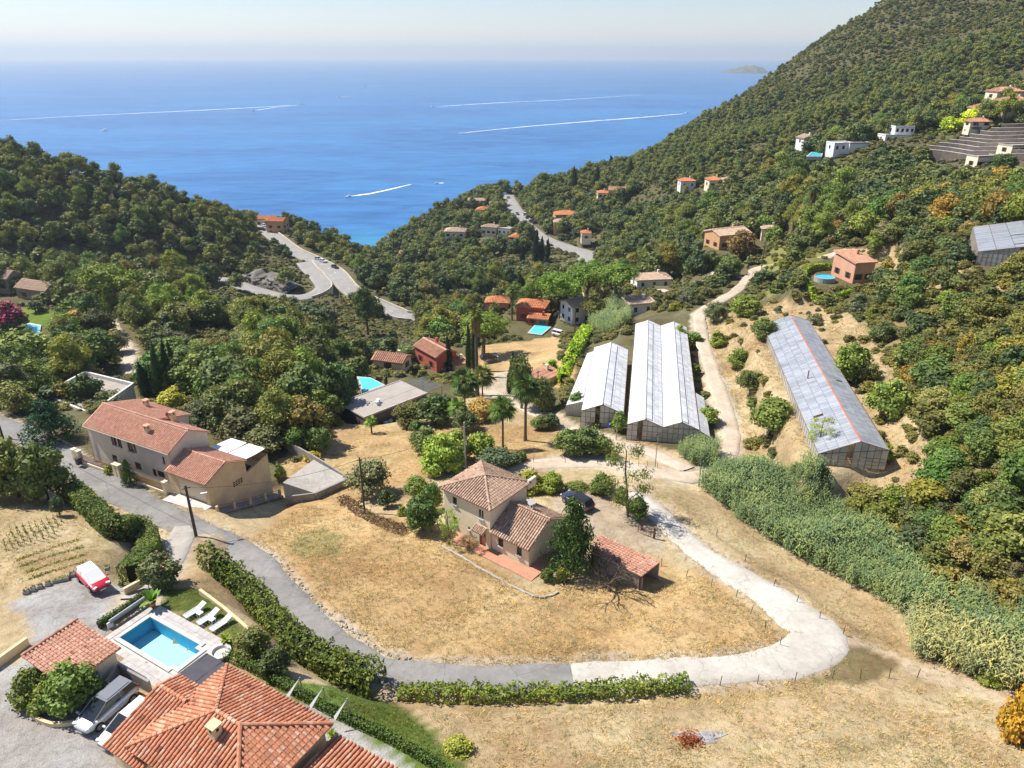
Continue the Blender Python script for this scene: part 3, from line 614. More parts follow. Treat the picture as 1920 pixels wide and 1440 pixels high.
def wall(mb, p0, p1, z0, z1, holes=(), depth=.2, m=0):
    """wall from p0 to p1 (outside on the right hand), rectangular openings with reveals"""
    p0, p1 = V3(p0[:2]), V3(p1[:2]); L = np.linalg.norm(p1-p0); t = (p1-p0)/L; inn = np.array([-t[1], t[0]])
    xs = sorted({0, L, *[h[0] for h in holes], *[h[1] for h in holes]}); zs = sorted({z0, z1, *[h[2] for h in holes], *[h[3] for h in holes]})
    pt = lambda x, z, d=0: (*(p0+t*x+inn*d), z)
    for a, b_ in zip(xs, xs[1:]):
        for c, d in zip(zs, zs[1:]):
            if any(a >= h[0]-1e-6 and b_ <= h[1]+1e-6 and c >= h[2]-1e-6 and d <= h[3]+1e-6 for h in holes): continue
            mb.poly([pt(a, c), pt(b_, c), pt(b_, d), pt(a, d)], m)
    for a, b_, c, d in holes:
        mb.poly([pt(a, c), pt(a, c, depth), pt(a, d, depth), pt(a, d)], m); mb.poly([pt(b_, c, depth), pt(b_, c), pt(b_, d), pt(b_, d, depth)], m)
        mb.poly([pt(a, c), pt(b_, c), pt(b_, c, depth), pt(a, c, depth)], m); mb.poly([pt(a, d, depth), pt(b_, d, depth), pt(b_, d), pt(a, d)], m)
def window(parent, p0, p1, hole, depth=.16, frame='white_metal', shutters=None, sill=True, mull=1, name='window', grille=False):
    p0, p1 = V3(p0[:2]), V3(p1[:2]); t = (p1-p0)/np.linalg.norm(p1-p0); inn = np.array([-t[1], t[0]]); ang = math.atan2(t[1], t[0])
    a, b_, c, d = hole; w, h = b_-a, d-c; ctr = p0+t*(a+b_)/2+inn*depth
    mb = MB(); bw = .06
    mb.box((0, 0, bw/2), (w, .06, bw)); mb.box((0, 0, h-bw/2), (w, .06, bw))
    for x in [-w/2+bw/2, w/2-bw/2]+[(-w/2+w*k/(mull+1)) for k in range(1, mull+1)]: mb.box((x, 0, h/2), (bw, .058, h-2*bw))
    o = mb.build(name, frame, parent, loc=(*ctr, c), rz=ang)
    g = MB(); g.box((0, .02, h/2), (w-.04, .02, h-.04)); g.build('pane', 'glass_dark', o)
    if sill: g = MB(); g.box((0, -depth-.04, -.05), (w+.16, depth*2, .08)); g.build('sill', 'terracotta' if sill == 2 else 'grey_stone', o)
    if shutters:
        for sx in (-1, 1):
            g = MB(); g.box((sx*(w/2+w/4), -depth-.03, h/2), (w/2-.02, .045, h)); g.build('shutter', shutters, o)
    if grille:
        g = MB()
        for i in range(5): g.box((0, -depth-.08, .08+i*(h-.16)/4), (w+.1, .03, .03))
        for i in range(3): g.box((-w/2+i*w/2, -depth-.05, h/2), (.03, .03, h))
        g.build('grille', 'white_metal', o)
    return o
def door(parent, p0, p1, hole, mat='brown_wood', depth=.15):
    p0, p1 = V3(p0[:2]), V3(p1[:2]); t = (p1-p0)/np.linalg.norm(p1-p0); inn = np.array([-t[1], t[0]]); a, b_, c, d = hole; ctr = p0+t*(a+b_)/2+inn*depth
    mb = MB(); mb.box((0, 0, (d-c)/2), (b_-a, .06, d-c)); mb.box((0, -.035, (d-c)*.28), ((b_-a)*.7, .02, (d-c)*.35)); mb.box((0, -.035, (d-c)*.72), ((b_-a)*.7, .02, (d-c)*.4))
    o = mb.build('door', mat, parent, loc=(*ctr, c), rz=math.atan2(t[1], t[0])); g = MB(); g.box(((b_-a)*.38, -.06, (d-c)*.48), (.05, .06, .14)); g.build('handle', 'grey_metal', o); return o
def chimney(parent, c, w=.6, d=.6, h=1.2, mat='ochre_render', cap='tiles_salmon', par=None):
    g = MB(); g.box((c[0], c[1], c[2]+h/2), (w, d, h)); o = g.build('chimney', mat, parent)
    g = MB(); g.box((c[0], c[1], c[2]+h+.05), (w+.16, d+.16, .1)); g.build('cap', cap, o)
    for sx, sy in ((0, -1), (1, 0)): g = MB(); g.box((c[0]+sx*w/2, c[1]+sy*d/2, c[2]+h-.25), (.2 if sy else .02, .2 if sx else .02, .26)); g.build('flue_opening', 'shade', o)
    return o

# ------------------------------------------------------------------ the long two-storey house beside the drive
LHZ = 84.2
lh = thing('long_house', 'long two-storey ochre house with salmon tiled roof beside the asphalt drive', 'house', (*LHF, LHZ), LHA)
w = MB(); H = 5.4
hf = [(5.2, 5.8, 3.55, 4.75), (6.0, 6.5, 3.55, 4.75), (8.0, 9.1, 3.4, 4.7), (14.6, 15.0, 3.3, 4.3), (4.0, 5.0, .8, 1.8), (8.6, 9.8, .8, 1.9), (12.0, 12.7, .7, 1.8), (12.9, 14.3, .9, 1.8)]
wall(w, (0, 0), (16.3, 0), -.6, H, hf)
w.poly([(16.3, 0, -.6), (16.3, 5.9, -2), (16.3, 5.9, H-.05), (16.3, 3.1, 6.95), (16.3, 0, H)]); w.poly([(16.3, 5.9, -2), (10.2, 5.9, -2), (10.2, 5.9, H), (16.3, 5.9, H)])
w.poly([(10.2, 3.1, 3), (10.2, 8, -2), (10.2, 8, H), (10.2, 3.1, 6.98)]); w.poly([(10.2, 8, -2), (0, 8, -2), (0, 8, H), (10.2, 8, H)]); w.poly([(0, 8, -2), (0, 0, -.6), (0, 0, H), (0, 3.1, 6.95), (0, 8, H)])
w.build('wall', 'grey_render', lh)
for i, h in enumerate(hf): window(lh, (0, 0), (16.3, 0), h, .1, 'brown_wood', None, 1 if h[2] > 2 else 0, 1)
for x in (5.0, 6.62, 9.45):
    g = MB(); g.box((x, -.04, 4.1), (.32, .05, 1.3)); g.build('shutter', 'brown_wood', lh)
roof(lh, [([(-.35, -.38, 5.32), (16.6, -.38, 5.32), (16.6, 3.1, 7.1), (-.35, 3.1, 7.1)], (0, -1, -.5)), ([(-.35, 3.1, 7.1), (10.45, 3.1, 7.1), (10.45, 8.4, 5.5), (-.35, 8.4, 5.5)], (0, 1, -.3)),
          ([(10.3, 3.1, 7.05), (16.6, 3.1, 7.05), (16.6, 6.25, 5.3), (10.3, 6.25, 5.3)], (0, 1, -.5))], [((-.35, 3.1, 7.1), (16.6, 3.1, 7.1))], 'tiles_salmon', .30, .42, .105)
chimney(lh, (4.0, 6.5, 5.4), .6, .6, 1.7); chimney(lh, (10.9, 1.3, 5.7), .55, .55, 1.5); chimney(lh, (10.7, 5.4, 5.2), .5, .7, 2.1)
g = MB(); g.lathe((0, 0, 0), [(.02, 0), (.28, .06), (.36, .14)], 14); o = g.build('satellite_dish', 'iron_red', lh, loc=(10.2, 5.2, 6.9)); o.rotation_euler = (R(70), 0, R(40))
g = MB(); g.tube([(-.2, -.42, 5.2), (16.5, -.42, 5.2)], .07, 6); g.tube([(.08, -.12, 5.2), (.08, -.12, -.3)], .05, 6); g.tube([(16.2, -.12, 5.2), (16.2, -.12, 3.3)], .05, 6); g.build('gutter', 'grey_render', lh)
# garage wing and terrace
w = MB(); gs0, gs1, gn0, gn1, gh = 16.42, 23.4, -.95, 5.2, 3.3
gd = [(1.6, 6.4, .05, 2.5)]
wall(w, (gs0, gn0), (gs1, gn0), -.6, gh, gd, .25); w.poly([(gs0, gn0, -.6), (gs0, gn0, gh), (gs0, .0, gh), (gs0, .0, -.6)])
w.poly([(gs1, gn0, -.9), (gs1, 9.0, -5.2), (gs1, 9.0, 2.35), (gs1, gn1+.25, 1.5), (gs1, gn1, 1.5), (gs1, gn1, gh), (gs1, 2.1, 4.55), (gs1, gn0, gh)])
w.poly([(gs1-.22, gn1, 1.5), (gs1-.22, 9.0, 2.35), (gs1-.22, 9, .9), (gs1-.22, gn1, .9)]); w.poly([(gs1, gn1+.25, 1.5), (gs1, 9, 2.35), (gs1-.22, 9, 2.35), (gs1-.22, gn1+.25, 1.5)])
w.poly([(gs1, 9, -5.2), (gs0, 9, -5.2), (gs0, 9, 2.0), (gs1, 9, 2.35)]); w.poly([(gs0, 9, -5), (gs0, 5.9, -3), (gs0, 5.9, 1.9), (gs0, 9, 2)]); w.poly([(gs0, gn1, .9), (gs1, gn1, .9), (gs1, 9, .9), (gs0, 9, .9)]); w.poly([(gs1, gn1-.02, .9), (gs0, gn1-.02, .9), (gs0, gn1-.02, gh), (gs1, gn1-.02, gh)])
w.build('garage_wall', 'ochre_render', lh)
g = MB()
for i in range(6): g.box((gs0+4.0, gn0+.2, .27+i*.41), (4.8, .06, .395))
g.build('garage_door', 'cream_render', lh)
roof(lh, [([(gs0-.1, gn0-.35, gh-.02), (gs1+.25, gn0-.35, gh-.02), (gs1+.25, 2.1, 4.72), (gs0-.1, 2.1, 4.72)], (0, -1, -.5)), ([(gs0-.1, 2.1, 4.72), (gs1+.25, 2.1, 4.72), (gs1+.25, gn1+.2, gh+.05), (gs0-.1, gn1+.2, gh+.05)], (0, 1, -.5))],
     [((gs0-.1, 2.1, 4.72), (gs1+.25, 2.1, 4.72))], 'tiles_salmon', .30, .42, .105)
for x0, x1 in ((17.0, 20.1), (20.3, 23.5)):
    g = MB(); roofslab(g, [(x0, 5.45, 3.5), (x1, 5.45, 3.5), (x1, 8.9, 3.25), (x0, 8.9, 3.25)], .05); g.build('awning_panel', 'awning_white', lh)
g = MB()
for x in (16.95, 20.2, 23.55): g.box((x, 7.2, 3.33), (.1, 3.7, .12))
for x in (17, 20.2, 23.3): g.box((x, 8.8, 2.1), (.1, .1, 2.4))
g.build('awning_frame', 'brown_wood', lh)
g = MB(); g.box((22.2, 6.2, 1.3), (1.2, .7, .75)); g.box((22.2, 6.2, 1.75), (1.0, .6, .12)); tag(g.build('garden_grill', 'dark_metal', loc=None), 'dark garden grill on the roof terrace of the long house', 'grill'); o = bpy.data.objects['garden_grill']; o.location = (*LHF, LHZ); o.rotation_euler = (0, 0, LHA)
g = MB()
for i in range(4):
    for j in range(3): g.box((gs1+.01, 3.0+i*.4, 1.0+j*.26-.3), (.04, .26, .16))
g.build('vent_block', 'shade', lh)
# walkway along the side wall
wk = thing('side_walkway', 'sloping concrete walkway with railing along the garage side wall', 'walkway', (*LHF, LHZ), LHA)
g = MB(); roofslab(g, [(gs1+.05, -1.4, -.35), (gs1+1.5, -1.4, -.35), (gs1+1.5, 9.3, -3.9), (gs1+.05, 9.3, -3.9)], .25); g.build('deck', 'block_wall', wk)
for i in range(5):
    n_ = -1.2+i*2.5; z_ = -.35-(n_+1.4)*.332
    g = MB(); g.box((gs1+1.42, n_, z_+.5), (.28, .28, 1.05)); g.build('post', 'ochre_render', wk)
    if i in (1, 2, 3): g = MB(); g.box((gs1+1.3, n_+.5, z_-1.3), (.3, .3, 2.2)); g.build('pillar', 'ochre_render', wk)
g = MB(); g.tube([(gs1+1.42, -1.2, .55), (gs1+1.42, 8.8, -2.78)], .035, 5); g.tube([(gs1+1.42, -1.2, .2), (gs1+1.42, 8.8, -3.1)], .025, 5); g.build('railing', 'iron_red', wk)
# front fence with gate posts
fe = thing('front_fence', 'rust-red railing fence with pale gate posts in front of the long house', 'fence', (*LHF, LHZ), LHA)
for s_ in (-1.9, -.9, 6.6, 7.3, 16.2):
    g = MB(); g.box((s_, -1.5, .85), (.5, .5, 1.8)); g.box((s_, -1.5, 1.8), (.62, .62, .12)); g.build('gate_post', 'cream_render', fe)
g = MB(); g.box((2.85, -1.5, .12), (7.0, .25, .35)); g.box((11.8, -1.5, .12), (8.4, .25, .35)); g.build('base_wall', 'cream_render', fe)
for a, b_ in ((-.6, 6.3), (7.6, 15.9)):
    g = MB(); g.box(((a+b_)/2, -1.5, 1.32), (b_-a, .04, .05)); g.box(((a+b_)/2, -1.5, .45), (b_-a, .04, .05))
    for i in range(int((b_-a)/.16)): g.box((a+.08+i*.16, -1.5, .88), (.03, .03, .9))
    g.build('railing', 'iron_red', fe)
g = MB(); g.box((0, 0, .5), (.55, .6, .9)); g.box((0, -.02, 1.0), (.62, .66, .1)); o = g.build('wheeled_bin', 'dark_metal', loc=(*fr(LHF, LHA, -.35, -2.1), LHZ+.1), rz=LHA); tag(o, 'small dark wheeled bin beside the gate posts of the long house', 'bin')
g = MB(); ap_ = [fr(LHF, LHA, s, n) for s, n in ((gs0+.6, -2.9), (gs1+.3, -2.5), (gs1+.3, -1.0), (gs0+.6, -1.0))]; g.prism(ap_, 83.6, 84.36); tag(g.build('garage_apron', 'coping'), 'pale concrete apron in front of the garage', kind='structure')
# terrace slab and retaining walls right of the long house
tw = thing('concrete_terrace', 'square concrete terrace with grey block retaining wall in the dry field', 'terrace', (0, 0, 0))
tz = 81.9; q = [P(u, v, tz)[:2] for u, v in ((530, 905), (588, 862), (652, 898), (592, 925))]
g = MB(); g.prism(q, 79.3, tz, 0); g.build('slab', 'concrete_slab', tw)
g = MB(); a, b_ = P(592, 925, tz), P(652, 898, tz); wallstrip(g, np.array([a, b_]), .12, .3, 2.4); a2 = P(535, 932, 81.9); wallstrip(g, np.array([a2, a+np.array([-.2, .1, -.1])]), .1, .25, 2.2); g.build('retaining_wall', 'block_wall', tw)
g = MB(); wallstrip(g, smooth([P(652, 897, 81.9), P(600, 865, 81.6), P(560, 842, 81.4), P(540, 835, 81.3)], 2), .35, .22, 1.2); g.build('kerb_wall', 'block_wall', tw)

# ------------------------------------------------------------------ the house in the middle of the meadow
MHZ = 84.9
mh = thing('meadow_house', 'cream house with brown hipped tile roof and low wing in the dry meadow', 'house', (*MHO, MHZ), MHA)
w = MB(); hf = [(1.3, 1.95, 3.85, 4.8), (5.1, 5.9, 3.6, 4.75), (1.3, 1.85, 1.15, 2.1), (3.55, 3.85, 1.3, 1.7), (5.2, 6.15, 0, 2.15)]
wall(w, (0, 0), (6.8, 0), -.5, 5.55, hf); wall(w, (6.8, 0), (6.8, 6.6), -.5, 5.55); wall(w, (6.8, 6.6), (0, 6.6), -.5, 5.55); wall(w, (0, 6.6), (0, 0), -.5, 5.55)
w.build('wall', 'cream_render', mh)
for h in hf[:4]: window(mh, (0, 0), (6.8, 0), h, .14, 'brown_wood' if h[0] < 5 else 'white_metal', None, 1)
door(mh, (0, 0), (6.8, 0), hf[4], 'iron_red')
e0, e1, ez, az = -.42, 7.2, 5.5, 6.75; n0, n1 = -.42, 7.0; ap = (3.39, 3.29, az); cs = [(e0, n0, ez), (e1, n0, ez), (e1, n1, ez), (e0, n1, ez)]
roof(mh, [([cs[i], cs[(i+1) % 4], ap], d) for i, d in enumerate(((0, -1, -.3), (1, 0, -.3), (0, 1, -.3), (-1, 0, -.3)))], [(c_, ap) for c_ in cs], 'tiles_brown', .315, .42, .112)
w = MB(); hw = [(.9, 1.65, .95, 2.0), (3.5, 4.2, .95, 2.0)]; wn0, wn1, wh, wr = .2, 7.0, 2.55, 4.45
wall(w, (6.85, wn0), (12.0, wn0), -.5, wh, hw); w.poly([(12.0, wn0, -.5), (12.0, wn1, -.5), (12, wn1, wh), (12, 3.6, wr-.1), (12, wn0, wh)]); wall(w, (12.0, wn1), (6.85, wn1), -.5, wh); w.build('wing_wall', 'cream_render', mh)
for h in hw: window(mh, (6.85, wn0), (12, wn0), h, .14, 'brown_wood', None, 1)
roof(mh, [([(6.82, wn0-.4, wh-.05), (12.3, wn0-.4, wh-.05), (12.3, 3.6, wr), (6.82, 3.6, wr)], (0, -1, -.55)), ([(6.82, 3.6, wr), (12.3, 3.6, wr), (12.3, wn1+.4, wh-.05), (6.82, wn1+.4, wh-.05)], (0, 1, -.55))], [((6.82, 3.6, wr), (12.3, 3.6, wr))], 'tiles_brown', .315, .42, .112)
roof(mh, [([(4.9, -.95, 2.35), (6.5, -.95, 2.35), (6.5, 0, 2.75), (4.9, 0, 2.75)], (0, -1, -.4))], [], 'tiles_brown', .24, .34, .1)
chimney(mh, (9.3, 4.4, 3.8), .45, .45, 1.0, 'cream_render', 'tiles_brown'); g = MB(); g.lathe((0, 0, 0), [(.02, 0), (.26, .05), (.36, .12)], 14); o = g.build('satellite_dish', 'white_metal', mh, loc=(9.3, 4.1, 5.15)); o.rotation_euler = (R(62), 0, R(25))
g = MB(); g.box((6.95, 7.3, 5.2), (.3, 1.5, 1.1)); g.build('parapet', 'cream_render', mh)
g = MB(); g.poly([(-1.0, -1.5, .07), (13.6, -1.5, .07), (13.6, 3.2, .07), (12.0, 3.2, .07), (12.0, 0, .07), (-1.0, 0, .07)]); o = g.build('tiled_path', 'terracotta', loc=(*MHO, MHZ), rz=MHA); tag(o, kind='structure')
g = MB(); gl = smooth([np.array([*fr(MHO, MHA, s, n), 0]) for s, n in ((2.2, -3.0), (6, -3.2), (10.5, -3.5), (15.0, -3.9), (16.0, -3.6), (16.8, -1.2))], .6); gl[:, 2] = gz(gl[:, 0], gl[:, 1]); gl[:, :2] += rng.normal(0, .05, (len(gl), 2)); wallstrip(g, gl, .14+.08*rng.random(len(gl)), .22, .4); tag(g.build('garden_kerb', 'grey_stone'), 'low pale stone garden kerb in front of the meadow house', 'wall')
# tiled lean-to
cq = [P(1125, 1003, 87.0), P(1108, 1035, 86.8), P(1203, 1080, 86.5), P(1238, 1053, 86.7)]; ct = thing('tiled_carport', 'low open carport with pinkish tiled roof beside the bare dead tree', 'carport', (0, 0, 0))
roof(ct, [(cq, cq[2]-cq[1]+np.array([0, 0, -.3]))], [], 'tiles_pink', .32, .42, .12)
for q in cq: g = MB(); q2 = q+(sum(cq)/4-q)*.06; g.box((q2[0], q2[1], q2[2]/2+42.1-.1), (.16, .16, q2[2]-84.2)); g.build('post', 'brown_wood', ct)
g = MB(); wallstrip(g, np.array([cq[0]*.95+cq[1]*.05, cq[3]*.95+cq[2]*.05])-np.array([0, 0, 1.6]), 1.4, .2, 1.2); g.build('wall', 'block_wall', ct); g = MB(); wallstrip(g, np.array([cq[1]*.92+cq[0]*.08, cq[2]*.92+cq[3]*.08])-np.array([0, 0, 1.6]), 1.25, .2, 1.2); g.build('front_wall', 'block_wall', ct)

# ------------------------------------------------------------------ foreground house, cut by the lower frame edge
FHO, FHA, FHZ = (-21.0, 40.4), R(-30), 91.0
fh = thing('foreground_house', 'large house with orange tiled hipped roof in the lower left corner', 'house', (*FHO, FHZ), FHA)
w = MB(); wall(w, (.4, -7.6), (9.9, -7.6), -.3, 2.95); wall(w, (9.9, -7.6), (9.9, -.4), -.3, 2.95, [(2.5, 3.7, .9, 2.1)]); wall(w, (9.9, -.4), (.4, -.4), -.3, 2.95); wall(w, (.4, -.4), (.4, -7.6), -.3, 2.95); w.build('wall', 'yellow_render', fh)
window(fh, (9.9, -7.6), (9.9, -.4), (2.5, 3.7, .9, 2.1), .15)
cs = [(-.1, -8.1, 2.95), (10.3, -8.1, 2.95), (10.3, .05, 2.95), (-.1, .05, 2.95)]; ra, rb = (4.0, -4.0, 4.55), (6.3, -4.0, 4.55)
roof(fh, [([cs[0], cs[1], rb, ra], (0, -1, -.4)), ([cs[1], cs[2], rb], (1, 0, -.4)), ([cs[2], cs[3], ra, rb], (0, 1, -.4)), ([cs[3], cs[0], ra], (-1, 0, -.4))],
     [(cs[0], ra), (cs[1], rb), (cs[2], rb), (cs[3], ra), (ra, rb)], 'tiles_orange', .315, .44, .122, single=300)
chimney(fh, (5.2, -5.1, 3.9), .62, .62, 1.15, 'yellow_render', 'yellow_render')
w = MB(); wall(w, (-2.3, -8.0), (.35, -8.0), -.3, 2.1); w.poly([(-2.3, -2.2, -.3), (-2.3, -8.0, -.3), (-2.3, -8.0, 2.1), (-2.3, -3.9, 3.2), (-2.3, -2.2, 2.65)]); w.build('wing_wall', 'yellow_render', fh)
roof(fh, [([(-2.5, -8.4, 2.05), (1.6, -8.4, 2.05), (1.6, -3.9, 3.38), (-2.5, -3.9, 3.38)], (0, -1, -.3)), ([(-2.5, -3.9, 3.38), (1.0, -3.9, 3.38), (1.0, -2.3, 2.85), (-2.5, -2.3, 2.85)], (0, 1, -.3))], [((-2.5, -3.9, 3.38), (.6, -3.9, 3.38))], 'tiles_orange', .315, .44, .122)
w = MB(); w.prism([(10.8, -6.2), (15.6, -6.2), (15.6, -.3), (10.8, -.3)], -.3, 2.0); w.build('annex_wall', 'yellow_render', fh)
roof(fh, [([(10.35, -6.5, 2.3), (15.9, -6.5, 2.3), (15.9, .1, 2.0), (10.35, .1, 2.0)], (0, 1, -.1))], [], 'tiles_orange', .315, .44, .122)
for a, b_ in ((-2.75, -1.05), (-1.0, .75)):
    g = MB(); roofslab(g, [(a, -2.6, 2.72), (b_, -2.6, 2.72), (b_, .3, 2.6), (a, .3, 2.6)], .06); g.build('awning_panel', 'dark_awning', fh)
g = MB()
for a in (-2.6, -1.02, .6): g.box((a, .2, 1.3), (.08, .08, 2.55)); g.box((a, -1.2, 2.6), (.06, 3.0, .08))
g.build('awning_frame', 'dark_metal', fh)

# ------------------------------------------------------------------ small pool house
PHO, PHA = (-36.55, 41.35), R(-28)
ph = thing('pool_house', 'small yellow outbuilding with red tiled roof between pool and gravel yard', 'outbuilding', (*PHO, 91.0), PHA)
w = MB(); hw = [(1.0, 2.2, .9, 1.7)]; wall(w, (.25, .2), (4.7, .2), -.2, 2.45); wall(w, (4.7, .2), (4.7, 3.9), -.2, 2.4, hw); wall(w, (4.7, 3.9), (.25, 3.9), -.2, 2.45); wall(w, (.25, 3.9), (.25, .2), -.2, 2.9); w.build('wall', 'cream_render', ph)
window(ph, (4.7, .2), (4.7, 3.9), hw[0], .12, 'white_metal', None, 1, 1, grille=True)
roof(ph, [([(-.05, -.15, 3.05), (5.05, -.15, 2.5), (5.05, 4.25, 2.5), (-.05, 4.25, 3.05)], (1, 0, -.11))], [((-.05, -.15, 3.05), (-.05, 4.25, 3.05))], 'tiles_pink', .30, .42, .115)
g = MB(); g.box((6.6, -.9, .55), (.18, 2.2, 1.5)); g.box((5.6, -1.95, .55), (2.0, .18, 1.5)); 
o = MB(); wallstrip(o, np.array([P(205, 1300, 91), P(228, 1268, 91), P(258, 1285, 91), P(285, 1300, 91)]), 1.25, .2, .3); tag(o.build('yard_wall', 'block_wall'), 'grey block wall closing the parking bay behind the silver car', 'wall')
for a, b_, hgt, lab in (((-20, 1262), (54, 1208), .75, 'ochre rendered low wall at the left edge of the gravel yard'), ((233, 1112), (266, 1094), .5, 'short ochre wall at the end of the tall hedge by the red car')):
    o = MB(); wallstrip(o, np.array([P(*a, 91), P(*b_, 91)]), hgt, .28, .3); tag(o.build('low_wall', 'yellow_render'), lab, 'wall')
o = MB(); wallstrip(o, smooth([P(376, 1112, 90.9), P(420, 1145, 90.6), P(472, 1190, 90.6)], 1.5), .45, .25, .4); tag(o.build('low_wall', 'yellow_render'), 'long ochre garden wall between pool lawn and tall hedge', 'wall')
o = MB(); wallstrip(o, smooth([P(48, 1318, 91), P(62, 1345, 91), P(100, 1362, 91), P(140, 1358, 91)], .6), .35, .22, .3); tag(o.build('planter_wall', 'yellow_render'), 'curved ochre planter kerb round the shrubs by the silver car', 'wall')
# ------------------------------------------------------------------ swimming pool and its paved terrace
m, nt, b = newmat('pool_water')
tr = nn(nt, 'ShaderNodeBsdfTransparent'); tr.inputs['Color'].default_value = (.72, .95, .985, 1); gl = nn(nt, 'ShaderNodeBsdfGlossy'); gl.inputs['Roughness'].default_value = .06; fz = nn(nt, 'ShaderNodeFresnel'); fz.inputs['IOR'].default_value = 1.33
bn = nn(nt, 'ShaderNodeBump'); bn.inputs['Strength'].default_value = .5; bn.inputs['Distance'].default_value = .06; nt.links.new(noise(nt, 3.2, 3, .6, 'World', .8), bn.inputs['Height'])
nt.links.new(bn.outputs[0], gl.inputs['Normal']); nt.links.new(bn.outputs[0], fz.inputs['Normal']); mx = nn(nt, 'ShaderNodeMixShader'); nt.links.new(fz.outputs[0], mx.inputs[0]); nt.links.new(tr.outputs[0], mx.inputs[1]); nt.links.new(gl.outputs[0], mx.inputs[2]); nt.links.new(mx.outputs[0], nt.nodes['Material Output'].inputs['Surface'])
M('pool_liner', (.70, .92, .95), .6, .08, 5); M('liner_blue', (.05, .42, .66), .6, .1, 3); M('coping', (.70, .67, .63), .8, .08, 1)
m, nt, b = newmat('paving')
oi = nn(nt, 'ShaderNodeObjectInfo'); c = ramp(nt, oi.outputs['Random'], [(0, (.42, .395, .37)), (1, (.50, .475, .45))]); c = mixc(nt, 1, c, ramp(nt, noise(nt, 2.5, 4, .6, 'World'), [(.3, (.86,)*3), (.7, (1.1,)*3)]), 'MULTIPLY'); nt.links.new(c, b.inputs['Base Color']); b.inputs['Roughness'].default_value = .85
def pool(name, label, outline, z, depth=1.35, liner='pool_liner', wallm='liner_blue', frame=.35, copemat='coping', lz=.0):
    t = thing(name, label, 'swimming pool', (0, 0, 0)); n = len(outline); pts = [V3((*p[:2], z)) for p in outline]
    ar = sum(pts[i][0]*pts[(i+1) % n][1]-pts[(i+1) % n][0]*pts[i][1] for i in range(n))
    if ar < 0: pts = pts[::-1]
    dn = np.array([0, 0, depth]); g = MB(); g.poly([p-dn for p in pts], 0)
    for i in range(n): a, b_ = pts[i], pts[(i+1) % n]; g.poly([a-dn, a+np.array([0, 0, .04]), b_+np.array([0, 0, .04]), b_-dn][::-1], 1)
    g.build('basin', [liner, wallm], t)  # shade put into the wall colour: deeper blue than the floor
    g = MB(); g.poly([p-np.array([0, 0, .12]) for p in pts]); g.build('water', 'pool_water', t)
    if frame:
        cen = sum(pts)/n; g = MB()
        for i in range(n):
            a, b_ = pts[i], pts[(i+1) % n]; d = (b_-a)/np.linalg.norm(b_-a); nr = np.array([d[1], -d[0], 0])*frame; pr = pts[i-1]; nx_ = pts[(i+2) % n]
            d0 = (a-pr)/np.linalg.norm(a-pr); d2 = (nx_-b_)/np.linalg.norm(nx_-b_)
            ma = nr+np.array([d0[1], -d0[0], 0])*frame if abs(d0@d) < .9 else nr; mb_ = nr+np.array([d2[1], -d2[0], 0])*frame if abs(d2@d) < .9 else nr
            q = [a, b_, b_+mb_, a+ma]; g.prism([x[:2] for x in q], z+.02+lz-.003*i, z+.075+lz+.003*i)
        g.build('coping', copemat, t)
    return t
pool('swimming_pool', 'rectangular turquoise pool with pale coping in the foreground terrace', [pf(*q) for q in ((0, 0), (6.35, 0), (6.35, .35), (7.0, .35), (7.0, 2.35), (6.35, 2.35), (6.35, 2.8), (0, 2.8))], 91.03)
pt_ = tag(bpy.data.objects.new('patio', None), kind='structure'); COL.objects.link(pt_); g = MB(); g.box((0, 0, 0), (.585, .585, .06)); me = g.mesh('paving_slab', ['paving'])
PATIO = [(200, 1191), (278, 1140), (292, 1138), (405, 1196), (421, 1212), (415, 1232), (398, 1236), (420, 1246), (350, 1300), (296, 1288), (232, 1262), (222, 1222), (205, 1208)]
for i in range(-6, 20):
    for j in range(-8, 10):
        s_, n_ = .3+i*.6, .3+j*.6
        if -.36 < s_ < 7.3 and -.36 < n_ < 3.1: continue
        x, y = pf(s_, n_); u, v, _ = proj(x, y, 91.0)
        if inpoly(u, v, PATIO): o = link('paving_slab', me, pt_, (x, y, 91.0+random.uniform(-.004, .004)), PA)
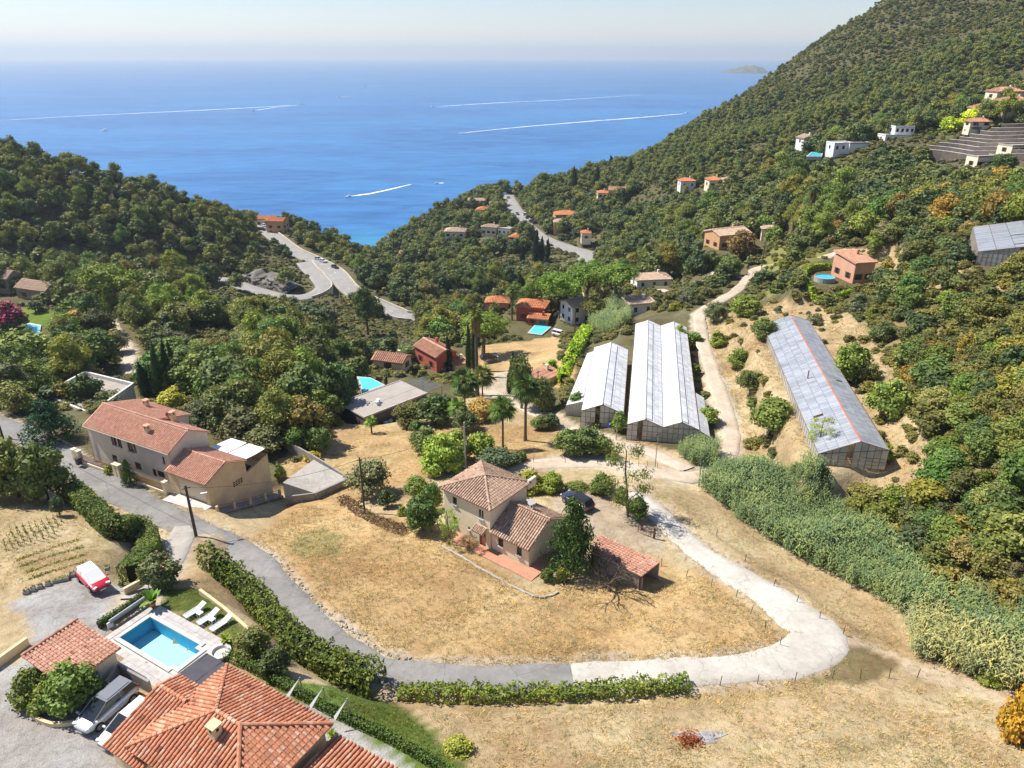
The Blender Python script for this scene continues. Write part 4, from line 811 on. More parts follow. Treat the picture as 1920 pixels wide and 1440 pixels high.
# gap strip between the slabs and the coping
g = MB()
for a, b_ in (((-.38, -.66), (7.7, -.36)), ((-.38, 3.14), (7.7, 3.5)), ((-.7, -.66), (-.34, 3.5)), ((7.32, -.66), (7.75, 3.5))): g.prism([pf(a[0], a[1]), pf(b_[0], a[1]), pf(b_[0], b_[1]), pf(a[0], b_[1])], 90.8, 90.985+.01*random.random())
g.build('edge_slab', 'coping', pt_)
for n0_, n1_ in ((-.34, .0), (2.8, 3.12)): g = MB(); g.prism([pf(6.4, n0_), pf(7.31, n0_), pf(7.31, n1_+(.33 if n0_ < 0 else 0)), pf(6.4, n1_)] if n0_ < 0 else [pf(6.4, n0_), pf(7.31, 2.37), pf(7.31, n1_), pf(6.4, n1_)], 90.7, 91.035); g.build('corner_slab', 'coping', pt_)
M('lounger_grey', (.52, .54, .57), .6, .05)
def lounger(u, v, ang, label):
    p = P(u, v, 91.0); t = thing('sun_lounger', label, 'sun lounger', p+np.array([0, 0, .0]), ang, 'sun loungers on the pool lawn')
    g = MB()
    for i in range(5): g.box((-.62+i*.26, 0, .33), (.235, .6, .03))
    g.build('seat', 'lounger_grey', t)
    g = MB(); roofslab(g, [(.55, -.3, .36), (.55, .3, .36), (1.22, .3, .62), (1.22, -.3, .62)], .035); g.build('backrest', 'lounger_grey', t)
    for sx in (-.55, .75):
        for sy in (-.27, .27): g = MB(); g.box((sx, sy, .16), (.07, .05, .32)); g.build('leg', 'white_metal', t)
    g = MB(); g.box((.05, .31, .34), (1.5, .04, .07)); g.box((.05, -.31, .34), (1.5, .04, .07)); g.build('frame', 'white_metal', t)
la = PA+R(84)
lounger(362, 1153, la, 'white sun lounger nearest the potted banana plant'); lounger(387, 1165.5, la, 'white sun lounger between the two small white tables'); lounger(411, 1177.5, la, 'white sun lounger nearest the yellow potted plant')
for (u, v), lab in (((376, 1156), 'small white side table beside the lounger nearest the banana plant'), ((399, 1168), 'small white side table beside the lounger nearest the yellow plant')):
    t = thing('side_table', lab, 'side table', P(u, v, 91), PA, 'side tables by the loungers'); g = MB(); g.box((0, 0, .42), (.45, .45, .05)); g.build('table_top', 'white_metal', t)
    for sx in (-.17, .17):
        for sy in (-.17, .17): g = MB(); g.box((sx, sy, .2), (.06, .06, .4)); g.build('leg', 'white_metal', t)
rl = thing('pool_cover_roller', 'grey rolled pool cover on a white stand beside the low hedge', 'pool cover', (0, 0, 91)); a, b_ = P(208, 1176, 91)-(0, 0, 91), P(275, 1130, 91)-(0, 0, 91); up = np.array([0, 0, .55])
g = MB(); g.tube([a+up, b_+up], .2, 10); g.build('roll', 'grey_metal', rl)
for q in (a, b_): g = MB(); g.box((q[0], q[1], .28), (.1, .5, .56), PA); g.build('stand', 'white_metal', rl)
g = MB(); g.lathe((0, 0, 0), [(.05, .0), (.75, .0), (.82, .4), (.86, .42), (.62, .42), (.55, .2)], 20); o = g.build('stone_basin', 'coping', loc=P(414, 1228, 90.98)); tag(o, 'round pale stone basin at the corner of the pool terrace', 'basin')

# ------------------------------------------------------------------ greenhouses
def glassmat(name, base, dirt, rough, tr_, thin=.15):
    m, nt, b = newmat(name); at = nn(nt, 'ShaderNodeAttribute', attribute_name='v')
    n1 = noise(nt, .22, 5, .65, 'World', 1.0); n2 = noise(nt, 1.6, 4, .6, 'World')
    c = mixc(nt, ramp(nt, n1, [(.48, (0,)*3), (.75, (.7,)*3)]), base, dirt); c = mixc(nt, 1, c, ramp(nt, at.outputs['Fac'], [(0, (.82,)*3), (.5, (1,)*3), (1, (1.12,)*3)]), 'MULTIPLY'); c = mixc(nt, 1, c, ramp(nt, n2, [(.3, (.9,)*3), (.7, (1.06,)*3)]), 'MULTIPLY')
    nt.links.new(c, b.inputs['Base Color']); b.inputs['Roughness'].default_value = rough; b.inputs['Alpha'].default_value = tr_; b.inputs['Specular IOR Level'].default_value = .5
    t = nn(nt, 'ShaderNodeBsdfTranslucent'); nt.links.new(c, t.inputs['Color']); x = nn(nt, 'ShaderNodeMixShader'); x.inputs[0].default_value = thin
    nt.links.new(b.outputs[0], x.inputs[1]); nt.links.new(t.outputs[0], x.inputs[2]); nt.links.new(x.outputs[0], nt.nodes['Material Output'].inputs['Surface'])
glassmat('whitewashed_glass', (.90, .91, .93), (.72, .73, .73), .4, 1.0, .22); glassmat('old_glass', (.42, .45, .50), (.27, .28, .28), .22, .93); glassmat('gable_glass', (.60, .60, .56), (.36, .33, .27), .3, .82); M('rust_frame', (.22, .13, .09), .8, .4, 2); M('red_ridge', (.55, .16, .08), .7, .2)
def panels(mb, a, b_, c, d, nu, nv, gap=.012, miss=0.0, jig=.008):
    """grid of separate panes over the quad a-b (eave) d-c (ridge)"""
    a, b_, c, d = map(V3, (a, b_, c, d)); nr = np.cross(b_-a, d-a); nr /= np.linalg.norm(nr)
    for i in range(nu):
        for j in range(nv):
            if random.random() < miss: continue
            q = [(i+gap*2)/nu, (i+1-gap*2)/nu]; r_ = [(j+gap)/nv, (j+1-gap)/nv]; o_ = nr*random.uniform(-jig, jig)
            P_ = lambda s, t: (a*(1-s)+b_*s)*(1-t)+(d*(1-s)+c*s)*t+o_
            mb.add([P_(q[0], r_[0]), P_(q[1], r_[0]), P_(q[1], r_[1]), P_(q[0], r_[1])], [[0, 1, 2, 3]], 0, random.random()*.98+.01)
def greenhouse(name, label, o, ax, L, spans, zb, roofm='whitewashed_glass', far_drop=0.0, vents=True, miss=.0, ridgem='grey_metal', prof=None):
    """o: near-left eave point (x,y,z eave); spans: widths; ax: axis angle"""
    e = np.array([math.cos(ax-math.pi/2), math.sin(ax-math.pi/2), 0]); f = np.array([math.cos(ax), math.sin(ax), -far_drop/L]); o = V3(o); up = np.array([0, 0, 1.0])
    t = thing(name, label, 'greenhouse', (0, 0, 0)); x = 0; rf = MB(); fr_ = MB(); gb = MB(); nb = int(L/.62)
    for k, wd in enumerate(spans):
        rh, rx, dr = prof if prof else (wd*.205, wd/2, 0); a = o+e*x; c = o+e*(x+wd)+up*dr; r_ = o+e*(x+rx)+up*rh
        panels(rf, a, a+f*L, r_+f*L, r_, nb, 4, miss=miss); panels(rf, r_, r_+f*L, c+f*L, c, nb, 4 if rx < wd*.6 else 3, miss=miss*1.5)
        for q in (a, r_, c): fr_.tube([q+up*.02, q+f*L+up*.02], .045, 5)
        for s_ in np.arange(0, L+.1, L/16): fr_.tube([a+f*s_-up*.04, r_+f*s_-up*.04, c+f*s_-up*.04], .035, 4)
        rg = MB(); rg.tube([r_+up*.06-f*.1, r_+f*L+up*.06], .09, 5); rg.build('ridge', ridgem, t)
        if vents:
            v0 = r_+(c-r_)*.03+up*.16; v1 = r_+(c-r_)*.36+up*.14; vm = MB(); panels(vm, v1+f*.4, v1+f*(L-1.2), v0+f*(L-1.2), v0+f*.4, int(L/1.3), 1, .01); o_ = vm.build('ridge_vent', roofm, t)
            vm = MB(); e0 = r_+(c-r_)*.36; 
            for h0, h1 in ((.02, .12),): vm.add([e0+f*.4+up*h0, e0+f*(L-1.2)+up*h0, v1+f*(L-1.2)-up*.02, v1+f*.4-up*.02], [[0, 1, 2, 3]])
            vm.build('vent_gap_shade', 'dark_metal', t)  # dark strip stands in for the shade in the open vent
        for q, sgn in ((np.zeros(3), 1), (f*L, -1)):          # gable ends
            ng = max(4, int(wd/.75)); top = lambda s: (rh*s/rx if s < rx else rh+(dr-rh)*(s-rx)/(wd-rx)); hz = lambda p: o[2]+p[2]*0-zb
            for i in range(ng):
                s0, s1 = wd*i/ng, wd*(i+1)/ng; b0 = o+e*(x+s0)+q; b1 = o+e*(x+s1)+q; z0 = zb-(far_drop if sgn < 0 else 0)
                if sgn > 0 and k == 0 and i == ng//2-1: continue                # doorway
                zz = [z0+(b0[2]-z0)*t_ for t_ in (0, .33, .66, 1)]
                for za, zc_ in zip(zz, zz[1:]): gb.add([(*b0[:2], za+.03), (*b1[:2], za+.03), (*b1[:2], zc_-.03), (*b0[:2], zc_-.03)], [[0, 1, 2, 3]], 0, random.random()*.98+.01)
                gb.add([(*b0[:2], b0[2]+.03), (*b1[:2], b1[2]+.03), (*b1[:2], b1[2]+top(s1)-.05), (*b0[:2], b0[2]+top(s0)-.05)], [[0, 1, 2, 3]], 0, random.random()*.98+.01)
                fr_.tube([(*b0[:2], z0-.3), (*b0[:2], b0[2]+top(s0)-.03)], .04, 4)
            fr_.tube([o+e*x+q, o+e*(x+rx)+up*rh+q], .06, 4); fr_.tube([o+e*(x+rx)+up*rh+q, o+e*(x+wd)+up*dr+q], .06, 4); fr_.tube([o+e*x+q, o+e*(x+wd)+up*dr+q], .05, 4)
        x += wd
    for q, d_ in ((o, 0), (o+e*x+up*(prof[2] if prof else 0), 1)):                            # side walls
        ns = int(L/1.2)
        for i in range(ns):
            a = q+f*L*i/ns; c = q+f*L*(i+1)/ns; gb.add([(*a[:2], zb-far_drop*i/ns+.0), (*c[:2], zb-far_drop*(i+1)/ns), (c[0], c[1], c[2]-.04), (a[0], a[1], a[2]-.04)], [[0, 1, 2, 3] if d_ else [3, 2, 1, 0]], 0, random.random()*.98+.01)
            fr_.tube([(a[0], a[1], zb-far_drop*i/ns-.4), a], .04, 4)
    tag(rf.build('roof_panes', roofm, t), kind='stuff'); tag(gb.build('wall_panes', 'gable_glass', t), kind='stuff'); fr_.build('frame', 'rust_frame', t)
    return t, e, f
g1, e, f = greenhouse('greenhouse', 'double whitewashed greenhouse with two long ridges', (17.7, 99.3, 83.4), R(79.7), 50.5, [5.4, 5.4], 80.6, far_drop=1.4)
rf = MB(); q0 = V3((17.7, 99.3, 83.3))+e*10.85; panels(rf, q0+e*1.6-(0, 0, .9), q0+e*1.6+f*15-(0, 0, .9), q0+f*15, q0, 20, 2); tag(rf.build('annex_panes', 'whitewashed_glass', g1), kind='stuff'); rf = MB(); wallstrip(rf, np.array([q0+e*1.6, q0+e*1.6+f*15])-(0, 0, .95), 0, .08, 1.9); rf.build('annex_wall', 'grey_stone', g1)
g2, e, f = greenhouse('greenhouse', 'single whitewashed greenhouse with a sloping side, left of the double one', (11.2, 105.6, 82.6), R(80.2), 31.0, [6.8], 79.6, far_drop=1.0)
rf = MB(); q0 = V3((11.2, 105.6, 82.5))+f*4; q1 = q0+f*25; panels(rf, q0-e*2.8-(0, 0, .9), q1-e*1.2-(0, 0, .5), q1, q0, 40, 3); tag(rf.build('side_panes', 'whitewashed_glass', g2), kind='stuff')
rf = MB()
for i in range(5): rf.add([q0-e*(2.8-i*.56)-(0, 0, .95-.18*i), q0-e*(2.8-(i+1)*.56+.03)-(0, 0, .77-.18*i), q0-e*(2.8-(i+1)*.56+.03)-(0, 0, 3), q0-e*(2.8-i*.56)-(0, 0, 3)], [[0, 1, 2, 3]], 0, .5)
wallstrip(rf, np.array([q0-e*2.8-(0, 0, .95), q1-e*1.2-(0, 0, .6)]), 0, .06, 2.2); rf.build('side_wall', 'gable_glass', g2)
g3, e, f = greenhouse('greenhouse', 'grey glass greenhouse with red ridge on the scrubby slope', (38.9, 80.6, 88.9), R(80.2), 50.5, [8.2], 87.4, 'old_glass', .4, False, .004, 'red_ridge', prof=(2.2, 4.7, 1.3))
g = MB(); q = V3((38.9, 80.6, 88.9))+e*2.6+f*22+(0, 0, 1.3); g.tube([q, q+(0, 0, 1.3)], .09, 6); g.build('flue', 'iron_red', g3)
g4, e, f = greenhouse('greenhouse', 'weathered greenhouse with broken panes at the right edge of the scene', P(1834, 472, 102.2), R(62), 24, [14], 99.6, 'old_glass', 0, False, .02, prof=(2.8, 11, 2.2)); _o = P(1834, 472, 102.2); GH4 = [(_o+e*a+f*b_)[:2] for a, b_ in ((-1.5, -1), (15.5, -1), (15.5, 25), (-1.5, 25))]

# ------------------------------------------------------------------ houses farther off
def farhouse(name, label, u, v, z, ang, w_, d_, h, kind='hip', wallm='cream_render', roofm='roof_far', rise=1.4, wins=(3, 1), off=0.0, chim=True, cat='house', ter=None):
    c0 = G(u, v) if z is None else P(u, v, z); t = thing(name, label, cat, c0, R(ang)); a, b_, c, d = (-w_/2, 0), (w_/2, 0), (w_/2, d_), (-w_/2, d_)
    g = MB(); g.prism([a, b_, c, d], -2.5, h)
    if kind == 'gable': 
        for s_ in (-1, 1): g.poly([(s_*w_/2, 0, h), (s_*w_/2, d_, h), (s_*w_/2, d_/2, h+rise-.05)][::s_])
    if kind == 'gabley': 
        for n_, k_ in ((0, 1), (d_, -1)): g.poly([(-w_/2, n_, h), (w_/2, n_, h), (0, n_, h+rise-.05)][::k_])
    g.build('wall', wallm, t); g = MB(); ov = .35
    A, B, C, D_ = (-w_/2-ov, -ov, h), (w_/2+ov, -ov, h), (w_/2+ov, d_+ov, h), (-w_/2-ov, d_+ov, h)
    if kind == 'hip':
        if w_ > d_: r0, r1 = (-w_/2+d_/2, d_/2, h+rise), (w_/2-d_/2+.01, d_/2, h+rise)
        else: r0, r1 = (0, w_/2, h+rise), (0, d_-w_/2+.01, h+rise)
        pl = [[A, B, r1, r0], [C, D_, r0, r1], [B, C, r1], [D_, A, r0]] if w_ > d_ else [[A, B, r0], [C, D_, r1], [B, C, r1, r0], [D_, A, r0, r1]]
    elif kind == 'gable': r0, r1 = (-w_/2-ov, d_/2, h+rise), (w_/2+ov, d_/2, h+rise); pl = [[A, B, r1, r0], [C, D_, r0, r1]]
    elif kind == 'gabley': r0, r1 = (0, -ov, h+rise), (0, d_+ov, h+rise); pl = [[B, C, r1, r0], [D_, A, r0, r1]]
    elif kind == 'mono': pl = [[A, B, (C[0], C[1], h+rise), (D_[0], D_[1], h+rise)]]
    else: pl = [[(-w_/2, 0, h+.02), (w_/2, 0, h+.02), (w_/2, d_, h+.02), (-w_/2, d_, h+.02)]]; 
    for p_ in pl: roofslab(g, p_, .22)
    if kind == 'flat':
        for x0, y0, dx, dy in ((0, .1, w_, .2), (0, d_-.1, w_, .2), (-w_/2+.1, d_/2, .2, d_-.4), (w_/2-.1, d_/2, .2, d_-.4)): g.box((x0, y0, h+.2), (dx, dy, .4))
    ro_ = g.build('roof', roofm, t)
    if kind not in ('flat',):
        rows = MB()                                            # tile courses as ribs down the slope
        for p_ in pl:
            p_ = [V3(q) for q in p_]; nr = np.cross(p_[1]-p_[0], p_[2]-p_[0]); nr = nr if nr[2] > 0 else -nr; dn = np.array([nr[0], nr[1], 0]); 
            if np.linalg.norm(dn) < 1e-6: continue
            put_tiles(rows, tiles(p_, (*dn[:2], -1), .5, 1.1, .2), .2, 1.1)
        tag(rows.build('roof_tiles', roofm, ro_), kind='stuff')
    if chim and kind != 'flat': g = MB(); g.box((w_*.22, d_*.62, h+rise*.7+.4), (.6, .6, 1.4)); g.build('chimney', wallm, ro_)
    nw, ns = wins; fl = max(1, int(round(h/2.9))); wm = MB(); wm.box((0, 0, .62), (.95, .12, 1.25)); wme = wm.mesh('window', ['glass_dark']); sm = MB(); sm.box((0, 0, .62), (.42, .08, 1.25)); sme = sm.mesh('shutter', ['brown_wood'])
    for k in range(fl):
        for side, cnt, ln in ((0, nw, w_), (1, ns, d_), (2, ns, d_)):
            for i in range(cnt):
                q = (i+.5)/cnt*ln; loc, rz = ((-w_/2+q, -.02, .9+k*2.85), 0) if side == 0 else (((w_/2+.02) if side == 1 else (-w_/2-.02), q, .9+k*2.85), math.pi/2)
                if loc[2]+1.2 > h: continue
                o = link('window', wme, t, loc, rz)
                if wallm != 'white_render':
                    for sx in (-.72, .72): link('shutter', sme, o, (sx, 0, 0))
    return t
fl = [
 ('red_house', 'red house with orange hipped roof beside the turquoise valley pool', 994, 603, 62.3, -14, 8.5, 7, 4.6, 'hip', 'red_render', 'roof_far_orange', 1.3, (2, 1)),
 ('red_annex', 'low red annex with orange roof in front of the red house by the pool', 1008, 612, 62.2, -16, 6.0, 2.6, 2.4, 'mono', 'red_render', 'roof_far_orange', .9, (2, 0)),
 ('white_house', 'tall white house with beige roof just beyond the small greenhouse', 1090, 607, 63.4, 28, 6.5, 6.5, 5.6, 'gable', 'white_render', 'roof_far_beige', 1.1, (2, 2)),
 ('open_barn', 'white open-fronted shelter with flat beige tiled roof above the greenhouses', 1203, 590, 71, 14, 7.4, 5, 3.2, 'mono', 'white_render', 'roof_far_beige', .5, (2, 1)),
 ('orange_roof_house', 'house with a long orange roof behind the umbrella pines', 1195, 514, 58.5, 16, 14, 7, 3.6, 'gable', 'cream_render', 'roof_far_orange', 1.9, (3, 1)),
 ('beige_roof_house', 'low house with broad beige roof above the open shelter', 1226, 541, 66, 8, 11.5, 7, 3.0, 'hip', 'white_render', 'roof_far_beige', 1.4, (3, 1)),
 ('apricot_house', 'apricot villa with beige roof above the winding dirt road', 1376, 466, 78, 22, 12, 8, 4.6, 'gable', 'orange_render', 'roof_far_beige', 1.3, (3, 2)),
 ('garden_hut', 'small hut with tiled roof right of the apricot villa', 1442, 444, 79.5, -12, 5, 4, 2.6, 'hip', 'cream_render', 'roof_far_beige', 1.0, (1, 1)),
 ('pink_house', 'salmon pink house beside the round above-ground pool', 1616, 531, 88, 12, 5.0, 8, 4.8, 'mono', 'pink_render', 'roof_far', .9, (2, 2)),
 ('stone_house', 'long stone house with pale tiled roof at the left edge', 62, 563, 64.5, -20, 13, 6.5, 3.6, 'gable', 'stone_wall', 'roof_far_beige', 2.0, (2, 1)),
 ('stone_house', 'stone cottage cut by the left picture edge, behind the long stone house', -2, 545, 65.5, -14, 9, 6, 4.2, 'gable', 'stone_wall', 'roof_far_beige', 2.0, (2, 1)),
 ('russet_house', 'russet house with tiled roof among cypresses behind two parked dark cars', 838, 694, 68, 38, 5.5, 9.5, 3.9, 'gabley', 'red_render', 'roof_far', 1.5, (1, 2)),
 ('tiled_shed', 'tiny tiled shed below the row of cypresses', 866, 694, 68, 30, 3.4, 3, 1.6, 'mono', 'cream_render', 'roof_far', .7, (0, 0)),
 ('hidden_cottage', 'cottage roof showing between trees above the blue pool', 728, 697, 69, -18, 7.5, 4.5, 2.6, 'gable', 'cream_render', 'roof_far', 1.1, (1, 1)),
 ('sunken_house', 'low tiled roof showing among trees left of the dark cypress', 400, 622, 63, -8, 12, 5, 2.4, 'gable', 'cream_render', 'roof_far_beige', 1.2, (2, 1)),
 ('tiled_shed', 'tiled shed on the slope left of the single greenhouse', 1034, 722, 75, 48, 5.5, 3.6, 1.8, 'mono', 'cream_render', 'roof_far', .8, (0, 1)),
 ('sea_villa', 'three-storey cream villa standing on the headland above the sea', 853, 464, 33.5, -4, 11.5, 9, 9.2, 'hip', 'cream_render', 'roof_far_beige', 1.6, (3, 2)),
 ('roadside_inn', 'ochre roadside building with orange roofs at the seaward end of the road', 517, 440, 43.5, -8, 10, 8, 7.5, 'gable', 'orange_render', 'roof_far_orange', 1.2, (2, 2)),
 ('roadside_annex', 'low annex with orange roof left of the roadside building', 498, 424, 44.2, -10, 12, 8, 4.0, 'gable', 'cream_render', 'roof_far_orange', 1.2, (3, 1)),
 ('coast_house', 'orange roofed house just below the straight coast road', 905, 406, 40, -12, 9, 8, 4.2, 'hip', 'cream_render', 'roof_far_orange', 1.6, (2, 1)),
 ('coast_house', 'pale house with tiled roof close to the row of parked cars', 930, 398, 41.5, -20, 9, 8, 6.0, 'hip', 'white_render', 'roof_far', 1.4, (3, 1)),
 ('coast_house', 'salmon house below the road behind the pointed cypresses', 966, 462, 37, -26, 8, 13, 5.0, 'hip', 'pink_render', 'roof_far_orange', 1.6, (2, 2)),
 ('coast_house', 'cream house right of the cypress group below the coast road', 985, 478, 37, -14, 7, 6, 5.0, 'hip', 'cream_render', 'roof_far', 1.3, (2, 1)),
 ('orange_villa', 'wide orange roofed villa above the roadside car park', 1062, 416, 46, 6, 13, 8, 4.2, 'hip', 'orange_render', 'roof_far_orange', 1.8, (3, 1)),
 ('orange_villa', 'small ochre villa below the wide villa by the car park', 1050, 432, 45, 0, 7, 6, 4.6, 'hip', 'orange_render', 'roof_far_beige', 1.4, (2, 1)),
 ('garden_pavilion', 'round-looking pavilion with bright orange roof above the coast road', 1099, 450, 45, 0, 5, 5, 3.6, 'hip', 'cream_render', 'roof_far_orange', 1.4, (1, 1)),
 ('terraced_villa', 'stepped pinkish villa high on the wooded headland', 1165, 372, 58, -8, 15, 8, 4.6, 'gable', 'pink_render', 'roof_far', 1.5, (4, 1)),
 ('white_cottage', 'small white cottage with orange roof right of the stepped villa', 1217, 364, 60, 10, 7, 7, 4.2, 'hip', 'white_render', 'roof_far_orange', 1.4, (2, 1)),
 ('wood_house', 'house with red roof half hidden by tall pines', 1342, 352, 75, 5, 7, 7, 3.6, 'hip', 'cream_render', 'roof_far_orange', 1.4, (2, 1)),
 ('wood_house', 'house with beige roof under the big pines right of the red-roofed one', 1372, 350, 76, 0, 8, 6, 3.2, 'hip', 'cream_render', 'roof_far_beige', 1.2, (2, 1)),
 ('small_villa', 'small white villa with tiled roof highest above the hillside pool', 1519, 272, 100, 12, 6.5, 6, 2.8, 'gabley', 'white_render', 'roof_far_beige', 1.3, (2, 1)),
 ('terrace_villa', 'white flat-roofed villa with planted terrace beside the hillside pool', 1580, 284, 100.5, 10, 8, 6, 3.0, 'flat', 'white_render', 'white_render', 0, (3, 1)),
 ('terrace_villa', 'long low white flat-roofed block right of the planted villa', 1612, 279, 101.5, 8, 9, 5, 2.0, 'flat', 'white_render', 'grey_roof', 0, (3, 1)),
 ('modern_villa', 'lower white block of the modern hillside villa', 1690, 268, 103.5, 4, 14, 6, 2.8, 'flat', 'white_render', 'white_render', 0, (5, 1)),
 ('modern_villa', 'upper white block of the modern hillside villa', 1695, 252, 106.5, 4, 8, 6, 2.8, 'flat', 'white_render', 'white_render', 0, (4, 1)),
 ('hill_house', 'beige house with tiled hip roof above the bright yellow tree', 1853, 226, 112.5, 4, 9, 7, 4.4, 'hip', 'cream_render', 'roof_far', 1.7, (3, 1)),
 ('hill_house', 'house with orange roof at the right edge above the terraced wall', 1908, 214, 115, 4, 12, 8, 4.4, 'hip', 'cream_render', 'roof_far', 1.6, (3, 1)),
 ('hill_house', 'low tiled annex in front of the beige hill house', 1838, 240, 110.5, 0, 8, 4, 2.2, 'hip', 'cream_render', 'roof_far', 1.2, (2, 1)),
 ('hill_house', 'small cottage with tiled roof left of the bright yellow trees', 1738, 222, None, 10, 7, 4.5, 2.4, 'hip', 'cream_render', 'roof_far', 1.3, (2, 1)),
 ('hill_house', 'farthest tiled house high on the right mountainside', 1892, 188, 119, 4, 11, 7, 3.2, 'hip', 'cream_render', 'roof_far', 1.6, (2, 1)),
 ('block_building', 'cream flat-roofed building below the dark terraced walls', 1850, 316, 102, 10, 8, 5, 3.6, 'flat', 'cream_render', 'grey_roof', 0, (4, 1)),
 ('block_building', 'taller cream flat-roofed building at the foot of the terraced walls', 1915, 308, 103, 10, 10, 6, 5.6, 'flat', 'cream_render', 'grey_roof', 0, (4, 1)),
 ('shore_cottage', 'small orange-roofed cottage among pines nearest the shore', 761, 484, 22, 6, 7, 6, 3.0, 'hip', 'cream_render', 'roof_far_orange', 1.3, (2, 1)),
 ('shore_cottage', 'small cottage with pale orange roof right of the shore cottage', 793, 490, 26, -8, 7, 6, 3.0, 'hip', 'yellow_render', 'roof_far_orange', 1.3, (2, 1)),
 ('coast_house', 'long pinkish house between the sea villa and the straight road', 916, 440, 39.5, -18, 9, 7, 4.4, 'hip', 'cream_render', 'roof_far_beige', 1.4, (3, 1)),
 ('coast_house', 'white house with flat roof directly below the road parapet', 945, 440, 40, -24, 8, 7, 3.4, 'flat', 'white_render', 'grey_roof', 0, (3, 1)),
 ('clifftop_house', 'grey stone house on the cliff edge left of the parked row', 895, 386, 40.5, -6, 13, 7, 3.6, 'gable', 'stone_wall', 'roof_far_beige', 1.2, (3, 1)),
 ('wood_house', 'little house with orange roof among trees left of the stepped villa', 1130, 372, 57, 0, 6, 6, 3.2, 'hip', 'cream_render', 'roof_far_orange', 1.3, (2, 1)),
 ('wood_house', 'pale house with orange roof below the red-roofed one in the pines', 1290, 352, 72, 4, 8, 6, 3.4, 'hip', 'white_render', 'roof_far_orange', 1.3, (2, 1)),
 ('valley_house', 'house with orange roof peeping out left of the red house', 932, 588, 53, -6, 8, 6, 4.0, 'hip', 'pink_render', 'roof_far_orange', 1.4, (2, 1)),
 ('valley_house', 'small yellow house under the umbrella pines', 1112, 570, 60, 4, 6, 5, 4.4, 'hip', 'yellow_render', 'roof_far_beige', 1.2, (2, 1)),
 ('pool_hut', 'small white hut left of the dirt track', 185, 606, 67.5, 10, 4.2, 2.6, 2.0, 'flat', 'white_render', 'white_render', 0, (1, 0)),
]
for a in fl: farhouse(*a)
# grey flat-roofed house with pergola
tz = 77.6; q = [P(u, v, tz) for u, v in ((645, 752), (762, 713), (802, 737), (683, 783))]; o0 = q[3]; ang = math.atan2(*(q[2]-q[3])[[1, 0]]); w_ = np.linalg.norm(q[2]-q[3]); d_ = np.linalg.norm(q[0]-q[3])
gt = thing('flat_house', 'long dark house with flat beige roof near the blue valley pool', 'house', (*o0[:2], 74.0), ang)
g = MB(); hw = [(1.5, 2.4, 1, 2.2), (7.0, 8.6, .9, 2.3), (10, 11.4, .9, 2.3)]; wall(g, (.2, .2), (w_-.2, .2), -1.5, 3.4, hw); wall(g, (w_-.2, .2), (w_-.2, d_-.2), -1.5, 3.4); wall(g, (w_-.2, d_-.2), (.2, d_-.2), -1.5, 3.4); wall(g, (.2, d_-.2), (.2, .2), -1.5, 3.4); g.build('wall', 'dark_clad', gt)
for h in hw: window(gt, (.2, .2), (w_-.2, .2), h, .12, 'dark_metal', None, 0)
g = MB(); g.box((w_/2, d_/2, 3.5), (w_, d_, .22)); g.build('roof', 'grey_roof', gt); g = MB(); g.box((w_/2, .08, 3.66), (w_, .16, .12)); g.box((w_/2, d_-.08, 3.66), (w_, .16, .12)); g.box((w_*.62, d_*.4, 3.63), (w_*.7, .06, .04)); g.build('roof_edge', 'coping', gt)
for x, y in ((4.6, 2.6), (5.3, 3.2)): g = MB(); g.box((x, y, 3.9), (.5, .5, .6)); g.box((x, y, 4.25), (.65, .65, .1)); g.build('roof_vent', 'white_metal', gt)
for x in (4.2, 5.2): g = MB(); g.box((x, -.25, 1.1), (.75, .35, .65)); g.build('air_conditioner', 'white_metal', gt)
pg = thing('pergola', 'grey slatted pergola at the end of the flat-roofed house', 'pergola', (*o0[:2], 74.0), ang)
for i in range(10): g = MB(); g.box((w_+.5+i*.42, d_*.5, 3.3), (.08, d_*.75, .1)); g.build('slat', 'grey_metal', pg)
for x in (w_+.2, w_+4.4):
    for y in (d_*.15, d_*.85): g = MB(); g.box((x, y, 1.4), (.12, .12, 3.8)); g.build('post', 'grey_metal', pg)
for y in (d_*.15, d_*.85): g = MB(); g.box((w_+2.3, y, 3.18), (4.4, .1, .14)); g.build('beam', 'grey_metal', pg)
# white flat-roofed modern house on the left
q = [P(u, v, 78) for u, v in ((82, 742), (160, 700), (250, 722), (170, 778))]; cen = sum(q)/4; wt = thing('modern_house', 'white modern house with flat grey roof behind the spreading conifer', 'house', (*cen[:2], 74)); g = MB()
lq = [x[:2]-cen[:2] for x in q]; g.prism(lq, -1.5, 3.7); g.build('wall', 'white_render', wt); g = MB(); g.poly([(*x, 3.72) for x in lq][::-1] if False else [(*x, 3.72) for x in lq]); g.build('roof', 'grey_roof', wt)
for i in range(4): g = MB(); a, b_ = lq[i], lq[(i+1) % 4]; wallstrip(g, np.array([(*a, 3.7), (*b_, 3.7)]), .75, .35, .0); g.build('parapet', 'white_render', wt)
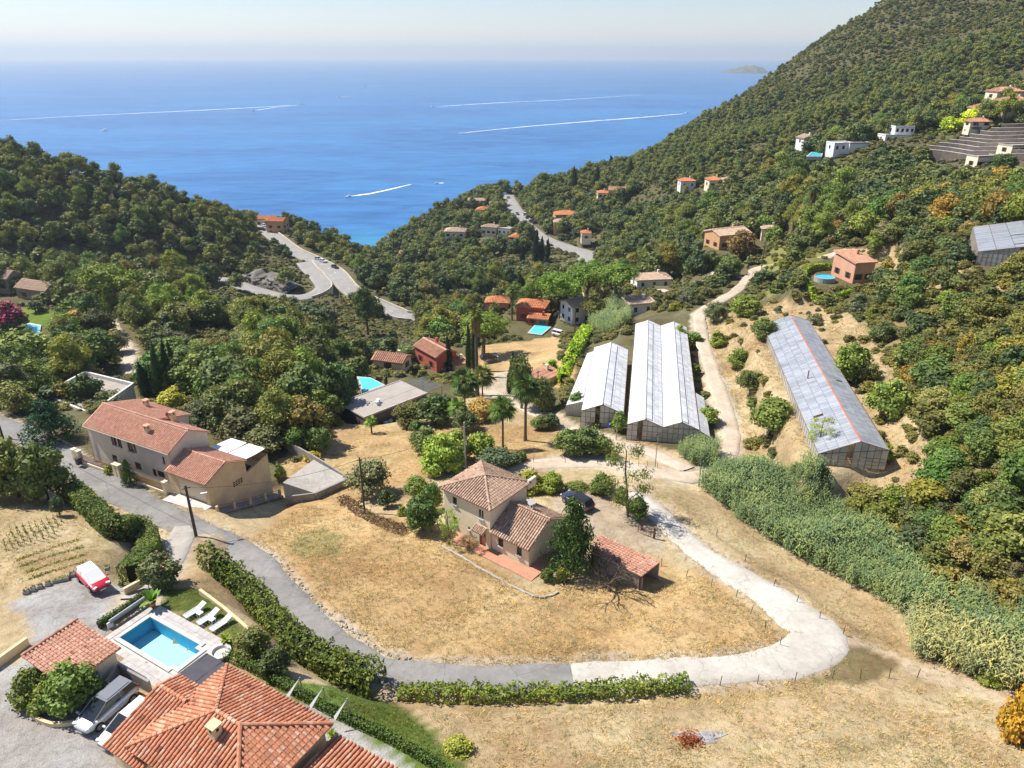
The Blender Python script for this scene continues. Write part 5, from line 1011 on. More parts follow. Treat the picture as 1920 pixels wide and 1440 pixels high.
# round above-ground pool and other far pools
t = thing('round_pool', 'round above-ground pool with blue water by the pink house', 'swimming pool', P(1545, 527, 88)); g = MB(); g.lathe((0, 0, 0), [(2.25, 0), (2.25, 1.1), (2.1, 1.12), (2.1, .3)], 24); g.build('pool_wall', 'grey_stone', t); g = MB(); g.lathe((0, 0, 0), [(2.08, .9), (2.08, .95)], 24); g.build('water', 'liner_blue', t)
M('far_water', (.10, .62, .72), .15, .1, .6)
def farpool(label, uv, z):
    q = [P(u, v, z) for u, v in uv]; cen = sum(q)/len(q); t = thing('swimming_pool', label, 'swimming pool', cen); g = MB(); g.prism([x[:2]-cen[:2]+(x[:2]-cen[:2])*.16 for x in q], -1.2, .1); g.build('coping', 'coping', t); g = MB(); g.poly([(*(x[:2]-cen[:2]), .13) for x in q]); g.build('water', 'far_water', t)
farpool('turquoise pool in front of the red valley house', [(992, 624), (1006, 608), (1032, 613), (1015, 627)], 62.6); farpool('pale blue pool behind the flat-roofed house', [(672, 708), (695, 710), (718, 722), (682, 735)], 74.2)
farpool('pool half hidden by trees on the villa lawn at far left', [(38, 640), (52, 608), (75, 612), (72, 628), (60, 650)], 67.3); farpool('small pool beside the white hillside villas', [(1514, 293), (1522, 286), (1542, 286), (1538, 293)], 99.2)
# dark terraced retaining walls on the right hillside
M('terrace_wall', (.145, .118, .105), .95, .3, .8, .4)
for k in range(9):
    u0 = 1716+k*20; ln = smooth([G(u, (303-k*7.4)-(u-u0)*.012) for u in np.linspace(u0, 1950, 6)], 3); ln[:, 2] = np.maximum(gz(ln[:, 0], ln[:, 1]), ln[:, 2].mean()-.5)
    g = MB(); wallstrip(g, ln, 2.0, .7, 2.2); st = g.build('terrace_wall', 'terrace_wall'); tag(st, ('lowest', 'second lowest', 'third lowest', 'fourth lowest', 'middle', 'fourth highest', 'third highest', 'second highest', 'highest')[k]+' dark stone terrace wall on the right hillside', 'wall', 'stepped terrace walls'); g = MB(); wallstrip(g, ln+np.array([0, 0, 2.0]), .1, .8, 0); g.build('coping', 'pale_wall', st)
# ------------------------------------------------------------------ plants: leaf clouds on limbs
leafmat('pine_needles', (0.125, 0.155, 0.051), (0.212, 0.239, 0.077), (0.324, 0.318, 0.107)); leafmat('oak_leaves', (0.079, 0.108, 0.043), (0.139, 0.167, 0.061), (0.227, 0.235, 0.086)); leafmat('olive_leaves', (0.129, 0.145, 0.083), (0.189, 0.200, 0.117), (0.265, 0.262, 0.164))
leafmat('scrub_leaves', (0.100, 0.115, 0.038), (0.182, 0.177, 0.060), (0.282, 0.238, 0.094)); leafmat('cypress_leaves', (0.020, 0.042, 0.015), (0.034, 0.064, 0.023), (0.053, 0.087, 0.030)); leafmat('lime_leaves', (.10, .17, .025), (.16, .25, .035), (.24, .32, .06))
leafmat('hedge_leaves', (0.094, 0.140, 0.029), (0.182, 0.224, 0.039), (0.317, 0.308, 0.061)); leafmat('reed_leaves', (0.125, 0.188, 0.084), (0.200, 0.263, 0.124), (0.300, 0.350, 0.180)); leafmat('cane_straw', (.26, .27, .12), (.36, .35, .17), (.46, .42, .22)); leafmat('brown_leaves', (.10, .07, .04), (.16, .11, .065), (.22, .16, .10))
leafmat('palm_leaves', (0.056, 0.091, 0.025), (0.098, 0.140, 0.038), (0.168, 0.203, 0.063)); leafmat('straw_blades', (.38, .27, .13), (.50, .37, .19), (.60, .47, .27)); leafmat('pink_flowers', (.45, .10, .16), (.62, .22, .28), (.75, .40, .42)); leafmat('magenta_flowers', (.40, .03, .22), (.55, .06, .32), (.62, .12, .40)); leafmat('yellow_flowers', (.5, .42, .04), (.6, .5, .06), (.65, .55, .1))
def unit(n):
    v = rng.normal(size=(n, 3)); return v/np.linalg.norm(v, axis=1)[:, None]
def leaves(pos, nrm, size, aspect=.62, droop=0.0):
    """one folded leaf spray (two triangles) at each position"""
    n = len(pos); nrm = nrm/np.linalg.norm(nrm, axis=1)[:, None]; t = np.cross(nrm, unit(n)); t /= np.linalg.norm(t, axis=1)[:, None]+1e-9; t[:, 2] -= droop; b_ = np.cross(nrm, t)
    s = (size*rng.uniform(.55, 1.3, n))[:, None]; v = np.stack([pos-t*s, pos+b_*s*aspect+nrm*s*.18, pos+t*s, pos-b_*s*aspect+nrm*s*.18], 1).reshape(-1, 3)
    i = np.arange(n)*4; return v, np.stack([i, i+1, i+2, i+3], 1)
def cloud(blobs, n, size, fill=.4, rough=.48, aspect=.62, droop=0.0, zmin=-9):
    blobs = np.array(blobs, float); w = (blobs[:, 3]*blobs[:, 5])**.9; k = rng.choice(len(blobs), n, p=w/w.sum()); d = unit(n); r = 1-fill*rng.random(n)**1.6
    lump = 1+.16*np.sin(d[:, 0]*7+k*2.1)*np.cos(d[:, 2]*6+k)
    pos = blobs[k, :3]+d*blobs[k, 3:6]*(r*lump)[:, None]; ok = pos[:, 2] > zmin; pos, d, k = pos[ok], d[ok], k[ok]
    v, f = leaves(pos, d*(1-rough)+unit(len(pos))*rough+np.array([0, 0, .12]), size, aspect, droop); bv = rng.random(len(blobs))
    return v, f, np.clip(.45*bv[k]+.55*rng.random(len(k)), .01, .99)
def _cubesphere():
    v, f = [], []
    for ax in range(3):
        for sg in (-1, 1):
            o = len(v); a_, b_ = [(1, 2), (2, 0), (0, 1)][ax]
            for i in (-1, 0, 1):
                for j in (-1, 0, 1): p = [0, 0, 0]; p[ax] = sg; p[a_] = i*.9; p[b_] = j*.9; p = np.array(p, float); v.append(p/np.linalg.norm(p))
            for i in (0, 1):
                for j in (0, 1): q = [o+i*3+j, o+(i+1)*3+j, o+(i+1)*3+j+1, o+i*3+j+1]; f.append(q if sg > 0 else q[::-1])
    return np.array(v), np.array(f)
CSV, CSF = _cubesphere()
def cores(bl, k=.7):  # blobs added inside crowns to block light and darken their shaded side
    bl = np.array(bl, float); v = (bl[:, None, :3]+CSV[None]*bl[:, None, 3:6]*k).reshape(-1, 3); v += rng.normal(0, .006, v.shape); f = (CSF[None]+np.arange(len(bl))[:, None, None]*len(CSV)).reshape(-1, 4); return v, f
LOD = {'hi': (1.0, 1.0), 'mid': (.36, 1.62), 'lo': (.11, 2.7)}
def ring(n, r, z0, z1, s, fl=.75, jit=.35):
    out = []
    for i in range(n):
        g = 2*math.pi*(i+rng.uniform(-jit, jit))/n; q = r*rng.uniform(.7, 1.1); out.append((math.cos(g)*q, math.sin(g)*q, rng.uniform(z0, z1), s*rng.uniform(.8, 1.2), s*rng.uniform(.8, 1.2), s*fl*rng.uniform(.85, 1.2)))
    return out
def crown_blobs(kind):
    if kind == 'pine': return ring(5, .27, .42, .66, .21, .6)+ring(4, .16, .66, .86, .2, .6)+[(rng.uniform(-.08, .08), rng.uniform(-.08, .08), .9, .17, .17, .11)]
    if kind == 'umbrella': return ring(8, .36, .66, .76, .17, .62)+ring(5, .17, .76, .86, .19, .6)+[(0, 0, .84, .22, .22, .12)]
    if kind == 'broad': return ring(6, .28, .28, .52, .24, .85)+ring(5, .2, .55, .76, .22, .8)+[(0, 0, .5, .3, .3, .36), (rng.uniform(-.08, .08), 0, .84, .18, .18, .14)]
    if kind == 'olive': return ring(6, .28, .36, .56, .22, .8)+ring(5, .18, .58, .8, .2, .8)+[(0, 0, .55, .26, .26, .3)]
    if kind == 'shrub': return ring(7, .3, .18, .4, .22, .95)+ring(4, .15, .45, .7, .22, .9)+[(0, 0, .4, .3, .3, .4)]
    if kind == 'cypress': return [(rng.uniform(-.05, .05), rng.uniform(-.05, .05), z, .46*w, .46*w, .11) for z, w in ((.07, .62), (.15, .85), (.24, .98), (.34, 1), (.44, .96), (.54, .88), (.64, .76), (.74, .6), (.83, .44), (.91, .28), (.96, .15))]
    if kind == 'conifer':
        out = []
        for i in range(9):
            z = .14+.78*i/8; r = .40*(1-z)**.8+.03; out += [(math.cos(g)*r*.62, math.sin(g)*r*.62, z-.02, r*.5, r*.5, .05) for g in rng.uniform(0, 6.28, 6)]
        return out+[(0, 0, .5, .12, .12, .45)]
    if kind == 'airy':
        out = []
        for i in range(7):
            z = .22+.7*i/6; r = .44*math.sin(math.pi*(.15+.8*(1-z)))+.04; out += [(math.cos(g)*r*.7, math.sin(g)*r*.7, z+rng.uniform(-.04, .04), r*.36, r*.36, .055) for g in rng.uniform(0, 6.28, 4)]
        return out
SPEC = {'pine': ('pine_needles', 3000, .034, .55), 'umbrella': ('pine_needles', 3600, .030, .5), 'broad': ('oak_leaves', 3200, .036, .4), 'olive': ('olive_leaves', 3200, .030, .6), 'shrub': ('scrub_leaves', 2400, .040, .45), 'cypress': ('cypress_leaves', 2200, .05, .35), 'conifer': ('cypress_leaves', 5200, .024, .7), 'airy': ('pine_needles', 2200, .026, .8)}
PROTO = {}
def proto(kind, lod):
    """(crown mesh, trunk mesh) variants in a unit box, made once"""
    if (kind, lod) in PROTO: return PROTO[kind, lod]
    mat, n, s, fill = SPEC[kind]; kn, ks = LOD[lod]; out = []
    for _ in range({'hi': 4, 'mid': 5, 'lo': 5}[lod]):
        bl = crown_blobs(kind); v, f, a = cloud(bl, int(n*kn), s*ks, fill, aspect=.3 if kind in ('pine', 'umbrella', 'conifer', 'airy', 'cypress') else .62, droop=.5 if kind == 'conifer' else 0, zmin=.01)
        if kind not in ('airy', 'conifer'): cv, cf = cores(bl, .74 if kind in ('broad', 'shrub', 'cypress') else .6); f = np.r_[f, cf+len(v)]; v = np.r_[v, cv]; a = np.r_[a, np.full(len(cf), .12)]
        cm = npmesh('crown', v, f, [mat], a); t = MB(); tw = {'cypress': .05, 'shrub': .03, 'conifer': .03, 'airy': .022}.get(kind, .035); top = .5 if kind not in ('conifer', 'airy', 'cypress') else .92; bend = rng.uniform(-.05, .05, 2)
        t.tube([(0, 0, -.06), (bend[0]*.4, bend[1]*.4, top*.35), (bend[0], bend[1], top*.7), (bend[0]*.6, bend[1]*.6, top)], [tw*1.25, tw, tw*.75, tw*.35], 6 if lod != 'lo' else 4)
        if lod != 'lo':
            for b_ in bl[:7]: z0 = min(b_[2]*.6, top*.8); t.tube([(bend[0]*.7, bend[1]*.7, z0), (b_[0]*.5+bend[0]*.3, b_[1]*.5, (z0+b_[2])/2), tuple(b_[:3])], [tw*.5, tw*.35, tw*.15], 4)
        out.append((cm, t.mesh('trunk', ['bark'])))
    PROTO[kind, lod] = out; return out
NAMES = {'pine': ('pine_tree', 'pine'), 'umbrella': ('umbrella_pine', 'pine'), 'broad': ('broadleaf_tree', 'tree'), 'olive': ('olive_tree', 'olive tree'), 'shrub': ('shrub', 'shrub'), 'cypress': ('cypress_tree', 'cypress'), 'conifer': ('conifer_tree', 'conifer'), 'airy': ('young_pine', 'pine')}
def plant(kind, p, h, w, label, group=None, tint=(1, 1, 1), lod=None, name=None):
    u, v, zc = proj(*p); px = max(h, w)*FPX/zc
    lod = lod or ('hi' if px > 42 else 'mid' if px > 17 else 'lo'); cm, tm = proto(kind, lod)[random.randrange(len(proto(kind, lod)))]
    nm, cat = NAMES[kind]; t = thing(name or nm, label, cat, p, random.uniform(0, 6.28), group); t.rotation_euler[0] = random.uniform(-.07, .07); t.rotation_euler[1] = random.uniform(-.07, .07); t.scale = (w, w*random.uniform(.88, 1.1), h)
    c = link('crown', cm, t); c.color = (*tint, 1); link('trunk', tm, t); return t
def plant_px(kind, u, vb, hpx, wpx, label, tint=(1, 1, 1), name=None, group=None, g=None):
    p = G(u, vb) if g is None else P(u, vb, g); _, _, zc = proj(*p); s = zc/FPX; dep = math.atan2(CAMZ-p[2], math.hypot(p[0], p[1])); w = wpx*s
    back = .0 if kind in ('cypress', 'umbrella', 'airy', 'pine', 'conifer') else .3*w
    h = max(.35*w, (hpx*s-.3*w*math.sin(dep)*(back > 0))/math.cos(dep)); q = np.array([p[0]+back*p[0]/math.hypot(p[0], p[1]), p[1]+back*p[1]/math.hypot(p[0], p[1]), 0]); q[2] = gz(q[0], q[1])
    return plant(kind, q, h*1.04, w*1.12, label, group, tint, name=name)
# single plants one can pick out: kind, u, base v, height px, width px, label, tint
LIME = (1.9, 2.0, 1.0); GOLD = (1.9, 1.5, .8); GREY = (1.2, 1.15, 1.5); DARK = (.7, .75, .8); FRESH = (1.3, 1.6, .9); RUST = (2.4, 1.2, .9)
ONE = [
 ('shrub', 70, 1322, 78, 70, 'dark leafy shrub at the gravel corner by the pool house', (.7, .9, .6)), ('shrub', 98, 1335, 62, 62, 'bright green shrub in the middle of the curved planter', LIME), ('broad', 150, 1338, 92, 92, 'tallest leafy shrub beside the silver car', FRESH),
 ('broad', 307, 1108, 72, 82, 'oleander bush with pink flowers between the two tall hedges', (1.3, 1.25, 1.1)), ('shrub', 476, 1235, 58, 66, 'rounded shrub at the end of the pool lawn', (.9, 1, .8)), ('shrub', 520, 1272, 60, 56, 'loose shrub on the bank above the low curved hedge', (.9, 1.05, .9)),
 ('broad', 40, 940, 125, 105, 'large dark leafy tree at the far left beside the drive', (1.1, 1.15, 1)), ('broad', 92, 945, 118, 85, 'dark leafy tree closest to the clipped hedge by the drive', (1.0, 1.1, 1)), ('broad', 8, 870, 60, 50, 'small dark tree cut by the left edge', (.9, 1, .9)), ('olive', 113, 968, 42, 26, 'small young olive tree at the end of the clipped hedge', (.8, .9, .8)),
 ('conifer', 98, 828, 78, 128, 'wide spreading blue-green conifer left of the long house', (1.9, 2.3, 2.6)), ('olive', 40, 778, 66, 64, 'yellowish olive tree at the left edge behind the drive', (1.1, 1.1, .6)), ('broad', 10, 745, 60, 60, 'dark tree at the left edge below the lawn villa', DARK),
 ('cypress', 300, 742, 92, 20, 'tallest slim cypress behind the long house', (1.5, 1.5, 1.3)), ('cypress', 318, 738, 90, 19, 'slim cypress just right of the tallest one', (1, 1, 1)), ('cypress', 333, 728, 80, 18, 'slim dark cypress in the middle of the row behind the long house', (1, 1, 1)), ('cypress', 277, 748, 66, 24, 'stout cypress at the left of the row behind the long house', (1, 1, 1)), ('cypress', 322, 752, 50, 22, 'short cypress in front of the row behind the long house', (.9, .9, .9)), ('cypress', 352, 708, 44, 14, 'slim cypress standing alone right of the row', (1.1, 1.1, 1)),
 ('broad', 380, 742, 84, 96, 'broad green tree right of the cypress row', (1.4, 1.5, 1.1)), ('broad', 440, 780, 118, 120, 'big dark leafy tree behind the tiled terrace', (1.2, 1.25, 1)), ('olive', 505, 745, 118, 108, 'tall yellow-green tree above the terrace awning', (1.0, .95, .55)), ('broad', 570, 785, 108, 104, 'big dark tree at the edge of the dry field', (1.1, 1.2, .9)), ('olive', 600, 725, 100, 86, 'yellow-green tree left of the flat-roofed house', (.9, .85, .5)), ('broad', 625, 790, 96, 70, 'dark tree touching the corner of the flat-roofed house', (.9, 1, .8)), ('olive', 390, 806, 66, 78, 'grey-green olive directly behind the long house roof', (.75, .8, .6)), ('shrub', 320, 765, 44, 60, 'yellow-green shrub by the long house chimney', LIME),
 ('olive', 500, 858, 62, 92, 'rounded grey olive tree right of the terrace awning', (.8, .85, .7)), ('broad', 560, 850, 50, 46, 'leafy shrub left of the little dark conifer', FRESH), ('broad', 598, 855, 54, 52, 'leafy tree right of the little dark conifer', (1.5, 1.6, 1.1)), ('conifer', 578, 850, 58, 26, 'little dark pointed conifer among shrubs by the terrace', (1, 1, 1)), ('shrub', 585, 866, 22, 34, 'low yellow shrub on the terrace wall', GOLD), ('shrub', 528, 902, 36, 22, 'small orange tree against the end wall of the long house', LIME),
 ('olive', 693, 938, 78, 86, 'grey olive tree beside the wooden pole in the field', (1.1, 1.1, 1)), ('broad', 727, 955, 38, 32, 'dark round bush right of the field olive', (.8, .9, .8)), ('conifer', 247, 908, 50, 38, 'clipped dark conical bush in front of the long house', (2.2, 2.4, 1.2)), ('shrub', 210, 890, 24, 24, 'small bright bush beside the gate post', FRESH),
 ('broad', 782, 938, 44, 44, 'round citrus tree left of the meadow house', (1.3, 1.5, 1)), ('broad', 812, 965, 58, 44, 'citrus tree touching the wall of the meadow house', (1.5, 1.7, 1)), ('broad', 793, 1005, 72, 66, 'largest citrus tree at the corner of the meadow house', (1.2, 1.35, .9)), ('airy', 842, 1020, 62, 44, 'thin sapling in front of the meadow house', (2.6, 2.8, 1.4)), ('airy', 880, 1030, 24, 40, 'sparse leafless shrub by the garden kerb', (1.2, 1.0, 1)), ('shrub', 755, 968, 22, 18, 'tiny shrub left of the citrus trees', FRESH),
 ('broad', 826, 893, 82, 80, 'bright green tree behind the meadow house', (2.2, 2.5, 1.2)), ('broad', 797, 852, 52, 56, 'dark blue-green tree in the dry field', (1.0, 1.15, 1.2)), ('broad', 857, 868, 66, 62, 'leafy tree left of the field palm', (1.5, 1.7, 1)), ('broad', 902, 862, 54, 58, 'leafy tree below the field palm', (1.6, 1.8, 1)), ('olive', 872, 815, 50, 60, 'pale feathery tree behind the pole', (.8, .9, .5)), ('olive', 934, 888, 46, 76, 'grey-green rounded bush behind the hipped roof', (.75, .9, .8)),
 ('shrub', 988, 928, 52, 58, 'lime green shrub behind the meadow house', LIME), ('broad', 1034, 926, 42, 46, 'round dark shrub right of the lime green one', (1.4, 1.6, 1)), ('shrub', 1080, 922, 18, 44, 'low spreading shrub behind the parked car', (1, 1.2, .7)), ('shrub', 1126, 930, 46, 42, 'bright shrub at the left of the young pine', FRESH),
 ('airy', 1178, 968, 124, 92, 'open young pine with bare trunk by the dirt yard', (1.0, 1.05, .9)), ('broad', 1196, 980, 46, 38, 'dense bush at the foot of the young pine', (1.3, 1.5, 1)), ('shrub', 1163, 945, 34, 28, 'shaded bush left of the young pine trunk', (.7, .9, .6)), ('conifer', 1072, 1070, 124, 132, 'big dark conifer between meadow house and carport', (1.7, 1.8, 1.1)), ('broad', 1025, 1092, 26, 26, 'clipped round bush at the garden corner', (1.0, 1.1, .8)), ('shrub', 1054, 1092, 32, 22, 'small yellow-green bush at the garden corner', GOLD),
 ('broad', 1064, 860, 52, 62, 'dark shrub at the left of the roadside clump', (1.2, 1.35, 1.1)), ('broad', 1097, 858, 56, 60, 'tallest shrub in the roadside clump', (1.1, 1.2, 1)), ('broad', 1128, 860, 44, 46, 'pale shrub at the right of the roadside clump', (1.5, 1.5, 1.2)), ('olive', 978, 772, 108, 58, 'tall yellow-green tree behind the big palm', (.95, 1.0, .42)), ('broad', 1016, 778, 72, 58, 'dark tree right of the big palm', (.8, .9, .85)),
 ('broad', 1082, 775, 40, 36, 'green bush at the foot of the single greenhouse', FRESH), ('broad', 1012, 808, 30, 38, 'dark bush on the bank behind the palm', (1, 1.1, .9)), ('broad', 1036, 806, 30, 30, 'dark bush at the end of the palm lawn', (.9, 1, .9)), ('broad', 900, 792, 48, 58, 'bare brownish tree between the palms', (3.2, 2.0, 2.0)), ('olive', 768, 803, 52, 68, 'golden bush in front of the flat-roofed house', (.85, .75, .38)), ('broad', 815, 800, 64, 74, 'dark round bush in front of the pergola', (.9, 1.0, .75)), ('broad', 782, 812, 26, 32, 'little bush below the golden one', (1.2, 1.4, 1)),
 ('cypress', 845, 692, 58, 13, 'slim cypress against the russet house', (1.1, 1.1, 1)), ('cypress', 879, 706, 92, 13, 'tall cypress left of the tall palm', (1.1, 1.1, 1)), ('cypress', 889, 698, 84, 13, 'tall cypress right beside the tall palm', (1, 1, 1)), ('cypress', 955, 738, 72, 15, 'cypress left of the yellow-green tree', (1, 1, 1)), ('umbrella', 906, 668, 78, 100, 'bright umbrella pine beside the russet house', (1.15, 1.35, .6)), ('umbrella', 1050, 596, 82, 88, 'umbrella pine nearest the white house', (1.1, 1.45, .6)), ('umbrella', 1102, 576, 82, 84, 'umbrella pine in the middle of the three', (1.0, 1.3, .6)), ('umbrella', 1156, 570, 74, 92, 'umbrella pine at the right of the three', (1.0, 1.25, .6)), ('broad', 1000, 575, 50, 42, 'fresh green pine right of the dark cypress', (1.6, 2.2, 1)), ('cypress', 978, 578, 58, 30, 'broad dark cypress beside the valley palm', (.8, .8, .8)), ('umbrella', 216, 590, 92, 116, 'spreading yellow-green umbrella pine on the left', (1.5, 1.45, .6)), ('broad', 1033, 708, 34, 34, 'small round tree on the mown slope', (1.5, 1.9, .9)),
 ('cypress', 498, 628, 56, 22, 'dark cypress standing alone in the left valley', (.9, .9, .9)), ('cypress', 1004, 492, 54, 16, 'left cypress of the group below the coast road', (.9, .9, .9)), ('cypress', 1015, 490, 42, 14, 'middle cypress of the group below the coast road', (.9, .9, .9)), ('cypress', 1026, 486, 36, 12, 'right cypress of the group below the coast road', (.9, .9, .9)), ('cypress', 979, 502, 40, 12, 'dark cypress in front of the salmon coast house', (.8, .8, .8)), ('cypress', 1077, 372, 52, 15, 'left cypress on the crest of the headland', (.9, .9, .9)), ('cypress', 1117, 360, 44, 16, 'middle cypress on the crest of the headland', (.9, .9, .9)), ('cypress', 1183, 342, 40, 16, 'right cypress on the crest of the headland', (.9, .9, .9)), ('cypress', 1146, 325, 30, 12, 'small cypress standing against the sea', (.9, .9, .9)),
 ('pine', 861, 376, 26, 20, 'left pine standing against the sea on the headland', (.8, .85, .8)), ('pine', 879, 378, 22, 20, 'middle pine standing against the sea on the headland', (.8, .85, .8)), ('pine', 899, 376, 28, 28, 'tallest pine standing against the sea on the headland', (.8, .85, .8)), ('conifer', 845, 380, 18, 14, 'little pointed fir at the left end of the headland pines', (1, 1, 1)),
 ('broad', 1388, 492, 60, 62, 'purple-leaved tree in front of the apricot villa', (1.3, .75, .9)), ('broad', 1428, 448, 44, 44, 'green tree between apricot villa and hut', (1.7, 2.0, 1.1)), ('broad', 1450, 458, 34, 36, 'round tree in front of the garden hut', (1.3, 1.5, 1)), ('broad', 1367, 520, 42, 46, 'dark tree at the fork of the dirt roads', (1.1, 1.25, 1)), ('olive', 1690, 458, 52, 74, 'weeping willow-like tree above the pink house', (.8, .9, .5)), ('broad', 1615, 455, 56, 60, 'light green tree above the driveway to the pink house', (1.9, 1.9, 1)), ('broad', 1565, 450, 36, 40, 'russet tree left of the light green one', (3, 1.3, 1)), ('olive', 1655, 462, 34, 52, 'grey olive tree above the pink house roof', (1.2, 1.15, 1.2)),
 ('broad', 1778, 252, 30, 32, 'smaller bright yellow-green tree on the villa lawn', (3.6, 3.6, .9)), ('broad', 1814, 246, 38, 42, 'larger bright yellow-green tree on the villa lawn', (4.2, 4.0, .9)), ('broad', 1878, 322, 32, 46, 'dark tree in front of the cream flat-roofed buildings', (1.2, 1.3, 1)),
 ('olive', 1338, 608, 44, 46, 'round olive bush beside the dirt road bend', (.85, .95, .75)), ('broad', 1396, 596, 44, 60, 'leafy bush above the red-ridged greenhouse', (1.5, 1.6, 1)), ('shrub', 1345, 652, 34, 36, 'green bush on the bank of the dirt road', FRESH), ('shrub', 1386, 692, 42, 48, 'bright bush halfway down the dry bank', FRESH), ('broad', 1430, 642, 46, 48, 'dark bush at the upper corner of the red-ridged greenhouse', (1.2, 1.3, .9)), ('olive', 1405, 752, 52, 60, 'olive-green bush on the dry bank', (.7, .8, .45)), ('broad', 1442, 832, 72, 84, 'big dark bush below the red-ridged greenhouse', (1.3, 1.4, .9)), ('broad', 1588, 722, 78, 70, 'dark green bush right of the red-ridged greenhouse', (1.3, 1.5, .9)), ('olive', 1624, 724, 44, 42, 'grey bush right of the dark green one by the greenhouse', (.8, .85, .5)), ('broad', 1660, 795, 80, 80, 'large rounded bush on the scrub slope', (1.4, 1.6, 1)), ('shrub', 1643, 866, 42, 62, 'yellow-green creeper bush at the greenhouse corner', (1.3, 1.7, .5)), ('airy', 1532, 845, 62, 46, 'thin leafy sapling in front of the red-ridged greenhouse', (1.6, 1.8, 1.1)), ('broad', 1270, 652, 44, 30, 'leafy shrub on the right side of the double greenhouse', (1.6, 1.9, 1)), ('broad', 1298, 655, 34, 34, 'bush between the double greenhouse and the dirt road', (1.5, 1.8, 1)), ('broad', 1160, 812, 40, 30, 'bush at the near corner between the greenhouses', (1.5, 1.7, .9)), ('broad', 1325, 800, 36, 44, 'bush at the near right corner of the double greenhouse', (1.6, 1.8, 1)), ('shrub', 1902, 1395, 140, 74, 'yellow-brown bush at the right edge of the field', (2.4, 1.5, .6)), ('shrub', 1852, 1288, 34, 44, 'bright green vine at the edge of the canes', LIME), ('shrub', 862, 1418, 34, 58, 'low bright green shrub by the curved hedge', LIME), ('broad', 150, 640, 60, 74, 'russet-leaved tree in front of the white hut', (2.6, 1.5, 1.0)), ('broad', 22, 625, 60, 56, 'bougainvillea-covered tree on the villa lawn', (.8, .8, .8)), ('olive', 68, 588, 28, 32, 'little olive tree on the villa lawn', (1, 1, 1)), ('broad', 60, 705, 90, 110, 'dark tree in front of the lawn villa pool', (1.3, 1.45, 1)), ('broad', 150, 705, 84, 96, 'dark tree left of the dirt track', (1.2, 1.3, 1)), ('broad', 195, 690, 74, 70, 'leafy tree beside the dirt track', (1.4, 1.4, .9)), ('olive', 340, 622, 56, 84, 'yellow-green tree above the dirt track', (.9, .85, .4)), ('pine', 395, 610, 64, 70, 'yellow-green pine behind the low tiled roof', (1.6, 1.5, .7)), ('pine', 328, 535, 62, 50, 'tall pine against the rock cut', (1.3, 1.3, .7)), ('pine', 690, 628, 86, 52, 'tall pine with bare trunk left of the viaduct', (.9, .95, .8))]
for q in ONE: plant_px(q[0], q[1], q[2], q[3], q[4], q[5], q[6])
def flowers(parent_uv, mat, n, size, w, h, label=None):
    for o in list(COL.objects):
        if o.get('label') == label:
            cr = [c for c in o.children if c.name.startswith('crown')][0]; me0 = cr.data; co = np.empty(len(me0.vertices)*3, np.float32); me0.vertices.foreach_get('co', co); co = co.reshape(-1, 3); ok = co[(co[:, 2] > .45)]; ps = ok[rng.choice(len(ok), n)]*1.02
            v, f = leaves(ps, unit(n)+np.array([0, 0, 1]), size, .9); link('blossom', npmesh('blossom', v, f, [mat], rng.random(n)*.9+.05), o)
flowers(None, 'pink_flowers', 420, .016, 1, 1, 'oleander bush with pink flowers between the two tall hedges'); flowers(None, 'magenta_flowers', 2200, .03, 1, 1, 'bougainvillea-covered tree on the villa lawn')
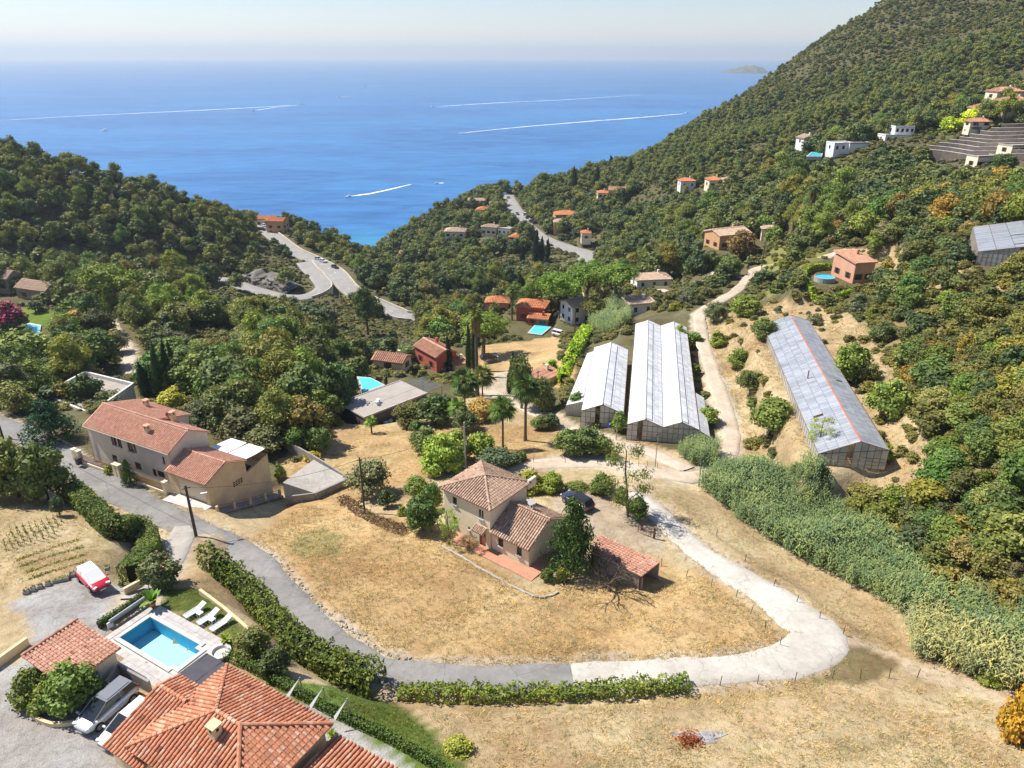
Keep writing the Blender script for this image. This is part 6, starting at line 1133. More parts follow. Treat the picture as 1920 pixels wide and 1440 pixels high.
# ------------------------------------------------------------------ palms
def fan(nseg=9, r=1.0):
    v = [(0, 0, 0)]; f = []
    for i in range(nseg*2+1):
        g = math.pi*(.06+.88*i/(nseg*2)); q = r*(1 if i % 2 else .42); v.append((math.cos(g)*q, math.sin(g)*q, -.3*q*q+(.05 if i % 2 else 0)))
    return np.array(v), [[0, i+1, i+2] for i in range(nseg*2)]
def palm(u, vb, vtop, wpx, label, skirt=.5, lean=0.0, n=34, tint=(1, 1, 1)):
    p = G(u, vb); _, _, zc = proj(*p); s = zc/FPX; dep = math.atan2(CAMZ-p[2], math.hypot(p[0], p[1])); h = (vb-vtop)*s/math.cos(dep); cr = wpx*s/2; ht = h-cr*.55
    t = thing('palm_tree', label, 'palm', p, random.uniform(0, 6)); g = MB(); ln = [(lean*k*k*h*.1, 0, ht*k-.2*(k == 0)) for k in np.linspace(0, 1, 9)]; r0 = max(.14, h*.022)
    g.tube(ln, [r0*1.4]+[r0*(1-.25*k/8) for k in range(1, 9)], 8); g.build('trunk', 'bark', t); top = np.array(ln[-1]); v0, f0 = fan(); V, F, A_ = [], [], []
    for i in range(n):
        el = R(78)-R(125)*(i/n)**.9; az = i*2.399; L = cr*random.uniform(.85, 1.1); d = np.array([math.cos(el)*math.cos(az), math.cos(el)*math.sin(az), math.sin(el)]); st = top+d*L*.42; up = np.array([0, 0, 1.0]); x = np.cross(d, up); x /= np.linalg.norm(x)+1e-9; nr = np.cross(x, d); w = v0[:, :1]*x*L*.46+v0[:, 1:2]*d*L*.62+v0[:, 2:]*nr*L*.6+st; w[:, 2] -= .36*L*((w-top)[:, :2]**2).sum(1)/L**2
        o = len(V); V += list(w); F += [[a+o for a in q] for q in f0]; A_ += [random.random()*.9+.05]*len(f0); k = len(V); V += [top, st, top+x*.05*L]; F.append([k, k+1, k+2]); A_.append(.3)
    o = link('crown', npmesh('crown', V, F, ['palm_leaves'], A_), t); o.color = (*tint, 1)
    if skirt:
        ns = 260; z = rng.random(ns)*skirt*h*.4; az = rng.random(ns)*6.28; pos = top+np.c_[np.cos(az)*r0*1.9, np.sin(az)*r0*1.9, -z-.1]; v, f = leaves(pos, np.c_[np.cos(az), np.sin(az), 0*az+.15], min(.34, r0*1.5), .35, 1.5); link('dead_fronds', npmesh('dead_fronds', v, f, ['brown_leaves'], rng.random(ns)*.9+.05), t)
    return t
palm(985, 826, 712, 66, 'big fan palm standing alone on the dry lawn', .5, 0, 44, (1.1, 1.2, .9)); palm(943, 842, 752, 60, 'shorter fan palm left of the big lawn palm', .3, 0, 40, (1.3, 1.5, 1)); palm(895, 742, 588, 34, 'very tall slim palm with a skirt of dead fronds', .5, 0, 26, (.9, .9, .8)); palm(960, 600, 536, 32, 'slim palm rising beside the red house', .5, 0, 28)
palm(872, 768, 700, 62, 'bushy fan palm in the palm clump by the driveway', .2, 0, 40, (1.1, 1.3, 1)); palm(905, 752, 690, 56, 'fan palm at the right of the palm clump', .3, 0, 36); palm(860, 802, 752, 46, 'low bright palm below the palm clump', .1, 0, 34, (1.5, 1.9, 1)); palm(697, 812, 782, 30, 'tiny fan palm against the flat-roofed house', 0, 0, 26, (1.4, 1.7, 1)); palm(1513, 440, 345, 34, 'tall old palm among the trees of the right slope', .9, 0, 24, (.7, .75, .7)); palm(1640, 470, 440, 34, 'short fan palm by the driveway above the pink house', 0, 0, 26, (1.6, 1.6, .9)); palm(927, 595, 568, 26, 'small palm left of the red house', 0, 0, 24); palm(725, 735, 702, 14, 'stubby thatched palm beside the blue pool', .9, 0, 16)
# ------------------------------------------------------------------ hedges
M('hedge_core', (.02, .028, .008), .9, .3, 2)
def hedge(name, label, line, w, h, dens=55, size=.13, mat='hedge_leaves', tint=(1, 1, 1), round_=.25, core=True, rough=.1):
    line = np.array(line); seg = np.linalg.norm(np.diff(line, axis=0), axis=1); L = seg.sum(); cum = np.r_[0, np.cumsum(seg)]; t = np.gradient(line[:, :2], axis=0); t /= np.linalg.norm(t, axis=1)[:, None]+1e-9
    W = np.broadcast_to(w, (len(line),)).astype(float); H = np.broadcast_to(h, (len(line),)).astype(float)
    n = int(L*(2*H.mean()+W.mean())*dens); s = rng.random(n)*L; a = rng.random(n)*(2*H.mean()+W.mean()); f = lambda c: np.interp(s, cum, c)
    px, py, pz, tx, ty, ww, hh = f(line[:, 0]), f(line[:, 1]), f(line[:, 2]), f(t[:, 0]), f(t[:, 1]), f(W), f(H); hm, wm = H.mean(), W.mean()
    lump = 1+rough*(vnoise(s+px, a*3, 1.1, 51)*2+vnoise(s*1.0+px, a*2, .45, 53)*1.2)
    side = np.where(a < hm, -1, np.where(a < hm+wm, 0, 1)); off = np.where(side == 0, ((a-hm)/wm-.5)*ww, side*ww/2); z = np.where(side == -1, a/hm*hh, np.where(side == 0, hh, (2*hm+wm-a)/hm*hh))
    k = np.clip((z/hh-.8)/.2, 0, 1); off = off*(1-round_*k*k*(side != 0))*lump; z = (z-np.where(side == 0, round_*hh*.12*(2*off/ww)**2, 0))*(lump*.5+.5)
    inw = rng.random(n)**2*.18; off *= 1-inw; pos = np.c_[px-ty*off, py+tx*off, pz+z-.02]; nrm = np.where(side[:, None] == 0, np.array([0, 0, 1.0]), np.c_[-ty*side, tx*side, .3+0*side])
    v, fa = leaves(pos, nrm*.7+unit(n)*.6, size); v2 = np.clip(.5*(vnoise(px*1.0, py, 1.5, 52)+.5)+.5*rng.random(n), .01, .99)
    org = line.mean(0); org[2] = line[:, 2].min(); th_ = thing(name, label, 'hedge', org); o = link('foliage', npmesh('foliage', v-org, fa, [mat], v2), th_); o.color = (*tint, 1)
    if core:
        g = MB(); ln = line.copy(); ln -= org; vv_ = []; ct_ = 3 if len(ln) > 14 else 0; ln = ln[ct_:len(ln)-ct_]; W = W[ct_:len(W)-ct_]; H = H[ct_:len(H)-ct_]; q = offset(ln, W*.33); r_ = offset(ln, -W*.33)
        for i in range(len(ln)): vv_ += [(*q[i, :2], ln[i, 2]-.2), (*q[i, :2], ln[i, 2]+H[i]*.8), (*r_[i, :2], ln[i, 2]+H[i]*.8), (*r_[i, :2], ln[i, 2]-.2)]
        g.add(vv_, [[i*4+j, (i+1)*4+j, (i+1)*4+(j+1) % 4, i*4+(j+1) % 4] for i in range(len(ln)-1) for j in range(4)]+[[0, 1, 2, 3], [len(vv_)-1-j for j in range(4)]]); g.build('light_block_core', 'hedge_core', th_)  # solid dark box added inside the hedge to block light
    return th_
def gline(uv, z=None, step=.5):
    pts = [G(u, v) if z is None else P(u, v, z) for u, v in uv]; ln = smooth(pts, step); ln[:, 2] = gz(ln[:, 0], ln[:, 1]); return ln
hedge('clipped_hedge', 'tall clipped hedge curving in an S beside the drive and red car', gline([(125, 925), (165, 958), (200, 992), (222, 1010), (252, 1000), (275, 1012), (285, 1045), (270, 1075), (248, 1098)]), 2.1, 2.4, 75, .12, tint=(1.05, 1.05, 1), rough=.14)
ln = gline([(385, 1062), (420, 1090), (455, 1120), (490, 1155), (520, 1195), (560, 1232), (610, 1258), (660, 1280), (712, 1298)])
hedge('tall_hedge', 'tall olive-green hedge between the pool garden and the asphalt road', ln, np.interp(np.arange(len(ln)), [0, len(ln)*.15, len(ln)*.8, len(ln)], [1.6, 2.2, 2.2, 2.4]), np.interp(np.arange(len(ln)), [0, len(ln)*.25, len(ln)], [2.6, 2.9, 2.4]), 62, .14, tint=(.9, .92, .85), rough=.3, round_=.5)
hedge('roadside_hedge', 'low bushy hedge along the near side of the road', gline([(748, 1304), (850, 1306), (960, 1308), (1080, 1304), (1180, 1298), (1290, 1288)]), 1.15, .9, 110, .12, tint=(1.15, 1.2, .9), core=False, rough=.75, round_=.7)
hedge('border_hedge', 'low clipped hedge sweeping round the gravel path at the bottom edge', gline([(425, 1232), (480, 1258), (560, 1302), (640, 1344), (720, 1382), (790, 1420), (870, 1470)]), .75, .7, 110, .07, tint=(.9, 1.1, .7), rough=.05)
hedge('pool_hedge', 'low dark hedge between the gravel yard and pool cover roller', gline([(186, 1178), (230, 1150), (276, 1118)], 91.0), .6, .8, 110, .08, tint=(.6, .75, .5), rough=.08)
hedge('garden_hedge', 'dark clipped hedge beside the small gate on the upper road', gline([(952, 872), (985, 862)]), 1.1, 1.3, 60, .13, tint=(.6, .75, .5))
hedge('villa_hedge', 'bright hedge curving round the garden of the round pool', gline([(1560, 505), (1520, 508), (1506, 520), (1512, 538), (1545, 552), (1598, 552)], 88.0, 1.0), 1.2, 1.5, 24, .3, tint=(1.3, 1.5, .9))
hedge('greenhouse_hedge', 'bushy bright green hedge along the left side of the single greenhouse', gline([(1056, 722), (1066, 695), (1080, 665), (1094, 640), (1100, 628)]), 2.2, 2.6, 26, .25, tint=(1.5, 1.9, 1), rough=.4, round_=.5)
hedge('hill_hedge', 'dark green hedge behind the houses at the right edge', gline([(1790, 225), (1850, 205), (1925, 190)], None, 2), 2.5, 2.5, 8, .6, tint=(.8, .9, .7))
hedge('brush_bank', 'bank of dead brown brushwood along the field edge', gline([(640, 935), (660, 950), (690, 970), (725, 985), (765, 1000)]), 1.4, .5, 90, .10, 'brown_leaves', (.8, .7, .7), .6, False, .5)

# ------------------------------------------------------------------ scattered masses (geometry nodes over points)
STASH = bpy.data.collections.new('plant_stock')
def scatter(name, label, pts, scl, rot, idx, meshes, tint=(1, 1, 1)):
    col = bpy.data.collections.new('stock_'+name)
    for i, me in enumerate(meshes): o = bpy.data.objects.new('stock_%s_%02d' % (name, i), me); o.color = (*tint, 1); col.objects.link(o)
    me = bpy.data.meshes.new(name); me.vertices.add(len(pts)); me.vertices.foreach_set('co', np.asarray(pts, np.float32).ravel())
    for nm, ty, da, fld in (('scl', 'FLOAT_VECTOR', scl, 'vector'), ('rot', 'FLOAT_VECTOR', rot, 'vector'), ('idx', 'INT', idx, 'value')):
        at = me.attributes.new(nm, ty, 'POINT'); at.data.foreach_set(fld, np.asarray(da, np.int32 if ty == 'INT' else np.float32).ravel())
    me.update(); o = link(name, me); ng = bpy.data.node_groups.new(name, 'GeometryNodeTree'); ng.interface.new_socket('Geometry', in_out='INPUT', socket_type='NodeSocketGeometry'); ng.interface.new_socket('Geometry', in_out='OUTPUT', socket_type='NodeSocketGeometry')
    N_ = lambda t, **k: nn(ng, t, **k); gi, go = N_('NodeGroupInput'), N_('NodeGroupOutput'); ip = N_('GeometryNodeInstanceOnPoints'); ci = N_('GeometryNodeCollectionInfo'); ci.inputs['Collection'].default_value = col; ci.inputs['Separate Children'].default_value = True; ci.inputs['Reset Children'].default_value = True
    def attr(nm, ty): a = N_('GeometryNodeInputNamedAttribute', data_type=ty); a.inputs['Name'].default_value = nm; return a.outputs['Attribute']
    lk = ng.links.new; lk(gi.outputs[0], ip.inputs['Points']); lk(ci.outputs[0], ip.inputs['Instance']); ip.inputs['Pick Instance'].default_value = True; lk(attr('idx', 'INT'), ip.inputs['Instance Index']); lk(attr('scl', 'FLOAT_VECTOR'), ip.inputs['Scale']); lk(attr('rot', 'FLOAT_VECTOR'), ip.inputs['Rotation']); lk(ip.outputs[0], go.inputs[0])
    md = o.modifiers.new('scatter', 'NODES'); md.node_group = ng; return tag(o, label, None, None, 'stuff')
def visible(x, y, z):
    """not hidden by the ground from where the photo was taken"""
    ok = np.ones(len(x), bool)
    for k in np.linspace(.25, .985, 46): ok &= gz(x*k, y*k) < CAMZ+(z-CAMZ)*k
    return ok
def blades(n, h, w, spread, lean, mat, nm, seg=2):
    V, F, A_ = [], [], []
    for i in range(n):
        az = rng.random()*6.28; r = spread*rng.random()**.5; a2 = rng.random()*6.28; b0 = np.array([math.cos(az)*r, math.sin(az)*r, 0]); d = np.array([math.cos(a2), math.sin(a2), 0]); x = np.array([-d[1], d[0], 0]); H = h*rng.uniform(.6, 1.15); ln = lean*rng.uniform(.3, 1.2); o = len(V); vi = rng.random()*.9+.05
        for k in range(seg+1): q = k/seg; c_ = b0+d*ln*q*q*H+np.array([0, 0, H*(q-.25*ln*q*q)]); ww = w*(1-q*.92)*(.6+.4*min(1, q*3)); V += [c_-x*ww, c_+x*ww]
        F += [[o+2*k, o+2*k+1, o+2*k+3, o+2*k+2] for k in range(seg)]; A_ += [vi]*seg
    return npmesh(nm, V, F, [mat], A_)
def field(poly, spacing, zlev=None, jit=.5, seed=1, dens=None):
    q = np.array([(G(u, v) if zlev is None else P(u, v, zlev))[:2] for u, v in poly]); lo, hi = q.min(0), q.max(0); xs = np.arange(lo[0], hi[0], spacing); ys = np.arange(lo[1], hi[1], spacing); x, y = np.meshgrid(xs, ys); x = x.ravel()+rng.uniform(-jit, jit, x.size)*spacing; y = y.ravel()+rng.uniform(-jit, jit, y.size)*spacing
    k = inpoly(x, y, q)
    if dens is not None: k &= dens(x, y)
    return x[k], y[k]
def caneclump(mat, lean):
    V, F, A_ = [], [], []
    for i in range(6):
        az = rng.random()*6.28; r = .3*rng.random()**.5; b0 = np.array([math.cos(az)*r, math.sin(az)*r, 0]); a2 = rng.random()*6.28; ld = np.array([math.cos(a2), math.sin(a2), 0])*lean*rng.uniform(.2, 1); H = rng.uniform(.7, 1.1); st = lambda q: b0+ld*q*q*H+np.array([0, 0, H*q]); vi = rng.random()*.8+.1; x_ = np.array([-math.sin(a2), math.cos(a2), 0])*.006; o = len(V); V += [st(0)-x_, st(0)+x_, st(.95)+x_, st(.95)-x_]; F.append([o, o+1, o+2, o+3]); A_.append(vi)
        for k in range(9):
            q = .25+.75*k/8; a3 = k*2.6+rng.random(); d = np.array([math.cos(a3), math.sin(a3), 0]); y_ = np.array([-d[1], d[0], 0])*.021; L_ = .26*(1-.35*q)*rng.uniform(.8, 1.2); p0 = st(q); p1 = p0+d*L_*.55+np.array([0, 0, L_*.45]); p2 = p0+d*L_+np.array([0, 0, L_*.15]); o = len(V); V += [p0-y_*.4, p0+y_*.4, p1+y_, p1-y_, p2+y_*.15, p2-y_*.15]; F += [[o, o+1, o+2, o+3], [o+3, o+2, o+4, o+5]]; A_ += [min(.98, vi*.6+.4*rng.random())]*2
    return npmesh('cane', V, F, [mat], A_)
def canes(name, label, poly, sp, h, mat, tint, lean=.22):
    x, y = field(poly, sp); z = gz(x, y)-.1; n = len(x); hh = h*(.7+.6*(vnoise(x, y, 4, 61)+.5))*rng.uniform(.8, 1.15, n); ms = [caneclump(mat, lean) for _ in range(6)]
    scatter(name, label, np.c_[x, y, z], np.c_[hh*.85, hh*.85, hh], np.c_[rng.uniform(-.12, .12, n), rng.uniform(-.12, .12, n), rng.random(n)*6.28], rng.integers(0, 6, n), ms, tint)
canes('cane_thicket', 'dense grey-green giant cane filling the gully right of the road', [(1318, 918), (1345, 892), (1400, 880), (1470, 905), (1560, 955), (1640, 1010), (1690, 1060), (1740, 1120), (1790, 1175), (1720, 1165), (1660, 1130), (1560, 1080), (1480, 1035), (1400, 985)], .46, 3.0, 'reed_leaves', (.98, 1.15, .95))
canes('cane_thicket', 'green giant cane at the right edge beyond the track', [(1790, 1130), (1960, 1150), (1960, 1290), (1850, 1240), (1790, 1190)], .55, 2.8, 'reed_leaves', (1.05, 1.15, .95)); canes('cane_thicket', 'cane clump by the road junction below the double greenhouse', [(1270, 850), (1310, 838), (1345, 850), (1335, 880), (1290, 872)], .5, 2.6, 'reed_leaves', (1.1, 1.15, 1)); canes('cane_thicket', 'cane clump above the small greenhouse', [(1105, 612), (1140, 582), (1180, 585), (1172, 618), (1130, 628)], .8, 3.2, 'reed_leaves', (1.1, 1.2, 1))
canes('bamboo_thicket', 'pale yellow bamboo beside the dirt track at lower right', [(1700, 1165), (1760, 1168), (1850, 1212), (1935, 1262), (1960, 1335), (1900, 1292), (1800, 1262), (1720, 1232)], .5, 2.6, 'cane_straw', (1, 1, .9), .8)
# dry and green grass tufts
tm = [blades(9, .22, .018, .16, .7, 'straw_blades', 'tuft') for _ in range(5)]
def meadow(name, label, poly, sp, h, tint, ms=tm, ymin=0):
    d = lambda x, y: (vnoise(x, y, 3.5, 71)+vnoise(x, y, 1.2, 72)*.8+rng.uniform(-.5, .5, len(x)) > -.12)
    x, y = field(poly, sp, dens=d); z = gz(x, y)-.015; n = len(x); s_ = h*rng.uniform(.6, 1.4, n); scatter(name, label, np.c_[x, y, z], np.c_[s_*1.5, s_*1.5, s_], np.c_[0*x, 0*x, rng.random(n)*6.28], rng.integers(0, 5, n), ms, tint)
meadow('dry_grass', 'short dry golden grass of the central meadow', [(480, 1015), (560, 945), (700, 965), (820, 1000), (1000, 1112), (1080, 1095), (1240, 1075), (1330, 1085), (1440, 1165), (1462, 1195), (1425, 1230), (1200, 1240), (850, 1248), (700, 1212), (610, 1125), (545, 1062)], .34, 1.0, (.92, .86, .80))
meadow('straw_grass', 'pale straw grass of the field along the lower edge', [(800, 1330), (1290, 1305), (1500, 1275), (1700, 1280), (1900, 1330), (1960, 1440), (1960, 1475), (880, 1475)], .32, .95, (1, .97, .9)); meadow('straw_grass', 'thin straw grass on the bank right of the concrete road', [(1230, 930), (1310, 925), (1400, 985), (1500, 1050), (1680, 1150), (1690, 1230), (1600, 1195), (1450, 1090), (1310, 1000)], .4, .8, (.95, .92, .85)); meadow('dry_grass', 'dry grass of the fields behind the meadow house', [(540, 880), (650, 800), (760, 810), (880, 790), (1040, 805), (1170, 838), (1000, 858), (900, 868), (780, 905), (640, 955)], .45, .8, (.9, .82, .74)); meadow('straw_grass', 'dry straw grass of the kitchen garden', [(0, 915), (120, 940), (215, 1040), (225, 1080), (130, 1075), (40, 1112), (-40, 1110)], .42, .8, (1, .97, .85))
gm = [blades(10, .2, .014, .15, .6, 'hedge_leaves', 'grass') for _ in range(4)]; tm2 = gm+gm[:1]
meadow('green_grass', 'rough green grass on the bank above the curved hedge', [(440, 1222), (560, 1280), (735, 1322), (800, 1372), (870, 1440), (800, 1430), (660, 1345), (520, 1285)], .2, .9, (1.3, 1.5, 1), tm2); meadow('lawn_grass', 'mown green lawn beside the pool', [(300, 1132), (310, 1112), (388, 1115), (468, 1190), (425, 1208), (395, 1178)], .17, .55, (1.2, 1.35, .9), tm2)

meadow('straw_grass', 'dry straw tufts on the bank around the red-ridged greenhouse', [(1310, 610), (1440, 565), (1560, 600), (1500, 590), (1446, 600), (1446, 640), (1535, 855), (1400, 850), (1385, 790), (1345, 690)], .5, 1.3, (.88, .84, .74)); meadow('straw_grass', 'dry straw tufts on the slope right of the red-ridged greenhouse', [(1530, 600), (1620, 600), (1740, 760), (1760, 900), (1650, 955), (1600, 870), (1660, 820)], .5, 1.3, (.88, .84, .74))
meadow('weeds', 'scattered green-brown weeds in the dry fields', [(480, 1015), (560, 945), (700, 965), (820, 1000), (1000, 1112), (1080, 1095), (1240, 1075), (1440, 1165), (1425, 1230), (1200, 1240), (850, 1248), (700, 1212), (610, 1125)], 1.5, 1.1, (1.3, 1.1, .9), tm2); meadow('weeds', 'scattered green-brown weeds in the lower field and roadside bank', [(800, 1330), (1290, 1305), (1500, 1275), (1620, 1180), (1400, 1000), (1520, 1060), (1690, 1160), (1900, 1330), (1960, 1440), (880, 1475)], 1.3, 1.1, (1.3, 1.15, .9), tm2)
eg = []
for sd in (-1, 1):
    for k_ in range(7): e_ = offset(dl[40:], sd*(wd[40:]/2+rng.normal(.05, .16, len(wd)-40))); eg.append(e_+np.c_[rng.normal(0, .3, (len(e_), 2)), np.zeros(len(e_))])
eg = np.concatenate(eg); eg[:, 2] = gz(eg[:, 0], eg[:, 1])-.01; n = len(eg); s_ = rng.uniform(.5, 1.3, n); scatter('verge_grass', 'dry tufts creeping over the road edges', eg, np.c_[s_*1.4, s_*1.4, s_], np.c_[0*s_, 0*s_, rng.random(n)*6.28], rng.integers(0, 5, n), tm, (.85, .85, .72))
# ------------------------------------------------------------------ woods: every tree placed on the ground, the largest as trees of their own
KEEP = [(262, 645, 362, 738, 128), (868, 378, 915, 390, 500), (900, 425, 960, 442, 425), (750, 470, 805, 492, 400), (1120, 360, 1140, 374, 430), (1278, 340, 1300, 354, 380), (918, 570, 945, 590, 260), (490, 395, 545, 445, 420), (495, 428, 640, 500, 350), (566, 490, 640, 560, 310), (400, 515, 535, 552, 285), (640, 535, 770, 630, 270), (928, 370, 1110, 486, 380), (830, 425, 875, 462, 400), (1000, 390, 1115, 450, 400), (870, 375, 945, 412, 430), (925, 440, 1000, 480, 380), (1130, 345, 1230, 375, 430), (1325, 335, 1385, 355, 330), (1335, 415, 1415, 470, 235), (1415, 425, 1470, 445, 240),
 (1520, 475, 1612, 545, 160), (1500, 245, 1625, 295, 305), (1640, 230, 1790, 272, 305), (1715, 200, 1920, 250, 280), (1720, 225, 1920, 300, 270), (1800, 268, 1920, 312, 250), (960, 565, 1040, 630, 215), (1060, 560, 1140, 610, 200), (1160, 550, 1240, 600, 175), (1150, 485, 1265, 542, 240), (810, 635, 880, 700, 175), (0, 510, 108, 562, 215), (20, 570, 100, 640, 180), (200, 600, 255, 690, 160), (364, 598, 432, 624, 190), (640, 705, 840, 800, 110), (665, 700, 720, 735, 125), (700, 672, 755, 698, 160), (80, 695, 255, 760, 118), (990, 600, 1070, 640, 210), (1180, 580, 1290, 800, 100), (1300, 540, 1420, 620, 140), (880, 640, 1085, 740, 150), (1440, 580, 1660, 860, 80), (1290, 480, 1445, 560, 170), (1480, 460, 1600, 500, 185), (850, 690, 970, 745, 150), (1820, 430, 1920, 500, 120), (640, 780, 870, 960, 90), (185, 590, 200, 612, 170), (1730, 225, 1800, 258, 300)]
NOSC = [(-300, 1800), (-300, 790), (0, 790), (90, 770), (170, 775), (300, 790), (410, 815), (530, 840), (560, 870), (640, 800), (660, 720), (770, 705), (845, 730), (860, 790), (940, 760), (900, 745), (860, 720), (880, 650), (1040, 628), (1060, 700), (1055, 740), (1050, 760), (1040, 790), (1180, 820), (1180, 585), (1290, 585), (1300, 830), (1320, 905), (1400, 980), (1500, 1045), (1700, 1160), (1760, 1240), (1980, 1330), (1980, 1800)]
DRYSLOPE = [(1290, 590), (1440, 545), (1600, 590), (1720, 760), (1760, 900), (1640, 960), (1330, 900), (1380, 800)]
HILL = [(-80, 200), (0, 255), (130, 285), (260, 300), (350, 340), (480, 400), (640, 490), (560, 500), (540, 540), (380, 514), (150, 505), (-80, 500)]
REED = [(1290, 915), (1345, 875), (1400, 870), (1470, 895), (1570, 945), (1660, 1010), (1710, 1060), (1770, 1130), (1860, 1160), (1980, 1190), (1980, 1340), (1700, 1240)]
GOLDWOOD = [(1560, 330), (1720, 295), (1950, 310), (1950, 430), (1750, 420), (1600, 420)]
def candidates(sp, x0, x1, y0, y1, seed):
    xs, ys = np.arange(x0, x1, sp), np.arange(y0, y1, sp); x, y = np.meshgrid(xs, ys); return x.ravel()+rng.uniform(-.45, .45, x.size)*sp, y.ravel()+rng.uniform(-.45, .45, y.size)*sp
allc = []
for sp, x0, x1, y0, y1 in ((2.5, 30, 112, 38, 96), (3.3, -115, 145, 38, 200), (4.7, -270, 250, 200, 420), (3.7, -10, 480, 420, 760), (4.9, -300, -10, 420, 760)):
    x, y = candidates(sp, x0, x1, y0, y1, 1); z = gz(x, y); u, v, zc = proj(x, y, z)
    ok = (z > 2.5) & (zc > 5) & (u > -70) & (u < 1990) & (v < 1330) & (v > -60); x, y, z, u, v, zc = (a[ok] for a in (x, y, z, u, v, zc))
    i = np.clip(np.searchsorted(GX, x)-1, 0, len(GX)-2); j = np.clip(np.searchsorted(GY, y)-1, 0, len(GY)-2); rm = ROADMASK[j, i]; ok = (rm > 1.4+.004*y) & ~inpoly(u, v, NOSC) & ~inpoly(u, v, REED) & ~inpoly(x, y, GH4)
    for q, zz in PADS: ok &= ~inpoly(x, y, [P(a, b_, zz)[:2] for a, b_ in q])
    ok &= ~((x > 15) & (x < 33) & (y > 97) & (y < 151)) & ~((np.abs((x-42.5)-(y-80)*.172) < 6.2) & (y > 77) & (y < 134)) & visible(x, y, z+4)
    allc.append(np.c_[x, y, z, u, v, zc][ok])
C = np.concatenate(allc); x, y, z, u, v, zc = C.T; n = len(C); rd = rng.random(n); nz = vnoise(x, y, 22, 81)+.6*vnoise(x, y, 8, 82); hill = inpoly(u, v, HILL); gold = inpoly(u, v, GOLDWOOD); dry = inpoly(u, v, DRYSLOPE); mount = (x > 40) & (y > 330) & (z > 62); upper = mount & (v < 60+.0*u+np.clip((1900-u)*.28, 0, 160)); near = (y < 200) & (x > 25)
kind = np.full(n, 'broad     '); h = rng.uniform(4, 7, n); w = h*rng.uniform(.85, 1.15, n); keep = np.ones(n, bool)
def setk(mask, table):
    r = rng.random(n); acc = 0
    for k, p, h0, h1, wr in table:
        m_ = mask & (r >= acc) & (r < acc+p); kind[m_] = k; hh = rng.uniform(h0, h1, n); h[m_] = hh[m_]; w[m_] = (hh*wr*rng.uniform(.85, 1.2, n))[m_]; acc += p
setk(np.ones(n, bool), [('broad', .24, 4, 6.5, 1.15), ('broad', .26, 6.5, 10.5, .92), ('pine', .24, 7, 12, .82), ('olive', .13, 4, 6.5, 1.15), ('shrub', .13, 1.8, 3.5, 1.35)])
setk(hill, [('pine', .46, 7, 11.5, .80), ('broad', .38, 4.5, 7.5, 1.15), ('shrub', .16, 1.8, 3.6, 1.3)]); setk(mount, [('pine', .40, 4.5, 8.5, .78), ('broad', .28, 2.8, 5.5, 1.2), ('shrub', .32, 1.5, 3, 1.6)]); setk(upper, [('shrub', .34, .8, 1.6, 2.4), ('shrub', .38, 1.4, 3.2, 1.7), ('pine', .12, 3.5, 6, .8), ('broad', .14, 2, 3.5, 1.2)])
setk(near, [('shrub', .30, 1.0, 2.2, 1.5), ('shrub', .24, 2.2, 4.0, 1.3), ('broad', .30, 2.4, 5.4, 1.2), ('olive', .16, 1.6, 3.8, 1.3)]); setk(gold, [('broad', .8, 5, 8.5, 1.05), ('olive', .2, 3, 5, 1.2)]); setk(dry, [('shrub', .7, 1.0, 2.2, 1.3), ('olive', .3, 1.5, 2.6, 1.3)])
keep &= ~(dry & (nz+rng.uniform(-.3, .3, n) < .30)); keep &= ~(upper & (nz+rng.uniform(-.2, .2, n) < -.28)); keep &= ~(mount & ~upper & (nz < -.42))
for a, b_, c_, d_, dist in KEEP:
    hp_ = h*FPX/zc; wp_ = w*FPX/zc*.5; hit = (u+wp_ > a) & (u-wp_ < c_) & (v > b_) & (v-hp_ < d_) & (y < dist) & (v-hp_*.95 < d_-2); low = hit & (rng.random(n) < .75); kind[low] = 'shrub'; h[low] = np.minimum(h[low], rng.uniform(.8, 1.7, n)[low]); w[low] = h[low]*rng.uniform(1.4, 2.2, n)[low]; keep &= ~hit | low
one = np.array([o.location[:2] for o in COL.objects if o.get('category') in ('pine', 'tree', 'olive tree', 'shrub', 'cypress', 'conifer', 'palm')])
for q in one: keep &= (x-q[0])**2+(y-q[1])**2 > 2.2**2
C = C[keep]; kind, h, w, hill, gold, mount, upper, near, dry = (a[keep] for a in (kind, h, w, hill, gold, mount, upper, near, dry)); x, y, z, u, v, zc = C.T; n = len(C); kind = np.array([k.strip() for k in kind])
size = np.maximum(h, w)*FPX/zc
